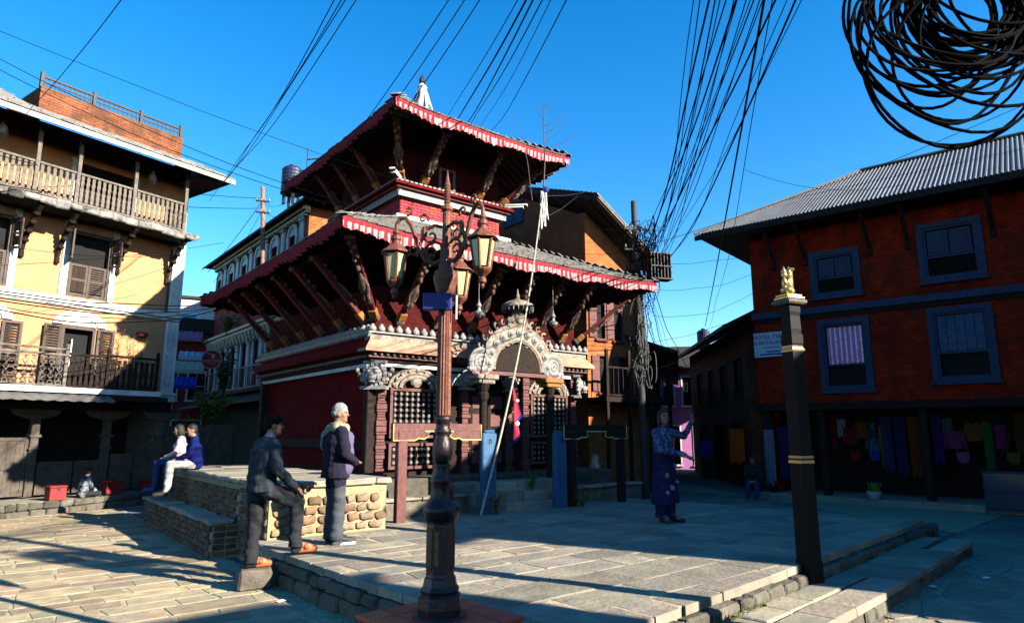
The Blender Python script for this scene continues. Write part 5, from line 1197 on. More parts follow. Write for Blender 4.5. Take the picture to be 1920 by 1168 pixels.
m=MB(); m.cyl((.07,.03,3.55),(.085,.03,3.88),.035,.028,8); m.lathe([(.03,3.86),(.055,3.89),(.05,3.9)],8,c=(.085,.03,0)); m.build('gilt_vase',m_gold,gp)
# ================================================================= blue posts, bell boards, bamboo flagpole (in a row before the temple)
def TL(x,y,z=0):
    c,s=math.cos(TA),math.sin(TA); return Vector((TC[0]+x*c-y*s,TC[1]+x*s+y*c,z))
random.seed(2)
for (x,w_,lab) in ((-1.38,.16,'broad weathered blue wooden post beside the bamboo flagpole'),(.46,.15,'slim weathered blue wooden post in front of the portal')):
    m=MB(); m.cbox(-w_,w_,-.07,.07,.3,1.86,.02,.012)
    m.cbox(-w_*.8,w_*.8,-.06,.06,1.85,1.92,.025,.01); p=TL(x,-5.2); po=thing('blue_post',lab,'post',(p.x,p.y,0),TA); m.build('board',m_blue,po)
    k=MB(); k.cyl((0,-.07,1.74),(0,-.1,1.74),.012,.012,6); k.tube([(0,-.095,1.74),(.015,-.1,1.7),(0,-.1,1.67),(-.012,-.1,1.7)],.006,5); k.build('iron_hook',m_iron,po)
def bell_board(x0,x1,mat,lab,pxs,edge):
    p=TL(0,-5.25); t=thing('bell_frame',lab,'bell frame',(p.x,p.y,0),TA); xm=(x0+x1)/2; L=x1-x0
    prof=[(x0,1.74),(x0,2.03),(x1,2.03),(x1,1.74),(x1-.45,1.74),(x1-.5,1.77),(x1-.62,1.75),(xm+.3,1.86),(xm,1.93),(xm-.3,1.86),(x0+.62,1.75),(x0+.5,1.77),(x0+.45,1.74)]
    top=[(x0,1.9),(x0,2.03),(x1,2.03),(x1,1.9)]; m=MB(); m.prism(top,-.05,.05); b=m.build('upper_plank',mat,t)
    low=[(x0,1.895),(xm-.3,1.895),(x0+.7,1.8),(x0+.6,1.76),(x0+.5,1.775),(x0+.42,1.74),(x0,1.74)]
    m=MB(); m.prism([(p_[0],p_[1]) for p_ in low],-.045,.045); m.prism([(2*xm-p_[0],p_[1]) for p_ in low],-.045,.045); m.build('scalloped_plank',mat,t)
    e=MB(); pts=[(x0-.0,-.05,2.02),(x0,-.05,1.74)]+[(q[0],-.05,q[1]) for q in reversed(low[1:-1])]+[(2*xm-q[0],-.05,q[1]) for q in low[1:-1]]+[(x1,-.05,1.74),(x1,-.05,2.02)]
    e.tube(pts,.012,5); e.build('painted_edge',edge,t)
    for px in pxs: B(px-.09,px+.09,-.06,.06,.3,1.895 if x0<px<x1 else 1.9,.01).build('post',mat,t)
    return t,p
m_eyel=M('yellow_edge_paint',(.75,.62,.18),.7,.15,9,.1)
bell_board(-3.46,-1.62,m_maroon,'maroon bell frame with yellow scalloped edge beside the stone bench',(-3.27,),m_eyel)
bell_board(.5,2.42,m_wood,'dark timber bell frame with yellow scalloped edge right of the blue posts',(.75,2.25),m_eyel)
def bell(x,lab):
    p=TL(x,-5.25); m=MB(); z=1.12; m.lathe([(.14,z),(.145,z+.02),(.115,z+.05),(.1,z+.14),(.09,z+.22),(.06,z+.28),(.02,z+.3)],16); t=thing('temple_bell',lab,'bell',(p.x,p.y,0),TA); m.build('bell_body',M('cast_bronze',(.25,.2,.15),.45,.2,9,.1,metal=.6),t,smooth=True)
    c=MB()
    for k in range(14): c.tube([(.016*math.cos(a)*(k%2),.016*math.cos(a)*(1-k%2),z+.32+.035*k+.022*math.sin(a)) for a in [6.283*j/8 for j in range(9)]],.005,4)
    c.build('chain',m_iron,t,kind='stuff')
    c=MB(); c.cyl((0,0,z+.1),(0,0,z-.03),.008,.008,5); c.ell((0,0,z-.04),.025,8,5); c.build('clapper',m_iron,t)
bell(1.45,'bronze bell on a chain below the dark bell frame'); bell(-2.5,'bronze bell on a chain below the maroon bell frame')
m_bamboo=M('pale_bamboo',(.50,.43,.31),.6,.25,12,.1)
p0=TL(-1.62,-5.3,.36); p1=TL(.13,-5.15,7.17); p2=TL(.2,-5.1,9.25)
fp=thing('bamboo_flagpole','long leaning bamboo pole with dry twigs at its tip before the temple','flagpole',p0,0)
pts=[]; n=30
for i in range(n+1):
    s=i/n; q=p0.lerp(p1,s); q=q+Vector((.12*math.sin(s*math.pi),0,-.1*math.sin(s*math.pi))); pts.append(q-p0)
m=MB(); m.tube(pts,[.024-.01*i/n for i in range(n+1)],8)
for i in range(3,n,3): m.ell(pts[i],(.027-.01*i/n,.027-.01*i/n,.013),8,5)
m.build('bamboo_cane',m_bamboo,fp)
tip=pts[-1]; random.seed(18)
def twig(path,r,name='dry_twig'):
    m=MB(); m.tube(path,[r*(1-.7*i/(len(path)-1)) for i in range(len(path))],5); m.build(name,M('dry_twig',(.11,.075,.055),.9,.3,9,.2),fp)
top=p2-p0; trunk=[tip-Vector((.12,0,1.2)),tip,tip.lerp(top,.35)+Vector((.03,0,0)),tip.lerp(top,.7),top]; twig(trunk,.022)
for (s,dx,dz) in ((.12,.75,.38),(.3,-.0,.9),(.42,.85,.45),(.5,.6,.55),(.62,.45,.3),(.7,.55,.3),(.78,-.25,.35),(.84,.22,.3),(.9,-.16,.2),(.93,.14,.2),(-.1,.9,.1),(-.35,.75,.5)):
    b=tip.lerp(top,s); e=b+Vector((dx,random.uniform(-.1,.1),dz)); twig([b,b.lerp(e,.5)+Vector((.02,0,-.03)),e],.009)
b=tip-Vector((.25,0,.3)); twig([b,b+Vector((-.1,0,.9)),b+Vector((-.28,0,1.7)),b+Vector((-.42,0,2.1))],.011)
m=MB(); random.seed(6)
for k in range(9): x=random.uniform(-.06,.06); a=tip+Vector((x,-.03,-.1)); m.tube([a,a+Vector((random.uniform(-.05,.05),0,-.3)),a+Vector((random.uniform(-.08,.08),0,-random.uniform(.5,.95)))],.012,4)
m.build('prayer_cloth_strips',m_white,fp,kind='stuff')
m=MB(); m.ell(tip+Vector((.06,-.03,-.06)),(.06,.04,.08),8,6); m.build('blue_knot',M('blue_cloth',(.03,.05,.3),.9,.2),fp)
# double-pennon flag hanging limp from the pole
fpos=p0+pts[11]; fl=thing('flag','crimson double-pennon flag with blue border hanging limp from the bamboo pole','flag',fpos,R(20))
def pennon(z0,z1,w,mat,inset_=0,y=0):
    m=MB(); n=10; vs=[]
    for i in range(n+1):
        s=i/n; z=z0+(z1-z0)*s; ww=w*(s if s<.85 else (1-s)*5.6)*(1-inset_)
        for k in range(5): t=k/4; X=.03+inset_*.05+ww*t*.55; vs.append((X,y+.03*math.sin(X*30+z*5),z-.12*t*s))
    m.add(vs,[(i*5+k,i*5+k+1,(i+1)*5+k+1,(i+1)*5+k) for i in range(n) for k in range(4)]); return m
m_crim=M('crimson_flag',(.62,.02,.04),.85,.15,9,.1); m_fblue=M('flag_blue',(.02,.03,.30),.85,.1)
for (a,b_,w_) in ((.05,-.62,.42),(-.3,-1.0,.36)):
    f=pennon(a,b_,w_,None).build('pennon',m_fblue,fl,smooth=True); g_=pennon(a-.04,b_+.07,w_*.9,None,.12,-.012).build('crimson_field',m_crim,f,smooth=True)
m=MB(); m.ell((.1,-.05,-.28),(.035,.008,.03),8,5); m.ell((.1,-.045,-.72),(.045,.008,.045),10,5); m.build('white_emblem',m_white,fl)
# ================================================================= utility poles
def upole(name,lab,base,top,r0,r1,mat,arms):
    t=thing(name,lab,'utility pole',base,0); d=Vector(top)-Vector(base); m=MB(); m.tube([(0,0,-.1 if base[2]<1 else 0),d*.5,d],[r0,(r0+r1)/2,r1],12); m.build('shaft',mat,t)
    for (z,L,rz) in arms:
        c=d*(z/d.z); m=MB(); m.T=Matrix.Translation(c)@Matrix.Rotation(rz,4,'Z'); m.box(-L/2,L/2,-.09,-.04,-.03,.03); a=m.build('cross_arm',m_iron,t)
        for k in (-1,-.3,.3,1): q=MB(); q.T=Matrix.Translation(c)@Matrix.Rotation(rz,4,'Z'); q.lathe([(.012,.03),(.03,.05),(.035,.08),(.02,.1),(.03,.12),(.01,.14)],8,c=(k*L*.46,-.065,0)); q.build('insulator',m_bead,a)
    return t
upole('utility_pole','slim rusty steel utility pole rising behind the temple roof\'s left eave',(-9.25,24.05,6.26),(-9.6,24.1,11.15),.09,.075,M('rusty_steel',(.30,.16,.10),.7,.3,8,.2),((4.3,.5,.3),(3.85,.5,.3)))
pr_=upole('utility_pole','steel utility pole smothered in tangled cables beside the temple roof','x' and (3.6,18.3,0),(3.52,18.2,8.45),.11,.08,M('grey_steel_pole',(.04,.037,.036),.7,.25),((7.6,.7,.2),(7.0,.7,.2)))
PT=Vector((3.55,18.25,0))
random.seed(41)
def mess(n,z0,z1,rad,lab,name,off,mat=None,r=.013):
    m=MB()
    for i in range(n):
        c=PT+Vector(off)+Vector((random.gauss(0,rad*.45),random.gauss(0,rad*.3),random.uniform(z0,z1))); a=random.uniform(.1,rad); b=random.uniform(.12,.5); ph=random.random()*6.28; th=random.random()*3.14; sp=random.uniform(2.5,7)
        m.tube([c+Vector((a*math.cos(ph+s)*math.cos(th),a*math.cos(ph+s)*math.sin(th),b*math.sin(ph+s)+.1*math.sin(3*s))) for s in [sp*k/13 for k in range(14)]],r*random.choice((.6,.8,1,1.2)),5,True)
    m.build(name,mat or m_cable,label=lab,cat='cables',kind=None)
mess(70,5.6,7.5,.4,'dense tangle of black cables bunched around the pole top','cable_tangle',(.15,-.1,0))
mess(38,3.4,5.2,.28,'bundle of grey cables hanging down the pole below the roof eave','cable_bundle',(.08,-.1,0),M('grey_cable',(.10,.095,.09),.7,.3,9,0),.012)
cb=thing('junction_box','dark junction cage of cables hung beside the utility pole','junction box',PT+Vector((.62,-.1,6.1)),R(15))
for k in range(7): B(-.32+.1*k,-.3+.1*k,-.16,.16,0,.75).build('cage_bar',m_iron,cb)
for z in (0,.36,.73): B(-.34,.34,-.18,.18,z,z+.03).build('cage_hoop',m_iron,cb)
B(-.25,.2,-.1,.1,.08,.66,.02).build('box_body',m_black,cb)
# ================================================================= round restaurant sign and hotel sign
m_sgn=M('red_sign_paint',(.42,.035,.03),.6,.1)
sg=thing('round_sign','round red hanging sign with a white emblem and restaurant lettering','sign',tuple(at(397,674,23.0)),R(8))
m=MB(); m.T=Matrix.Rotation(R(90),4,'X'); m.lathe([(.34,-.03),(.345,0),(.34,.03)],32); disc=m.build('sign_disc',m_sgn,sg)
m=MB(); m.tube([(.33*math.cos(a),-.035,.33*math.sin(a)) for a in [6.283*k/32 for k in range(33)]],.012,5); m.build('white_rim',m_white,sg)
text('SAMAY BAJI',.105,m_white,(0,-.036,-.05),(R(90),0,0),sg); text('RESTAURANT',.05,m_white,(0,-.036,-.14),(R(90),0,0),sg); text('Newari',.05,m_white,(-.08,-.036,.2),(R(90),0,0),sg)
m=MB()
for (x,z,r_) in ((.02,.16,.035),(.06,.1,.03),(.03,.06,.025),(.1,.14,.02)): m.ell((x,-.034,z),(r_,.006,r_),8,5)
m.build('white_emblem',m_white,sg); m=MB(); m.tube([(.3,0,.2),(.8,.4,.35)],.015,5); m.build('bracket_arm',m_iron,sg)
hsg=thing('hotel_sign','white hotel and restaurant sign with purple lettering on the brick house','sign',(0,0,0),0)
hsg.location=(9.6+(-2.62)*.766,18.6+2.62*.643,0); hsg.location=Vector((9.6,18.6,0))+Vector((.766,-.643,0))*-2.2+Vector((-.643,-.766,0))*.06; hsg.rotation_euler=(0,0,R(-40))
m_pur=M('purple_lettering',(.16,.02,.36),.7,.1); m_signw=M('pale_sign_board',(.62,.66,.74),.7,.08,4,0)
m=MB(); m.cbox(-.48,.62,-.03,.0,4.13,4.88,.008); hb=m.build('sign_board',m_signw,hsg)
text('HOTEL TEENA',.17,m_pur,(.06,-.036,4.74),(R(90),0,0),hsg); text('& RESTAURANT',.15,m_pur,(.06,-.036,4.56),(R(90),0,0),hsg); text('Restaurant & Bar',.07,m_pur,(.06,-.036,4.43),(R(90),0,0),hsg)
B(-.3,.42,-.034,-.0305,4.19,4.23).build('blue_flourish',m_fblue,hsg); B(-.1,.5,-.034,-.0305,4.27,4.31).build('blue_flourish',m_fblue,hsg)
# ================================================================= water tanks
m_tank=M('blue_black_tank',(.018,.025,.07),.5,.2,4,.1)
def tank(p,r,h,lab):
    t=thing('water_tank',lab,'water tank',p,0); m=MB(); prof=[(r*.97,0),(r,.05)]
    for k in range(6): z=.08+h*.8*k/6; prof+=[(r,z),(r*.965,z+.02),(r,z+.05)]
    m.lathe(prof+[(r,h*.86),(r*.8,h*.94),(r*.35,h)],20); m.build('tank_body',m_tank,t); m=MB(); m.lathe([(r*.34,h),(r*.34,h*1.05),(r*.1,h*1.08)],14); m.build('tank_lid',m_tank,t)
    m=MB()
    for k in range(4): a=k*1.571+.6; m.box(.7*r*math.cos(a)-.05,.7*r*math.cos(a)+.05,.7*r*math.sin(a)-.05,.7*r*math.sin(a)+.05,-.55,-.0)
    m.cyl((0,0,-.06),(0,0,0),r*1.05,r*1.05,14); m.build('tank_stand',m_iron,t)
q=at(548,330,26); tank((q.x,q.y,q.z-.75),.42,1.15,'blue-black plastic water tank on the roof behind the temple')
q=at(1320,652,34); tank((q.x,q.y,q.z),.33,.95,'black plastic water tank above the low lane house')
t=thing('roof_antenna','thin metal antenna frame on the roof beside the water tank','antenna',at(576,300,24.5),0)
m=MB(); m.cyl((0,0,-1.2),(0,0,.5),.02,.02,6); m.build('mast',m_iron,t); m=MB(); m.tube([(0,0,.0),(1.0,0,.12)],.03,5); m.tube([(.75,0,.1),(.75,0,-.4)],.025,5); m.build('cross_bar',m_iron,t)
# ================================================================= overhead wires: every span its own thing, from one fixing to the next
def span(a,b,sag,r,lab,grp,wob=0,mat=None,name='overhead_wire'):
    a=Vector(a);b=Vector(b); n=26; pts=[]
    ph=random.random()*6
    for i in range(n+1):
        s=i/n; p=a.lerp(b,s); p.z-=sag*4*s*(1-s)
        if wob: p.x+=wob*math.sin(s*9+ph)*math.sin(s*math.pi); p.z+=wob*.6*math.sin(s*13+ph)*math.sin(s*math.pi)
        pts.append(p-a)
    m=MB(); m.tube(pts,r,5); o=m.build(name,mat or m_cable,loc=a,label=lab,cat='wire',group=grp); return o
random.seed(71)
G1='cables fanning up from the tangled pole'; L1='black cable rising steeply from the tangled pole across the sky'
for i,(u,v0) in enumerate(((1300,0),(1330,0),(1347,0),(1362,0),(1380,0),(1396,0),(1412,0),(1427,0),(1452,0),(1470,0),(1498,0),(1380,60),(1310,0),(1338,0),(1371,0),(1405,0),(1420,0),(1484,0))):
    e=at(u+ (u-1225)*.12,-55,5.2+.12*(i%4)); s=PT+Vector((random.uniform(-.1,.7),random.uniform(-.15,.1),random.uniform(5.7,7.4)))
    span(s,e,random.uniform(.15,.55),random.choice((.004,.005,.006,.008,.011)),L1,G1,.08 if i in (0,9) else .02)
span(at(1440,-40,6),at(1322,612,34),.1,.016,'thick straight black cable running from the sky down to the lane water tank',None)
span(at(1455,-40,6.2),at(1330,612,34),.5,.007,'thin cable beside the thick one running down to the lane water tank',None,.05)
G2='wires passing over the temple to the left pole'; L2='thin black wire sloping down across the temple roof to the left pole'
for i,(u,tz_) in enumerate(((858,8.9),(888,8.6),(916,8.3),(664,9.4),(655,9.2),(684,9.0),(640,9.3))):
    e=at(u,-25,6.2)
    s=(Vector((-9.55,24.1,tz_+1.6)) if i<3 else Vector((-11.4,17.5,0))+Vector((.559,.829,0))*2.5+Vector((.829,-.559,0))*1.0+Vector((0,0,8.9+.15*i-.6)))
    if i<3: span(e,s,.9+.2*i,.006,L2,G2,.03)
    else: span(e,s,.15+.1*(i-3),.006,'thin black wire sloping from the sky down to the ochre house eave','wires to the ochre house eave',.03)
G3='bundle of cables passing behind the temple pinnacle'; L3='black cable passing behind the temple roof beside the pinnacle'
for i,u in enumerate((985,1000,1012,1030,1045,1075)):
    e=at(u,-25,7.0); s=at(795+i*19,262,27); span(e,s,.35+.1*(i%3),(.007,.014,.012,.009,.006,.008)[i],L3,G3,.03)
# long diagonals from the left edge of the square
for i,(a,b,sg_,r_) in enumerate(((at(-40,42,11),TL(-1.9,-2.1,7.8),.1,.006),(at(-40,90,11),TL(-3.2,-3.9,6.2),.25,.007),(at(-40,110,11),TL(-3.3,-3.9,6.15),.3,.007))):
    span(a,b,sg_,r_,'long thin wire from beyond the ochre house to the temple','long wires ending on the temple',.01)
span(at(250,-30,9),at(45,215,16),.15,.008,'black wire climbing steeply from the ochre house roof','' or None)
lp_=Vector((-9.55,24.1,1.35))
for (a,z,sg_,r_,lab) in ((at(-40,282,14),9.35,.25,.011,'heavy wire crossing the timber gallery to the steel pole, upper of two'),(at(-40,340,14),8.95,.2,.011,'heavy wire crossing the gallery rail to the steel pole, lower of two')): span(a,lp_+Vector((0,0,z)),sg_,r_,lab,None,.015)
for (a,b,sg_,r_,lab) in ((at(-40,452,13),at(350,475,17.5),.2,.006,'thin wire crossing the second-floor shutters of the ochre house'),(at(-40,500,13),at(420,455,20),.1,.006,'thin wire rising across the upper windows of the ochre house')): span(a,b,sg_,r_,lab,None)
for i,v in enumerate((540,548,556,566,572)):
    span(at(-40,v,12.5),TL(-4.2,3.6-.2*i,5.35-.05*i),.15+.06*i,.01 if i%2 else .014,'sagging cable along the white string course of the ochre house','cables along the string course',.03)
span(lp_+Vector((0,0,9.3)),at(390,510,27),.1,.012,'black cable from the steel pole down to the stucco house eave, first of two',None); span(lp_+Vector((0,0,8.9)),at(398,530,27),.3,.008,'thin cable from the steel pole down to the stucco house eave, second of two',None)
# right-hand spans
span(PT+Vector((.2,0,7.1)),at(1960,180,14),.2,.008,'long thin cable from the tangled pole over the zinc roof',None,.02)
span(at(1395,318,17),at(1700,345,15.6),.35,.006,'slack thin wire reaching the zinc roof slope',None)
for i,(u,v) in enumerate(((1392,470),(1392,505),(1388,540),(1390,578),(1392,588),(1385,625))):
    span(PT+Vector((.4,0,6.6-.75*i)),at(u+32,v+4,21.3),.12+.1*(i%3),.006,'thin wire strung from the tangled pole to the brick house eave','wires between pole and brick house',.03)
for i in range(7):
    e=at(1235+9*i,690+(i%3)*8,26+i); span(PT+Vector((.2,0,5.4+.2*i)),e,.25+.1*(i%3),.007 if i%3 else .014,'drooping cable running from the tangled pole down the lane','cables drooping down the lane',.06)
span(PT+Vector((-.1,0,7.55)),TL(1.3,-2.0,7.9),.12,.008,'short cable from the tangled pole to the temple upper cornice',None); span(PT+Vector((-.1,0,7.0)),TL(1.7,-1.9,7.3),.35,.007,'slack cable from the tangled pole to the temple upper wall',None)
# ---- spare cable coil hanging by the steel pole at the right
random.seed(15)
cc=thing('cable_coil','huge loose coil of thick black cable hanging against the sky above the zinc roof','cable coil',at(1880,-130,4.9),0)
C0=Vector(cc.location); k_=4.9/1235
loops=[]
for i in range(34): loops.append((1800+random.gauss(18,22),10+random.gauss(8,20),random.uniform(85,150),random.uniform(75,125),random.uniform(-.5,.5)))
for i in range(12): loops.append((1775+random.gauss(0,30),30+random.gauss(0,25),random.uniform(130,185),random.uniform(110,160),random.uniform(-.5,.7)))
loops+=[(1800,40,230,225,.25),(1790,85,195,185,.5),(1760,70,165,175,.1),(1830,70,195,175,-.3),(1745,45,120,145,.6),(1800,120,190,150,.1)]
m=MB()
for (cu,cv,ra,rb,ro) in loops:
    c=at(cu,cv,4.9); pts=[]; ph=random.random()*6; tl=random.uniform(-.35,.35)
    for i in range(41):
        a=6.283*i/40+ph; x=ra*math.cos(a)*(1+.05*math.sin(2*a+ph)); y=rb*math.sin(a)*(1+.05*math.sin(3*a)); X=x*math.cos(ro)-y*math.sin(ro); Y=x*math.sin(ro)+y*math.cos(ro)
        pts.append(c+Vector((X*k_,tl*Y*k_+.05*math.sin(a+ph),Y*k_*1.02))-C0)
    m.tube(pts,.0135,6,False)
m.build('cable_loops',m_cable,cc)
upole('utility_pole','tall steel utility pole carrying the loose cable coil',(4.75,4.75,0),(4.65,4.8,9),.12,.09,M('grey_steel_pole',(.09,.085,.085)),((7.9,.8,.5),))
# ================================================================= people: one continuous skin per figure
from mathutils import noise as _ns
def cloth(name,col,var=.15,scale=14,rough=.95): return M(name,col,rough,var,scale,.25,bscale=60,spec=.12)
m_hairblk=M('black_hair',(.012,.010,.009),.6,.2,30,.3); m_shoe=M('dark_shoe',(.03,.028,.03),.6,.2,9,.1); m_sole=M('white_sole',(.6,.58,.55),.7,.1)
m_sandal=M('orange_leather_sandal',(.46,.12,.04),.6,.2,12,.1); m_eye=M('dark_eye',(.01,.008,.008),.3,.1); m_lip=M('lip',(.30,.08,.07),.5,.1)
class Fig:
    def __init__(s): s.p=[]
    def cap(s,a,b,ra,rb,m): s.p.append(('c',Vector(a),Vector(b),ra,rb,m)); return s
    def cone(s,a,b,ra,rb,m): s.p.append(('k',Vector(a),Vector(b),ra,rb,m)); return s
    def ell(s,c,r,m,rot=None): s.p.append(('e',Vector(c),Vector(r),rot,None,m)); return s
    def chain(s,pts,rs,m):
        for i in range(len(pts)-1): s.cap(pts[i],pts[i+1],rs[i],rs[i+1],m)
        return s
    def hand(s,w,d,n,m,curl=.5,k=1.0,side=1):
        """w wrist, d direction of the hand, n palm normal"""
        w=Vector(w);d=Vector(d).normalized();n=Vector(n).normalized();x=d.cross(n).normalized()
        s.cap(w,w+d*.07*k,.026*k,.032*k,m); s.cap(w+d*.04*k-x*.02*k,w+d*.085*k-x*.026*k,.016*k,.015*k,m); s.cap(w+d*.04*k+x*.02*k,w+d*.085*k+x*.026*k,.016*k,.015*k,m)
        for i,(o,l) in enumerate(((-.03,.062),(-.01,.075),(.011,.07),(.03,.055))):
            a=w+d*.09*k+x*o*k; b=a+(d*math.cos(curl*.6)+n*math.sin(curl*.6))*l*.55*k; c=b+(d*math.cos(curl*1.6)+n*math.sin(curl*1.6))*l*.5*k; s.cap(a,b,.0098*k,.009*k,m); s.cap(b,c,.009*k,.0075*k,m)
        a=w+d*.03*k+x*side*.03*k; b=a+(d*.6+x*side*.75+n*.3)*.045*k; s.cap(a,b,.013*k,.011*k,m); s.cap(b,b+(d*.9+n*.3)*.035*k,.0105*k,.009*k,m); return s
    def head(s,c,yaw,m,hair,kind='short',pitch=0,k=1.0):
        Rm=Matrix.Rotation(yaw,3,'Z')@Matrix.Rotation(pitch,3,'X'); c=Vector(c); L=lambda x,y,z:c+Rm@Vector((x*k,y*k,z*k))
        s.ell(L(0,0,.02),(.074*k,.094*k,.1*k),m,Rm); s.ell(L(0,.022,-.05),(.057*k,.068*k,.062*k),m,Rm)
        s.cap(L(0,.092,.012),L(0,.109,-.018),.0085*k,.0125*k,m); s.ell(L(0,.084,-.062),(.02*k,.012*k,.008*k),m_lip,Rm); s.ell(L(0,.075,-.09),(.022*k,.018*k,.018*k),m,Rm)
        for sx in (-1,1):
            s.ell(L(sx*.076,-.005,-.005),(.01*k,.022*k,.032*k),m,Rm); s.ell(L(sx*.031,.083,.02),(.013*k,.007*k,.007*k),m_eye,Rm); s.cap(L(sx*.015,.091,.038),L(sx*.047,.08,.04),.006*k,.005*k,hair); s.ell(L(sx*.042,.066,-.02),(.02*k,.02*k,.018*k),m,Rm)
        if kind=='short': s.ell(L(0,-.018,.05),(.083*k,.098*k,.085*k),hair,Rm); s.ell(L(0,-.055,-.0),(.072*k,.06*k,.08*k),hair,Rm)
        elif kind=='cap': s.ell(L(0,-.012,.055),(.088*k,.104*k,.088*k),hair,Rm); s.ell(L(0,-.04,.02),(.084*k,.08*k,.07*k),hair,Rm)
        elif kind=='long':
            s.ell(L(0,-.022,.045),(.088*k,.1*k,.092*k),hair,Rm); s.ell(L(0,-.06,-.05),(.085*k,.06*k,.13*k),hair,Rm); s.ell(L(0,-.06,-.16),(.07*k,.045*k,.1*k),hair,Rm)
            for sx in (-1,1): s.ell(L(sx*.066,-.005,-.03),(.025*k,.045*k,.09*k),hair,Rm)
        return s
    def make(s,name,label,loc,rz,group=None,voxel=.0115,scale=1.0,wr=.015,cat='person'):
        mats=[]; 
        for p in s.p:
            if p[5] not in mats: mats.append(p[5])
        mb=MB()
        for p in s.p:
            if p[0] in 'ck':
                a,b,ra,rb=p[1:5]; d=b-a; L=d.length
                if L<1e-5: mb.ell(a,ra,12,8); continue
                z=d/L; x=z.orthogonal().normalized(); y=z.cross(x); prof=[]
                for i in range(5): t=-math.pi/2+math.pi/2*i/4; prof.append((ra*math.cos(t)+1e-4,ra*math.sin(t)))
                for i in range(5): t=math.pi/2*i/4; prof.append((rb*math.cos(t)+1e-4,L+rb*math.sin(t)))
                if p[0]=='k': prof=[(ra,0),(ra+(rb-ra)*.5,L*.5),(rb,L)]
                mb.T=Matrix(((x.x,y.x,z.x,a.x),(x.y,y.y,z.y,a.y),(x.z,y.z,z.z,a.z),(0,0,0,1))); mb.lathe(prof,14); mb.T=None
            else: mb.ell(p[1],tuple(p[2]),16,10,p[3])
        me=mb.mesh(name,mats[0]); o=bpy.data.objects.new(name,me); COL.objects.link(o)
        rm=o.modifiers.new('r','REMESH'); rm.mode='VOXEL'; rm.voxel_size=voxel; rm.adaptivity=0
        sm=o.modifiers.new('s','SMOOTH'); sm.iterations=3; sm.factor=.5
        dg=bpy.context.evaluated_depsgraph_get(); dg.update(); me2=bpy.data.meshes.new_from_object(o.evaluated_get(dg)); bpy.data.objects.remove(o); bpy.data.meshes.remove(me)
        N=len(me2.vertices); co=np.empty(N*3,np.float32); me2.vertices.foreach_get('co',co); co=co.reshape(-1,3).astype(float)
        nf=len(me2.polygons); cen=np.empty(nf*3,np.float32); me2.polygons.foreach_get('center',cen); cen=cen.reshape(-1,3).astype(float)
        best=np.full(nf,1e9); idx=np.zeros(nf,int)
        for p in s.p:
            if p[0] in 'ck':
                a=np.array(p[1]);b=np.array(p[2]); d=b-a; L2=max(d@d,1e-9); t=np.clip((cen-a)@d/L2,0,1); dist=np.linalg.norm(cen-a-t[:,None]*d,axis=1)-(p[3]+(p[4]-p[3])*t)
            else:
                q=cen-np.array(p[1]); 
                if p[3]: q=q@np.array(p[3])
                r_=np.array(p[2]); kk=np.linalg.norm(q/r_,axis=1); dist=(kk-1)*kk/np.maximum(np.linalg.norm(q/(r_*r_),axis=1),1e-9)
            if p[5] in (m_eye,m_lip): dist=dist-.003
            mk=dist<best; best[mk]=dist[mk]; idx[mk]=mats.index(p[5])
        me2.materials.clear()
        for m in mats: me2.materials.append(m)
        me2.polygons.foreach_set('material_index',idx.astype(np.int32)); me2.polygons.foreach_set('use_smooth',[True]*nf)
        # folds in the clothing
        hard={i for i,m in enumerate(mats) if m in (m_skin,m_eye,m_lip,m_hairblk,m_shoe,m_sandal,m_sole)}
        soft=np.zeros(N,bool)
        for f,i in zip(me2.polygons,idx):
            if i not in hard: soft[list(f.vertices)]=True
        nr=np.empty(N*3,np.float32); me2.vertices.foreach_get('normal',nr); nr=nr.reshape(-1,3)
        for i in np.nonzero(soft)[0]:
            v=Vector(co[i]); h=_ns.noise(Vector((v.x*7,v.y*7,v.z*13)))+.6*abs(_ns.noise(Vector((v.x*16+5,v.y*16,v.z*22)))); co[i]+=nr[i]*wr*h
        hb=np.zeros(N,bool)
        for f_,i in zip(me2.polygons,idx):
            if mats[i] is m_hairblk: hb[list(f_.vertices)]=True
        for i in np.nonzero(hb)[0]:
            v=Vector(co[i]); co[i]+=nr[i]*.007*_ns.noise(Vector((v.x*60,v.y*60,v.z*18)))
        me2.vertices.foreach_set('co',co.astype(np.float32).ravel()); me2.name=name
        ob=bpy.data.objects.new(name,me2); COL.objects.link(ob); ob.location=loc; ob.rotation_euler=(0,0,rz); ob.scale=(scale,)*3
        return tag(ob,label,cat,group)
def torso(f,pel,ch,sl,sr,m,rp=.13,rc=.14,w=.075,neck=None,skin=None):
    pel,ch,sl,sr=map(Vector,(pel,ch,sl,sr)); x=(sr-sl).normalized()
    for sx in (-1,1): f.cap(pel+x*sx*w*.8,ch+x*sx*w,rp,rc,m)
    f.cap(sl,sr,.068,.068,m); f.cap(ch+Vector((0,0,.02)),(sl+sr)/2+Vector((0,0,.02)),rc*.8,.09,m)
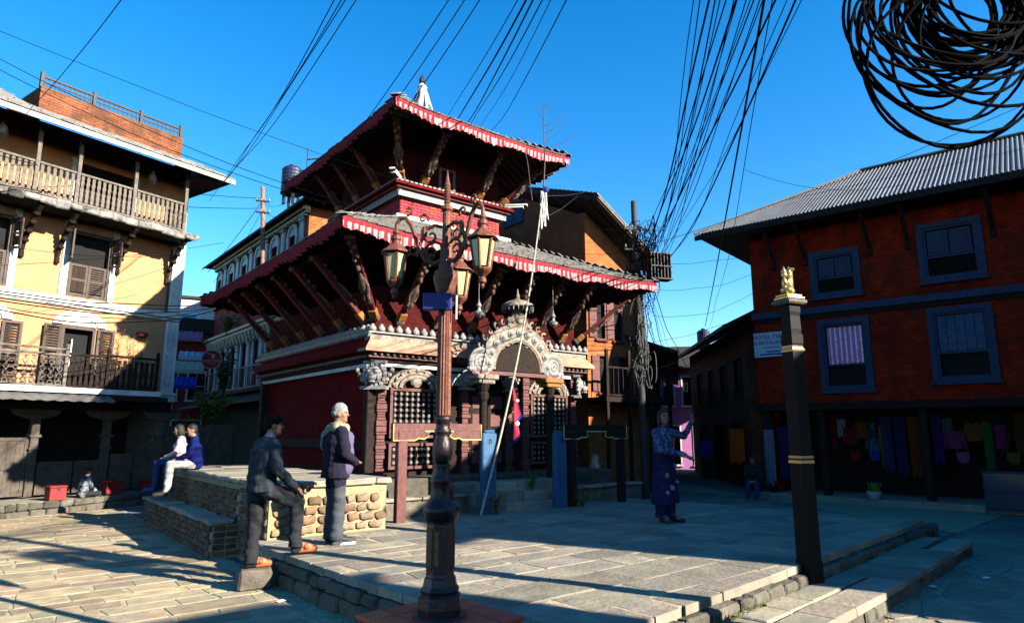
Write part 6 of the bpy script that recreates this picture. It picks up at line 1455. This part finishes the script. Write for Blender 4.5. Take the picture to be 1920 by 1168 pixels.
# ---- man stepping up, hand on his raised knee (faces right and away)
j=cloth('charcoal_jacket',(.036,.044,.056)); tr=cloth('black_trousers',(.026,.028,.032)); cp=M('black_knit_cap',(.012,.011,.011),.95,.2,60,.5,spec=.05); gc=cloth('grey_collar',(.28,.28,.27))
f=Fig(); torso(f,(0,-.03,.98),(0,.0,1.28),(-.2,-.02,1.42),(.19,.05,1.41),j,.135,.145)
f.cone((-.07,-.03,1.05),(-.07,-.03,.88),.14,.145,j); f.cone((.07,-.02,1.05),(.07,-.02,.88),.14,.145,j); f.cap((0,.0,1.44),(0,.04,1.5),.07,.062,gc); f.cap((0,.04,1.5),(0,.06,1.56),.052,.052,m_skin); f.head((0,.075,1.63),R(-12),m_skin,cp,'cap')
f.chain([(-.2,-.02,1.4),(-.28,.0,1.13),(-.24,.17,.95)],[.07,.06,.045],j); f.hand((-.235,.2,.93),(.1,.9,-.35),(.6,0,-.5),m_skin,.6)
f.chain([(.2,.05,1.4),(.29,.05,1.14),(.235,.26,.955)],[.072,.064,.05],j); f.cap((.235,.25,.96),(.225,.29,.93),.052,.05,j); f.hand((.222,.3,.92),(-.05,.72,-.66),(0,-.5,-.8),m_skin,.35,1.05,-1)
f.chain([(-.1,-.05,.92),(-.11,-.04,.52),(-.11,-.06,.1)],[.105,.08,.066],tr)
f.chain([(.09,-.02,.92),(.15,.36,.74),(.15,.36,.32)],[.11,.088,.068],tr); f.cone((.15,.36,.42),(.15,.365,.235),.072,.08,tr); f.cone((-.11,-.05,.3),(-.11,-.06,.06),.07,.08,tr)
def foot(f,a,d,m,sole=None,r=.04,skin=True):
    a=Vector(a);d=Vector(d)
    if skin:
        f.cap(a+Vector((0,0,.03)),a+d*.14,.042,.036,m_skin)
        x=d.cross(Vector((0,0,1)))
        for i,o in enumerate((-.03,-.014,.002,.017,.03)): f.cap(a+d*.15+x*o,a+d*(.2-.012*i)+x*o+Vector((0,0,-.012)),.014-.001*i,.012-.001*i,m_skin)
        f.cap(a+d*-.03+Vector((0,0,-.03)),a+d*.2+Vector((0,0,-.03)),.037,.042,m); f.cap(a+d*.09-x*.045+Vector((0,0,.0)),a+d*.09+x*.045+Vector((0,0,.005)),.028,.028,m); f.cap(a+d*.1-x*.03+Vector((0,0,.022)),a+d*.1+x*.03+Vector((0,0,.022)),.022,.022,m); f.cap(a+d*-.03+Vector((0,0,.0)),a+d*-.04+Vector((0,0,.02)),.036,.03,m)
    else:
        f.cap(a+Vector((0,0,.02)),a+d*.17,.05,.04,m); f.cap(a+d*.05,a+d*.2+Vector((0,0,-.01)),.044,.036,m)
        if sole: f.cap(a+d*-.03+Vector((0,0,-.035)),a+d*.2+Vector((0,0,-.035)),.04,.04,sole)
foot(f,(-.11,-.05,.07),Vector((0.05,1,0)),m_sandal); foot(f,(.15,.39,.225),Vector((.1,1,0)),m_sandal)
f.make('person','person in charcoal jacket and black cap stepping up from the stone block','x' and (-3.08,8.42,.245),R(-52),scale=1.05,voxel=.011)
# ---- older person standing by the bench, seen from behind
nv=cloth('navy_coat',(.020,.017,.032)); vi=cloth('violet_quilted_vest',(.13,.11,.20)); gt=cloth('grey_trousers',(.075,.083,.095)); knit=M('speckled_knit_cap',(.42,.40,.39),.95,.35,70,.6,col2=(.12,.11,.11),mix=.8,mscale=40,spec=.05); sc_=M('beige_check_scarf',(.46,.39,.27),.95,.3,40,.4,col2=(.16,.12,.08),mix=.8,mscale=30,spec=.05)
f=Fig(); torso(f,(0,0,.96),(0,-.01,1.25),(-.19,-.02,1.38),(.19,-.01,1.38),nv,.145,.155); f.cone((-.06,-.01,1.0),(-.06,-.01,.8),.15,.158,nv); f.cone((.06,-.01,1.0),(.06,-.01,.8),.15,.158,nv)
f.cap((.1,.09,.92),(.1,.08,1.3),.1,.1,vi); f.cap((-.08,.1,.95),(-.08,.09,1.3),.09,.09,vi)
f.chain([(-.2,-.01,1.37),(-.27,.0,1.1),(-.2,.16,.98)],[.075,.066,.05],nv); f.chain([(.2,0,1.37),(.27,.03,1.1),(.17,.18,1.0)],[.075,.066,.05],nv); f.hand((-.18,.19,.985),(.8,.5,0),(0,0,-1),m_skin,.6); f.hand((.15,.2,1.0),(-.8,.5,0),(0,0,-1),m_skin,.6,1,-1)
f.cap((-.1,-.05,1.43),(.1,-.05,1.43),.062,.062,sc_); f.cap((-.1,.05,1.42),(.1,.05,1.42),.06,.06,sc_); f.cap((.11,-.05,1.43),(.11,.06,1.42),.06,.06,sc_); f.cap((-.11,-.05,1.43),(-.11,.06,1.42),.06,.06,sc_); f.chain([(-.05,-.1,1.42),(-.12,-.15,1.3),(-.18,-.13,1.17)],[.045,.04,.03],sc_)
f.cap((0,0,1.46),(0,.01,1.53),.056,.054,m_skin); f.head((0,.025,1.6),R(-35),m_skin,knit,'cap')
for sx,dy in ((-1,.0),(1,.02)):
    f.chain([(sx*.085,0,.88),(sx*.09,.01+dy,.48),(sx*.09,-.02+dy,.1)],[.105,.085,.078],gt); f.cone((sx*.09,-.01+dy,.3),(sx*.09,-.01+dy,.055),.08,.084,gt); foot(f,(sx*.095,.0+dy,.045),Vector((sx*.12,1,0)),m_shoe,m_sole,skin=False)
f.make('person','person in dark coat, beige scarf and speckled cap standing by the bench',(-2.45,9.42,.385),R(-58),scale=1.09)
# ---- woman in embroidered navy tunic holding up a phone
na=M('navy_embroidered_tunic',(.018,.022,.075),.9,.2,12,.2,spec=.1); nd=M('navy_dotted_jacket',(.03,.04,.13),.9,.2,14,.2,col2=(.35,.38,.5),mix=.55,mscale=22,spec=.1); npt=M('navy_patterned_trousers',(.02,.022,.05),.9,.2,14,.2,col2=(.10,.10,.16),mix=.5,mscale=24,spec=.1)
f=Fig(); torso(f,(0,0,.98),(0,0,1.22),(-.16,0,1.36),(.16,0,1.36),nd,.12,.12,.06); f.cap((0,.05,1.2),(0,.05,1.27),.115,.095,nd)
f.cone((-.03,0,1.02),(-.07,0,.27),.145,.175,na); f.cone((.03,0,1.02),(.07,.01,.25),.145,.175,na)
f.cap((0,0,1.4),(0,.01,1.5),.05,.048,m_skin); f.head((0,.03,1.58),R(-16),m_skin,m_hairblk,'long',R(6))
f.chain([(-.17,0,1.35),(-.29,.18,1.3),(-.3,.34,1.5)],[.062,.052,.042],nd); f.hand((-.3,.35,1.53),(.0,.2,.95),(.2,.9,-.1),m_skin,.9,1,-1)
f.chain([(.17,0,1.35),(.24,.12,1.1),(-.02,.34,1.03)],[.062,.054,.044],nd); f.cap((-.02,.34,1.03),(-.06,.37,1.01),.046,.042,sc_); f.hand((-.09,.4,.99),(-.75,.5,-.4),(0,-.2,-.9),m_skin,.4,1,1)
for sx in (-1,1):
    f.cone((sx*.085,0,.5),(sx*.1,.0,.06),.085,.095,npt); foot(f,(sx*.1,.02,.05),Vector((sx*.2,1,0)),m_shoe,skin=True)
for (x,y,z,r_) in ((-.09,.16,.85,.03),(.1,.16,.7,.04),(.02,.19,.52,.045),(.12,.17,.44,.03),(-.1,.17,.6,.025)): f.ell((x,y,z),(r_,.02,r_),gc)
wom=f.make('person','person in navy embroidered tunic holding up a phone on the platform',(2.63,11.7,.385),R(-145),scale=1.1)
ph=B(-.038,.038,-.005,.005,-.08,.08,.004).build('phone',m_black,label='slim black phone held up by the person in the navy tunic',cat='phone'); ph.rotation_euler=(R(-8),0,R(-145))
c_,s_=math.cos(R(-145)),math.sin(R(-145)); hx,hy,hz=-.3*1.1,.43*1.1,1.66*1.1
ph.location=(2.63+hx*c_-hy*s_,11.7+hx*s_+hy*c_,.385+hz)
sg=thing('sunglasses','dark sunglasses pushed up on the hair of the person with the phone','sunglasses',(2.63,11.7,.385),R(-145))
for sx in (-1,1): q=MB(); q.ell((sx*.04,.1,1.85),(.03,.01,.02),10,6); q.build('lens',M('mirror_lens',(.02,.025,.04),.2,.1,3,0,spec=.6),sg)
q=MB(); q.tube([(-.09,.06,1.845),(-.02,.118,1.85),(.02,.118,1.85),(.09,.06,1.845)],.006,5); q.build('bridge',m_black,sg)
# ---- people sitting on the bench (bench frame: x towards the temple, y along it)
def bl_(x,y,z): c,s=math.cos(BR),math.sin(BR); return (-3.45+x*c-y*s,9.7+x*s+y*c,z)
def sitter(label,loc,rz,top,pants,hair,hk,shoe,scale=.98,lean=.06,voxel=.014,extra=None,drop=.52):
    f=Fig(); torso(f,(0,0,.1),(0,lean,.42),(-.18,lean,.56),(.18,lean,.56),top,.135,.14); f.cap((0,lean,.6),(0,lean+.03,.68),.054,.052,m_skin); f.head((0,lean+.06,.77),R(10),m_skin,hair,hk,R(-12))
    for sx in (-1,1):
        f.chain([(sx*.19,lean,.55),(sx*.25,lean+.06,.3),(sx*.1,lean+.27,.2)],[.066,.058,.045],top); f.hand((sx*.085,lean+.29,.19),(-sx*.5,.8,-.2),(0,0,-1),m_skin,.6,1,sx)
        f.chain([(sx*.1,.02,.09),(sx*.12,.46,.1),(sx*.11,.48,-drop+.12)],[.095,.078,.06],pants); foot(f,(sx*.11,.5,-drop+.05),Vector((sx*.1,1,0)),shoe,skin=False)
    if extra: extra(f)
    return f.make('person',label,loc,rz,scale=scale,voxel=voxel)
bluej=cloth('shaded_blue_puffer',(.008,.014,.12)); cream_=cloth('cream_trousers',(.62,.58,.50)); jean=cloth('blue_jeans',(.03,.055,.17)); pinkw=M('pink_white_top',(.6,.38,.42),.9,.3,10,.1,col2=(.1,.1,.12),mix=.7,mscale=6)  # jacket blue darkened so the colour carries its shade
sitter('person in bright blue jacket and cream trousers sitting on the bench',bl_(.12,4.75,1.16),R(118),bluej,cream_,m_hairblk,'short',m_shoe)
sitter('person in pink and white top and jeans sitting at the bench end',bl_(.1,5.75,1.16),R(112),pinkw,jean,m_hairblk,'long',cloth('blue_shoe',(.04,.08,.22)))
# bystander, child, walkers, vendor
def stander(label,loc,rz,top,pants,hair,hk,scale=1.0,voxel=.018,walk=0):
    f=Fig(); torso(f,(0,0,.96),(0,0,1.24),(-.18,0,1.38),(.18,0,1.38),top); f.cap((-.06,0,.86),(.06,0,.86),.135,.135,top); f.cap((0,0,1.44),(0,.02,1.52),.054,.052,m_skin); f.head((0,.03,1.59),0,m_skin,hair,hk)
    for sx in (-1,1):
        f.chain([(sx*.19,0,1.37),(sx*.25,-.02-sx*walk*.4,1.1),(sx*.24,.08-sx*walk*.6,.88)],[.066,.056,.044],top); f.hand((sx*.24,.09-sx*walk*.6,.86),(0,.2,-1),(-sx,0,0),m_skin,.5,1,sx)
        f.chain([(sx*.085,0,.88),(sx*.09,.02+sx*walk*.5,.48),(sx*.09,-.02+sx*walk,.1)],[.1,.078,.064],pants); foot(f,(sx*.09,sx*walk,.05),Vector((0,1,0)),m_shoe,skin=False)
    return f.make('person',label,loc,rz,scale=scale,voxel=voxel)
stander('person in dark coat and white cap standing behind the bench',(-8.0,16.9,0),R(200),cloth('dusk_blue_shirt',(.05,.06,.13)),tr,m_white,'cap',1.1)
stander('person in blue shirt walking away down the shaded lane',(7.9,27.5,0),R(10),cloth('violet_blue_shirt',(.045,.05,.28)),tr,m_hairblk,'short',1.06,.02,.16)
lx,ly=-11.4+(-.1)*.559+.829*.95,17.5+(-.1)*.829-.559*.95
sitter('child in dark jacket with white stripes sitting on the shop step',(lx,ly,.3),R(-28),M('dark_striped_jacket',(.02,.02,.025),.9,.2,9,.1,col2=(.5,.52,.56),mix=.9,mscale=2.2),tr,m_hairblk,'short',m_shoe,.78,.08,.015,drop=.32)
vx=Vector((9.6,18.6,0))+Vector((.766,-.643,0))*-2.6+Vector((-.643,-.766,0))*.95
sitter('person in black crouching low beside the hanging shop cloths',(vx.x,vx.y,.35),R(150),tr,jean,m_hairblk,'short',m_shoe,.95,.14,.018,drop=.33)
# ================================================================= small things: shop goods, plants, boxes
def RH(x,y,z=0): c,s=math.cos(R(-40)),math.sin(R(-40)); return Vector((9.6+x*c-y*s,18.6+x*s+y*c,z))
def LH(x,y,z=0): c,s=math.cos(R(56)),math.sin(R(56)); return Vector((-11.4+x*c-y*s,17.5+x*s+y*c,z))
random.seed(88)
def shirt(p,rz,col,lab,w=.5,h=.65,extra=None):
    t=thing('hanging_shirt',lab,'shirt',p,rz,'garments hanging at the shopfront'); m=MB()
    out=[(-w*.45,-.09),(-w*.6,-.46),(-w*.47,-.48),(-w*.38,-.24),(-w*.4,-h),(-w*.15,-h-.02),(w*.1,-h+.01),(w*.4,-h),(w*.38,-.24),(w*.47,-.48),(w*.6,-.46),(w*.45,-.09),(w*.2,-.02),(0,-.07),(-w*.2,-.02)]
    n=len(out); m.add([(x,-.05+.02*math.sin(x*20+z*9),z) for x,z in out]+[(x,.05,z) for x,z in out],[tuple(range(n)),tuple(range(2*n-1,n-1,-1))]+[(i,(i+1)%n,n+(i+1)%n,n+i) for i in range(n)])
    m.build('garment',cloth('garment_'+lab.split()[0]+lab.split()[1],col),t); m=MB(); m.tube([(-w*.3,0,-.05),(0,0,.03),(w*.3,0,-.05)],.008,5); m.tube([(0,0,.03),(0,0,.1),(.02,0,.13),(0,0,.15)],.005,5); m.build('hanger',m_iron,t)
def scarf(p,rz,col,lab,w=.28,h=1.2):
    m=MB(); n=12; vs=[]
    for i in range(n+1):
        for k in range(2): x=-w/2+w*i/n; vs.append((x,.035*math.sin(i*1.7)+.004*k,-h*k*(1+.05*math.sin(i))))
    m.add(vs,[(2*i,2*i+2,2*i+3,2*i+1) for i in range(n)]); vs2=[(x,y+.012,z) for x,y,z in vs]; m.add(vs2,[(2*i,2*i+1,2*i+3,2*i+2) for i in range(n)])
    m.build('hanging_cloth',cloth('cloth_'+lab.split()[0]+lab.split()[1],col),loc=p,rz=rz,label=lab,cat='cloth',group='cloths hanging at the shopfront',smooth=True)
sa=R(-40)
for (x,y,z,c,l) in ((-.35,-.3,2.2,(.5,.05,.04),'red and white printed shirt hanging under the shop beam'),(-.05,-.32,2.35,(.55,.16,.03),'orange child shirt hanging under the shop beam'),(.35,-.3,1.9,(.25,.4,.6),'pale blue shirt hanging beside the orange shirt'),(2.15,-.3,2.1,(.6,.12,.3),'pink shirt with pale print hanging further along the shop'),(2.6,-.32,2.3,(.5,.2,.06),'rust shirt hanging above the display case')): shirt(RH(x,y+.95,z-.15),sa+random.uniform(-.5,.5),tuple(q*.28 for q in c),l,.42,.5)
for (x,y,z,c,l,h) in ((-1.95,-.35,2.05,(.05,.05,.2),'navy spangled shawl hanging at the shop corner',1.5),(-2.35,-.4,1.95,(.5,.5,.7),'long pale lilac cloth hanging at the shop corner',1.55),(.62,-.3,2.3,(.06,.08,.22),'slate blue shawl hanging in the shop',1.5),(.95,-.3,2.3,(.04,.05,.16),'dark blue shawl hanging in the shop',1.6),(1.28,-.3,2.3,(.4,.09,.02),'burnt orange shawl hanging in the shop',1.6),(1.5,-.28,2.25,(.2,.03,.03),'maroon shawl hanging in the shop',1.5)): scarf(RH(x,y+(.75 if x>0 else .1),z),sa,tuple(q*.4 for q in c),l,.28,h)
q=Vector((8.35,23.6,0)); scarf(Vector((7.75,23.2,2.0)),R(-60),(.6,.11,.01),'bright orange cloth hanging outside the low lane house',.62,1.15)
for i,(nm,c) in enumerate((('crimson',(.5,.03,.05)),('white',(.6,.6,.62)),('teal',(.03,.25,.28)),('mustard',(.5,.3,.04)),('violet',(.2,.06,.4)),('grey',(.25,.25,.27)),('green',(.05,.25,.06)),('magenta',(.5,.04,.25)),('brown',(.2,.09,.04)),('sky blue',(.15,.35,.6)))):
    x=(-.75,-.55,.15,.5,1.8,2.0,2.9,3.15,3.6,3.9)[i]; h=(.9,.5,.7,1.1,1.3,.8,1.2,.6,1.4,.9)[i]
    scarf(RH(x,.5+.12*(i%3),2.35-.1*(i%4)),sa+random.uniform(-.4,.4),tuple(q*.38 for q in c),nm+' folded cloth hanging inside the dark shop',.2+.05*(i%3),h)
for i,(nm,c,x) in enumerate((('red',(.4,.02,.03),-.2),('blue',(.03,.08,.35),.3),('pink',(.5,.1,.3),2.35),('olive',(.14,.15,.04),3.4))):
    t=thing('shoulder_bag',nm+' cloth shoulder bag hanging by its strap in the shop','bag',RH(x,.35,1.35),sa,'bags hanging in the shop'); m=MB(); m.ell((0,0,-.12),(.15,.05,.16),12,8); m.cbox(-.14,.14,-.045,.045,-.12,.02,.02); m.build('bag_body',cloth('bag_'+nm,tuple(q*.5 for q in c)),t,smooth=True); m=MB(); m.tube([(-.13,0,0),(-.06,0,.4),(0,0,.62),(.06,0,.4),(.13,0,0)],.012,5); m.build('strap',cloth('bag_'+nm,c),t)
# basket of leaves, display case
t=thing('basket','pale basket of green leaf bundles on the shop floor','basket',RH(.35,-.42,.14),sa)
m=MB(); m.lathe([(.13,0),(.17,.1),(.18,.2),(.17,.2),(.15,.05)],14); m.build('basket_body',M('pale_basket',(.45,.5,.55),.8,.3,20,.3),t)
m=MB()
for k in range(26): a=random.random()*6.28; r_=random.uniform(0,.12); m.tube([(r_*math.cos(a),r_*math.sin(a),.12),(r_*1.3*math.cos(a),r_*1.3*math.sin(a),.3),(r_*1.9*math.cos(a),r_*1.9*math.sin(a),.42)],[.012,.014,.004],5)
m.build('leaf_bundle',M('fresh_green',(.09,.35,.03),.7,.3),t,kind='stuff')
t=thing('display_case','low glass display case at the shopfront','display case',RH(3.3,-.55,0),sa)
for (a,b,c,d) in ((-.5,-.46,-.25,-.21),(.46,.5,-.25,-.21),(-.5,-.46,.21,.25),(.46,.5,.21,.25)): B(a,b,c,d,.0,.95).build('case_post',m_bluewood,t)
for z in (.08,.5,.93): B(-.5,.5,-.25,.25,z,z+.03).build('shelf',m_bluewood,t)
B(-.46,.46,-.24,-.235,.12,.92).build('glass_front',M('case_glass',(.05,.07,.10),.1,.1,3,0,spec=.6),t)
for k in range(7): c=random.choice(((.5,.5,.55),(.2,.3,.6),(.5,.1,.1))); B(-.42+.12*k,-.33+.12*k,-.15,.1,.532,.532+random.uniform(.06,.2),.01).build('boxed_good',cloth('good%d'%(k%3),(.4,.4,.48)),t)
# red boxes along the shop step of the ochre house
m_rbox=M('red_tin_box',(.30,.018,.018),.55,.2,8,.1)
for (x,y,w_,h_,l) in ((-.75,-1.1,.36,.34,'red tin box at the edge of the shop step, beside the seated child'),(.75,-.62,.4,.34,'red tin box further along the shop step under the balcony corner'),(1.75,-.5,.36,.32,'dark red box at the far corner of the shop step')):
    t=thing('tin_box',l,'box',LH(x,y,.285),R(56)); B(-w_/2,w_/2,-.15,.15,0,h_-.05,.012).build('box_body',m_rbox,t); B(-w_/2-.01,w_/2+.01,-.16,.16,h_-.047,h_,.012).build('lid',m_rbox,t); B(-.03,.03,-.17,-.161,h_-.1,h_-.02,.003).build('latch',m_iron,t)
# ---- plants
m_leaf=M('leaf_green',(.07,.13,.025),.7,.4,9,.1,rand=.2); m_leafl=M('leaf_light',(.20,.26,.07),.7,.35,9,.1); m_petal=M('red_blossom',(.5,.02,.05),.7,.2); m_pot=M('clay_pot',(.30,.11,.05),.85,.2)
def leaf(m,p,d,l,w_):
    d=d.normalized(); x=d.cross(Vector((random.uniform(-1,1),random.uniform(-1,1),1))).normalized()*w_; n=x.cross(d).normalized()*l*.12
    m.add([p,p+d*l*.5+x+n,p+d*l,p+d*l*.5-x+n],[(0,1,2),(0,2,3)])
def plant(lab,loc,stems,h,spread,lm,flower=0,pot=True,lsize=.07,per=14,cat='plant',name='potted_plant'):
    t=thing(name,lab,cat,loc,random.random()*6); z0=0
    if pot: m=MB(); m.lathe([(.09,0),(.12,.16),(.135,.2),(.12,.2),(.11,.17)],12); m.build('pot',m_pot,t); z0=.17
    st=MB(); lf=MB(); fw=MB()
    for i in range(stems):
        a=random.random()*6.28; e=Vector((spread*random.random()*math.cos(a),spread*random.random()*math.sin(a),z0+h*random.uniform(.6,1))); b=Vector((random.uniform(-.04,.04),random.uniform(-.04,.04),z0)); mid=b.lerp(e,.5)+Vector((0,0,.05)); st.tube([b,mid,e],[.008,.006,.003],4)
        for k in range(per): s=random.uniform(.15,1); p=b.lerp(e,s); leaf(lf,p,Vector((random.gauss(0,1),random.gauss(0,1),random.uniform(-.3,.9))),lsize*random.uniform(.6,1.3),lsize*.28)
        if random.random()<flower: 
            for k in range(5): leaf(fw,e,Vector((random.gauss(0,1),random.gauss(0,1),.6)),.045,.018)
    st.build('stems',m_leaf,t); lf.build('foliage',lm,t,kind='stuff')
    if fw.f: fw.build('blossoms',m_petal,t,kind='stuff')
plant('tall red-flowered potted plant on the first-floor balcony corner',LH(.5,-.65,2.95),9,1.5,.3,m_leaf,.9,True,.06,10)
plant('bushy red-flowered potted plant on the balcony behind the flat railing',LH(.95,-.65,2.95),11,1.35,.35,m_leaf,.7,True,.07,16); plant('small leafy potted plant at the balcony end post',LH(1.35,-.6,2.95),6,.95,.18,m_leaf,0,True,.08,14)
plant('sunlit pale-leaved shrub growing over the wall in the left lane',(-10.2,22.6,2.1),40,1.2,.9,m_leafl,0,False,.16,22,'shrub','leafy_shrub'); plant('trailing creeper hanging on the stucco house beside the round sign',(-11.0,25.2,3.3),30,1.6,.5,m_leaf,0,False,.14,20,'creeper','wall_creeper'); plant('small balcony shrub above the round sign in the left lane',(-12.6,28.8,6.1),22,.9,.5,m_leafl,0,False,.15,20,'shrub','leafy_shrub')
plant('low white-blossomed shrub at the foot of the lane wall',(-10.6,21.7,1.6),26,.8,.6,m_leafl,0,False,.13,16,'shrub','leafy_shrub')
pw=MB(); pw.cbox(-1.6,1.2,-.6,.6,-.05,2.1,.03); pw.build('garden_wall',m_rubble,loc=(-10.4,22.3,0),rz=R(-40),label='dark rubble garden wall topped with shrubs in the left lane',cat='wall')
for (x,l) in ((-1.45,'red-flowered plant at the foot of the broad blue post'),(.75,'low flowering plant beside the steps by the slim blue post'),(-.1,'small rose plant on the temple steps')):
    q=TL(x+.1,-5.42 if x!=-.1 else -4.85,.38 if x!=-.1 else .73); plant(l,q,10,.42,.25,m_leaf,.5,False,.06,12,'plant','flowering_plant')
# bare thorny bush creeping into the near left corner of the square
t=thing('dry_bush','tangled bare dry bush at the edge of the paved square','bush',(-6.15,7.3,0),0); m=MB(); random.seed(23)
for i in range(150):
    a=random.random()*6.28; r_=random.uniform(.05,.28); p=Vector((r_*math.cos(a),r_*math.sin(a),random.uniform(0,.1))); path=[p]
    for k in range(5): p=p+Vector((random.gauss(0,.07),random.gauss(0,.07),random.uniform(.03,.16))); path.append(p)
    m.tube(path,.0035,3)
m.build('bare_twigs',M('dry_twig',(.11,.075,.055)),t,kind='stuff')
# litter
for i,(x,y) in enumerate(((6.2,9.1),(6.6,8.6),(5.2,8.6),(-2.6,7.9),(-4.2,9.4))):
    m=MB(); m.add([(-.05,-.03,0),(.06,-.02,.012),(.05,.04,.004),(-.04,.03,.015),(0,0,.03)],[(0,1,4),(1,2,4),(2,3,4),(3,0,4)]); m.build('paper_scrap',m_white,loc=(x,y,.0),rz=i*1.3,label='small crumpled white paper scrap lying on the paving',cat='litter',group='paper scraps on the paving')
# tarpaulin and shop awnings down the left lane
for (u,v,Y,w_,d_,col,l) in ((366,662,30,1.3,1.6,(.62,.62,.66),'grey striped shop awning down the left lane'),(345,712,28,1.0,.8,(.03,.06,.4),'blue tarpaulin awning low in the left lane'),(352,625,31,1.3,.7,(.55,.2,.3),'pink awning beneath the balconies in the left lane'),(348,592,33,1.0,.8,(.1,.45,.55),'turquoise awning high on the left lane houses'),(350,683,29,1.4,.25,(.6,.55,.45),'pale sign board over the left lane shop')):
    p=at(u,v,Y); t=thing('shop_awning',l,'awning',p,R(25)); mm=cloth('awn_'+l.split()[0]+l.split()[1],col); m=MB(); n=16; vs=[]
    for i in range(n+1): x=-w_/2+w_*i/n; vs+=[(x,-d_/2,-.25+.015*math.sin(i*2)),(x,d_/2,.15+.015*math.sin(i*2)),(x,-d_/2,-.42+.03*(i%2))]
    m.add(vs,[(3*i,3*i+3,3*i+4,3*i+1) for i in range(n)]+[(3*i,3*i+2,3*i+5,3*i+3) for i in range(n)]); m.build('awning_cloth',mm,t)
    m=MB()
    for sx in (-1,1): m.tube([(sx*w_*.48,d_/2,-.5),(sx*w_*.48,-d_/2,-.26)],.02,5); m.build('awning_strut',m_iron,t); m=MB()
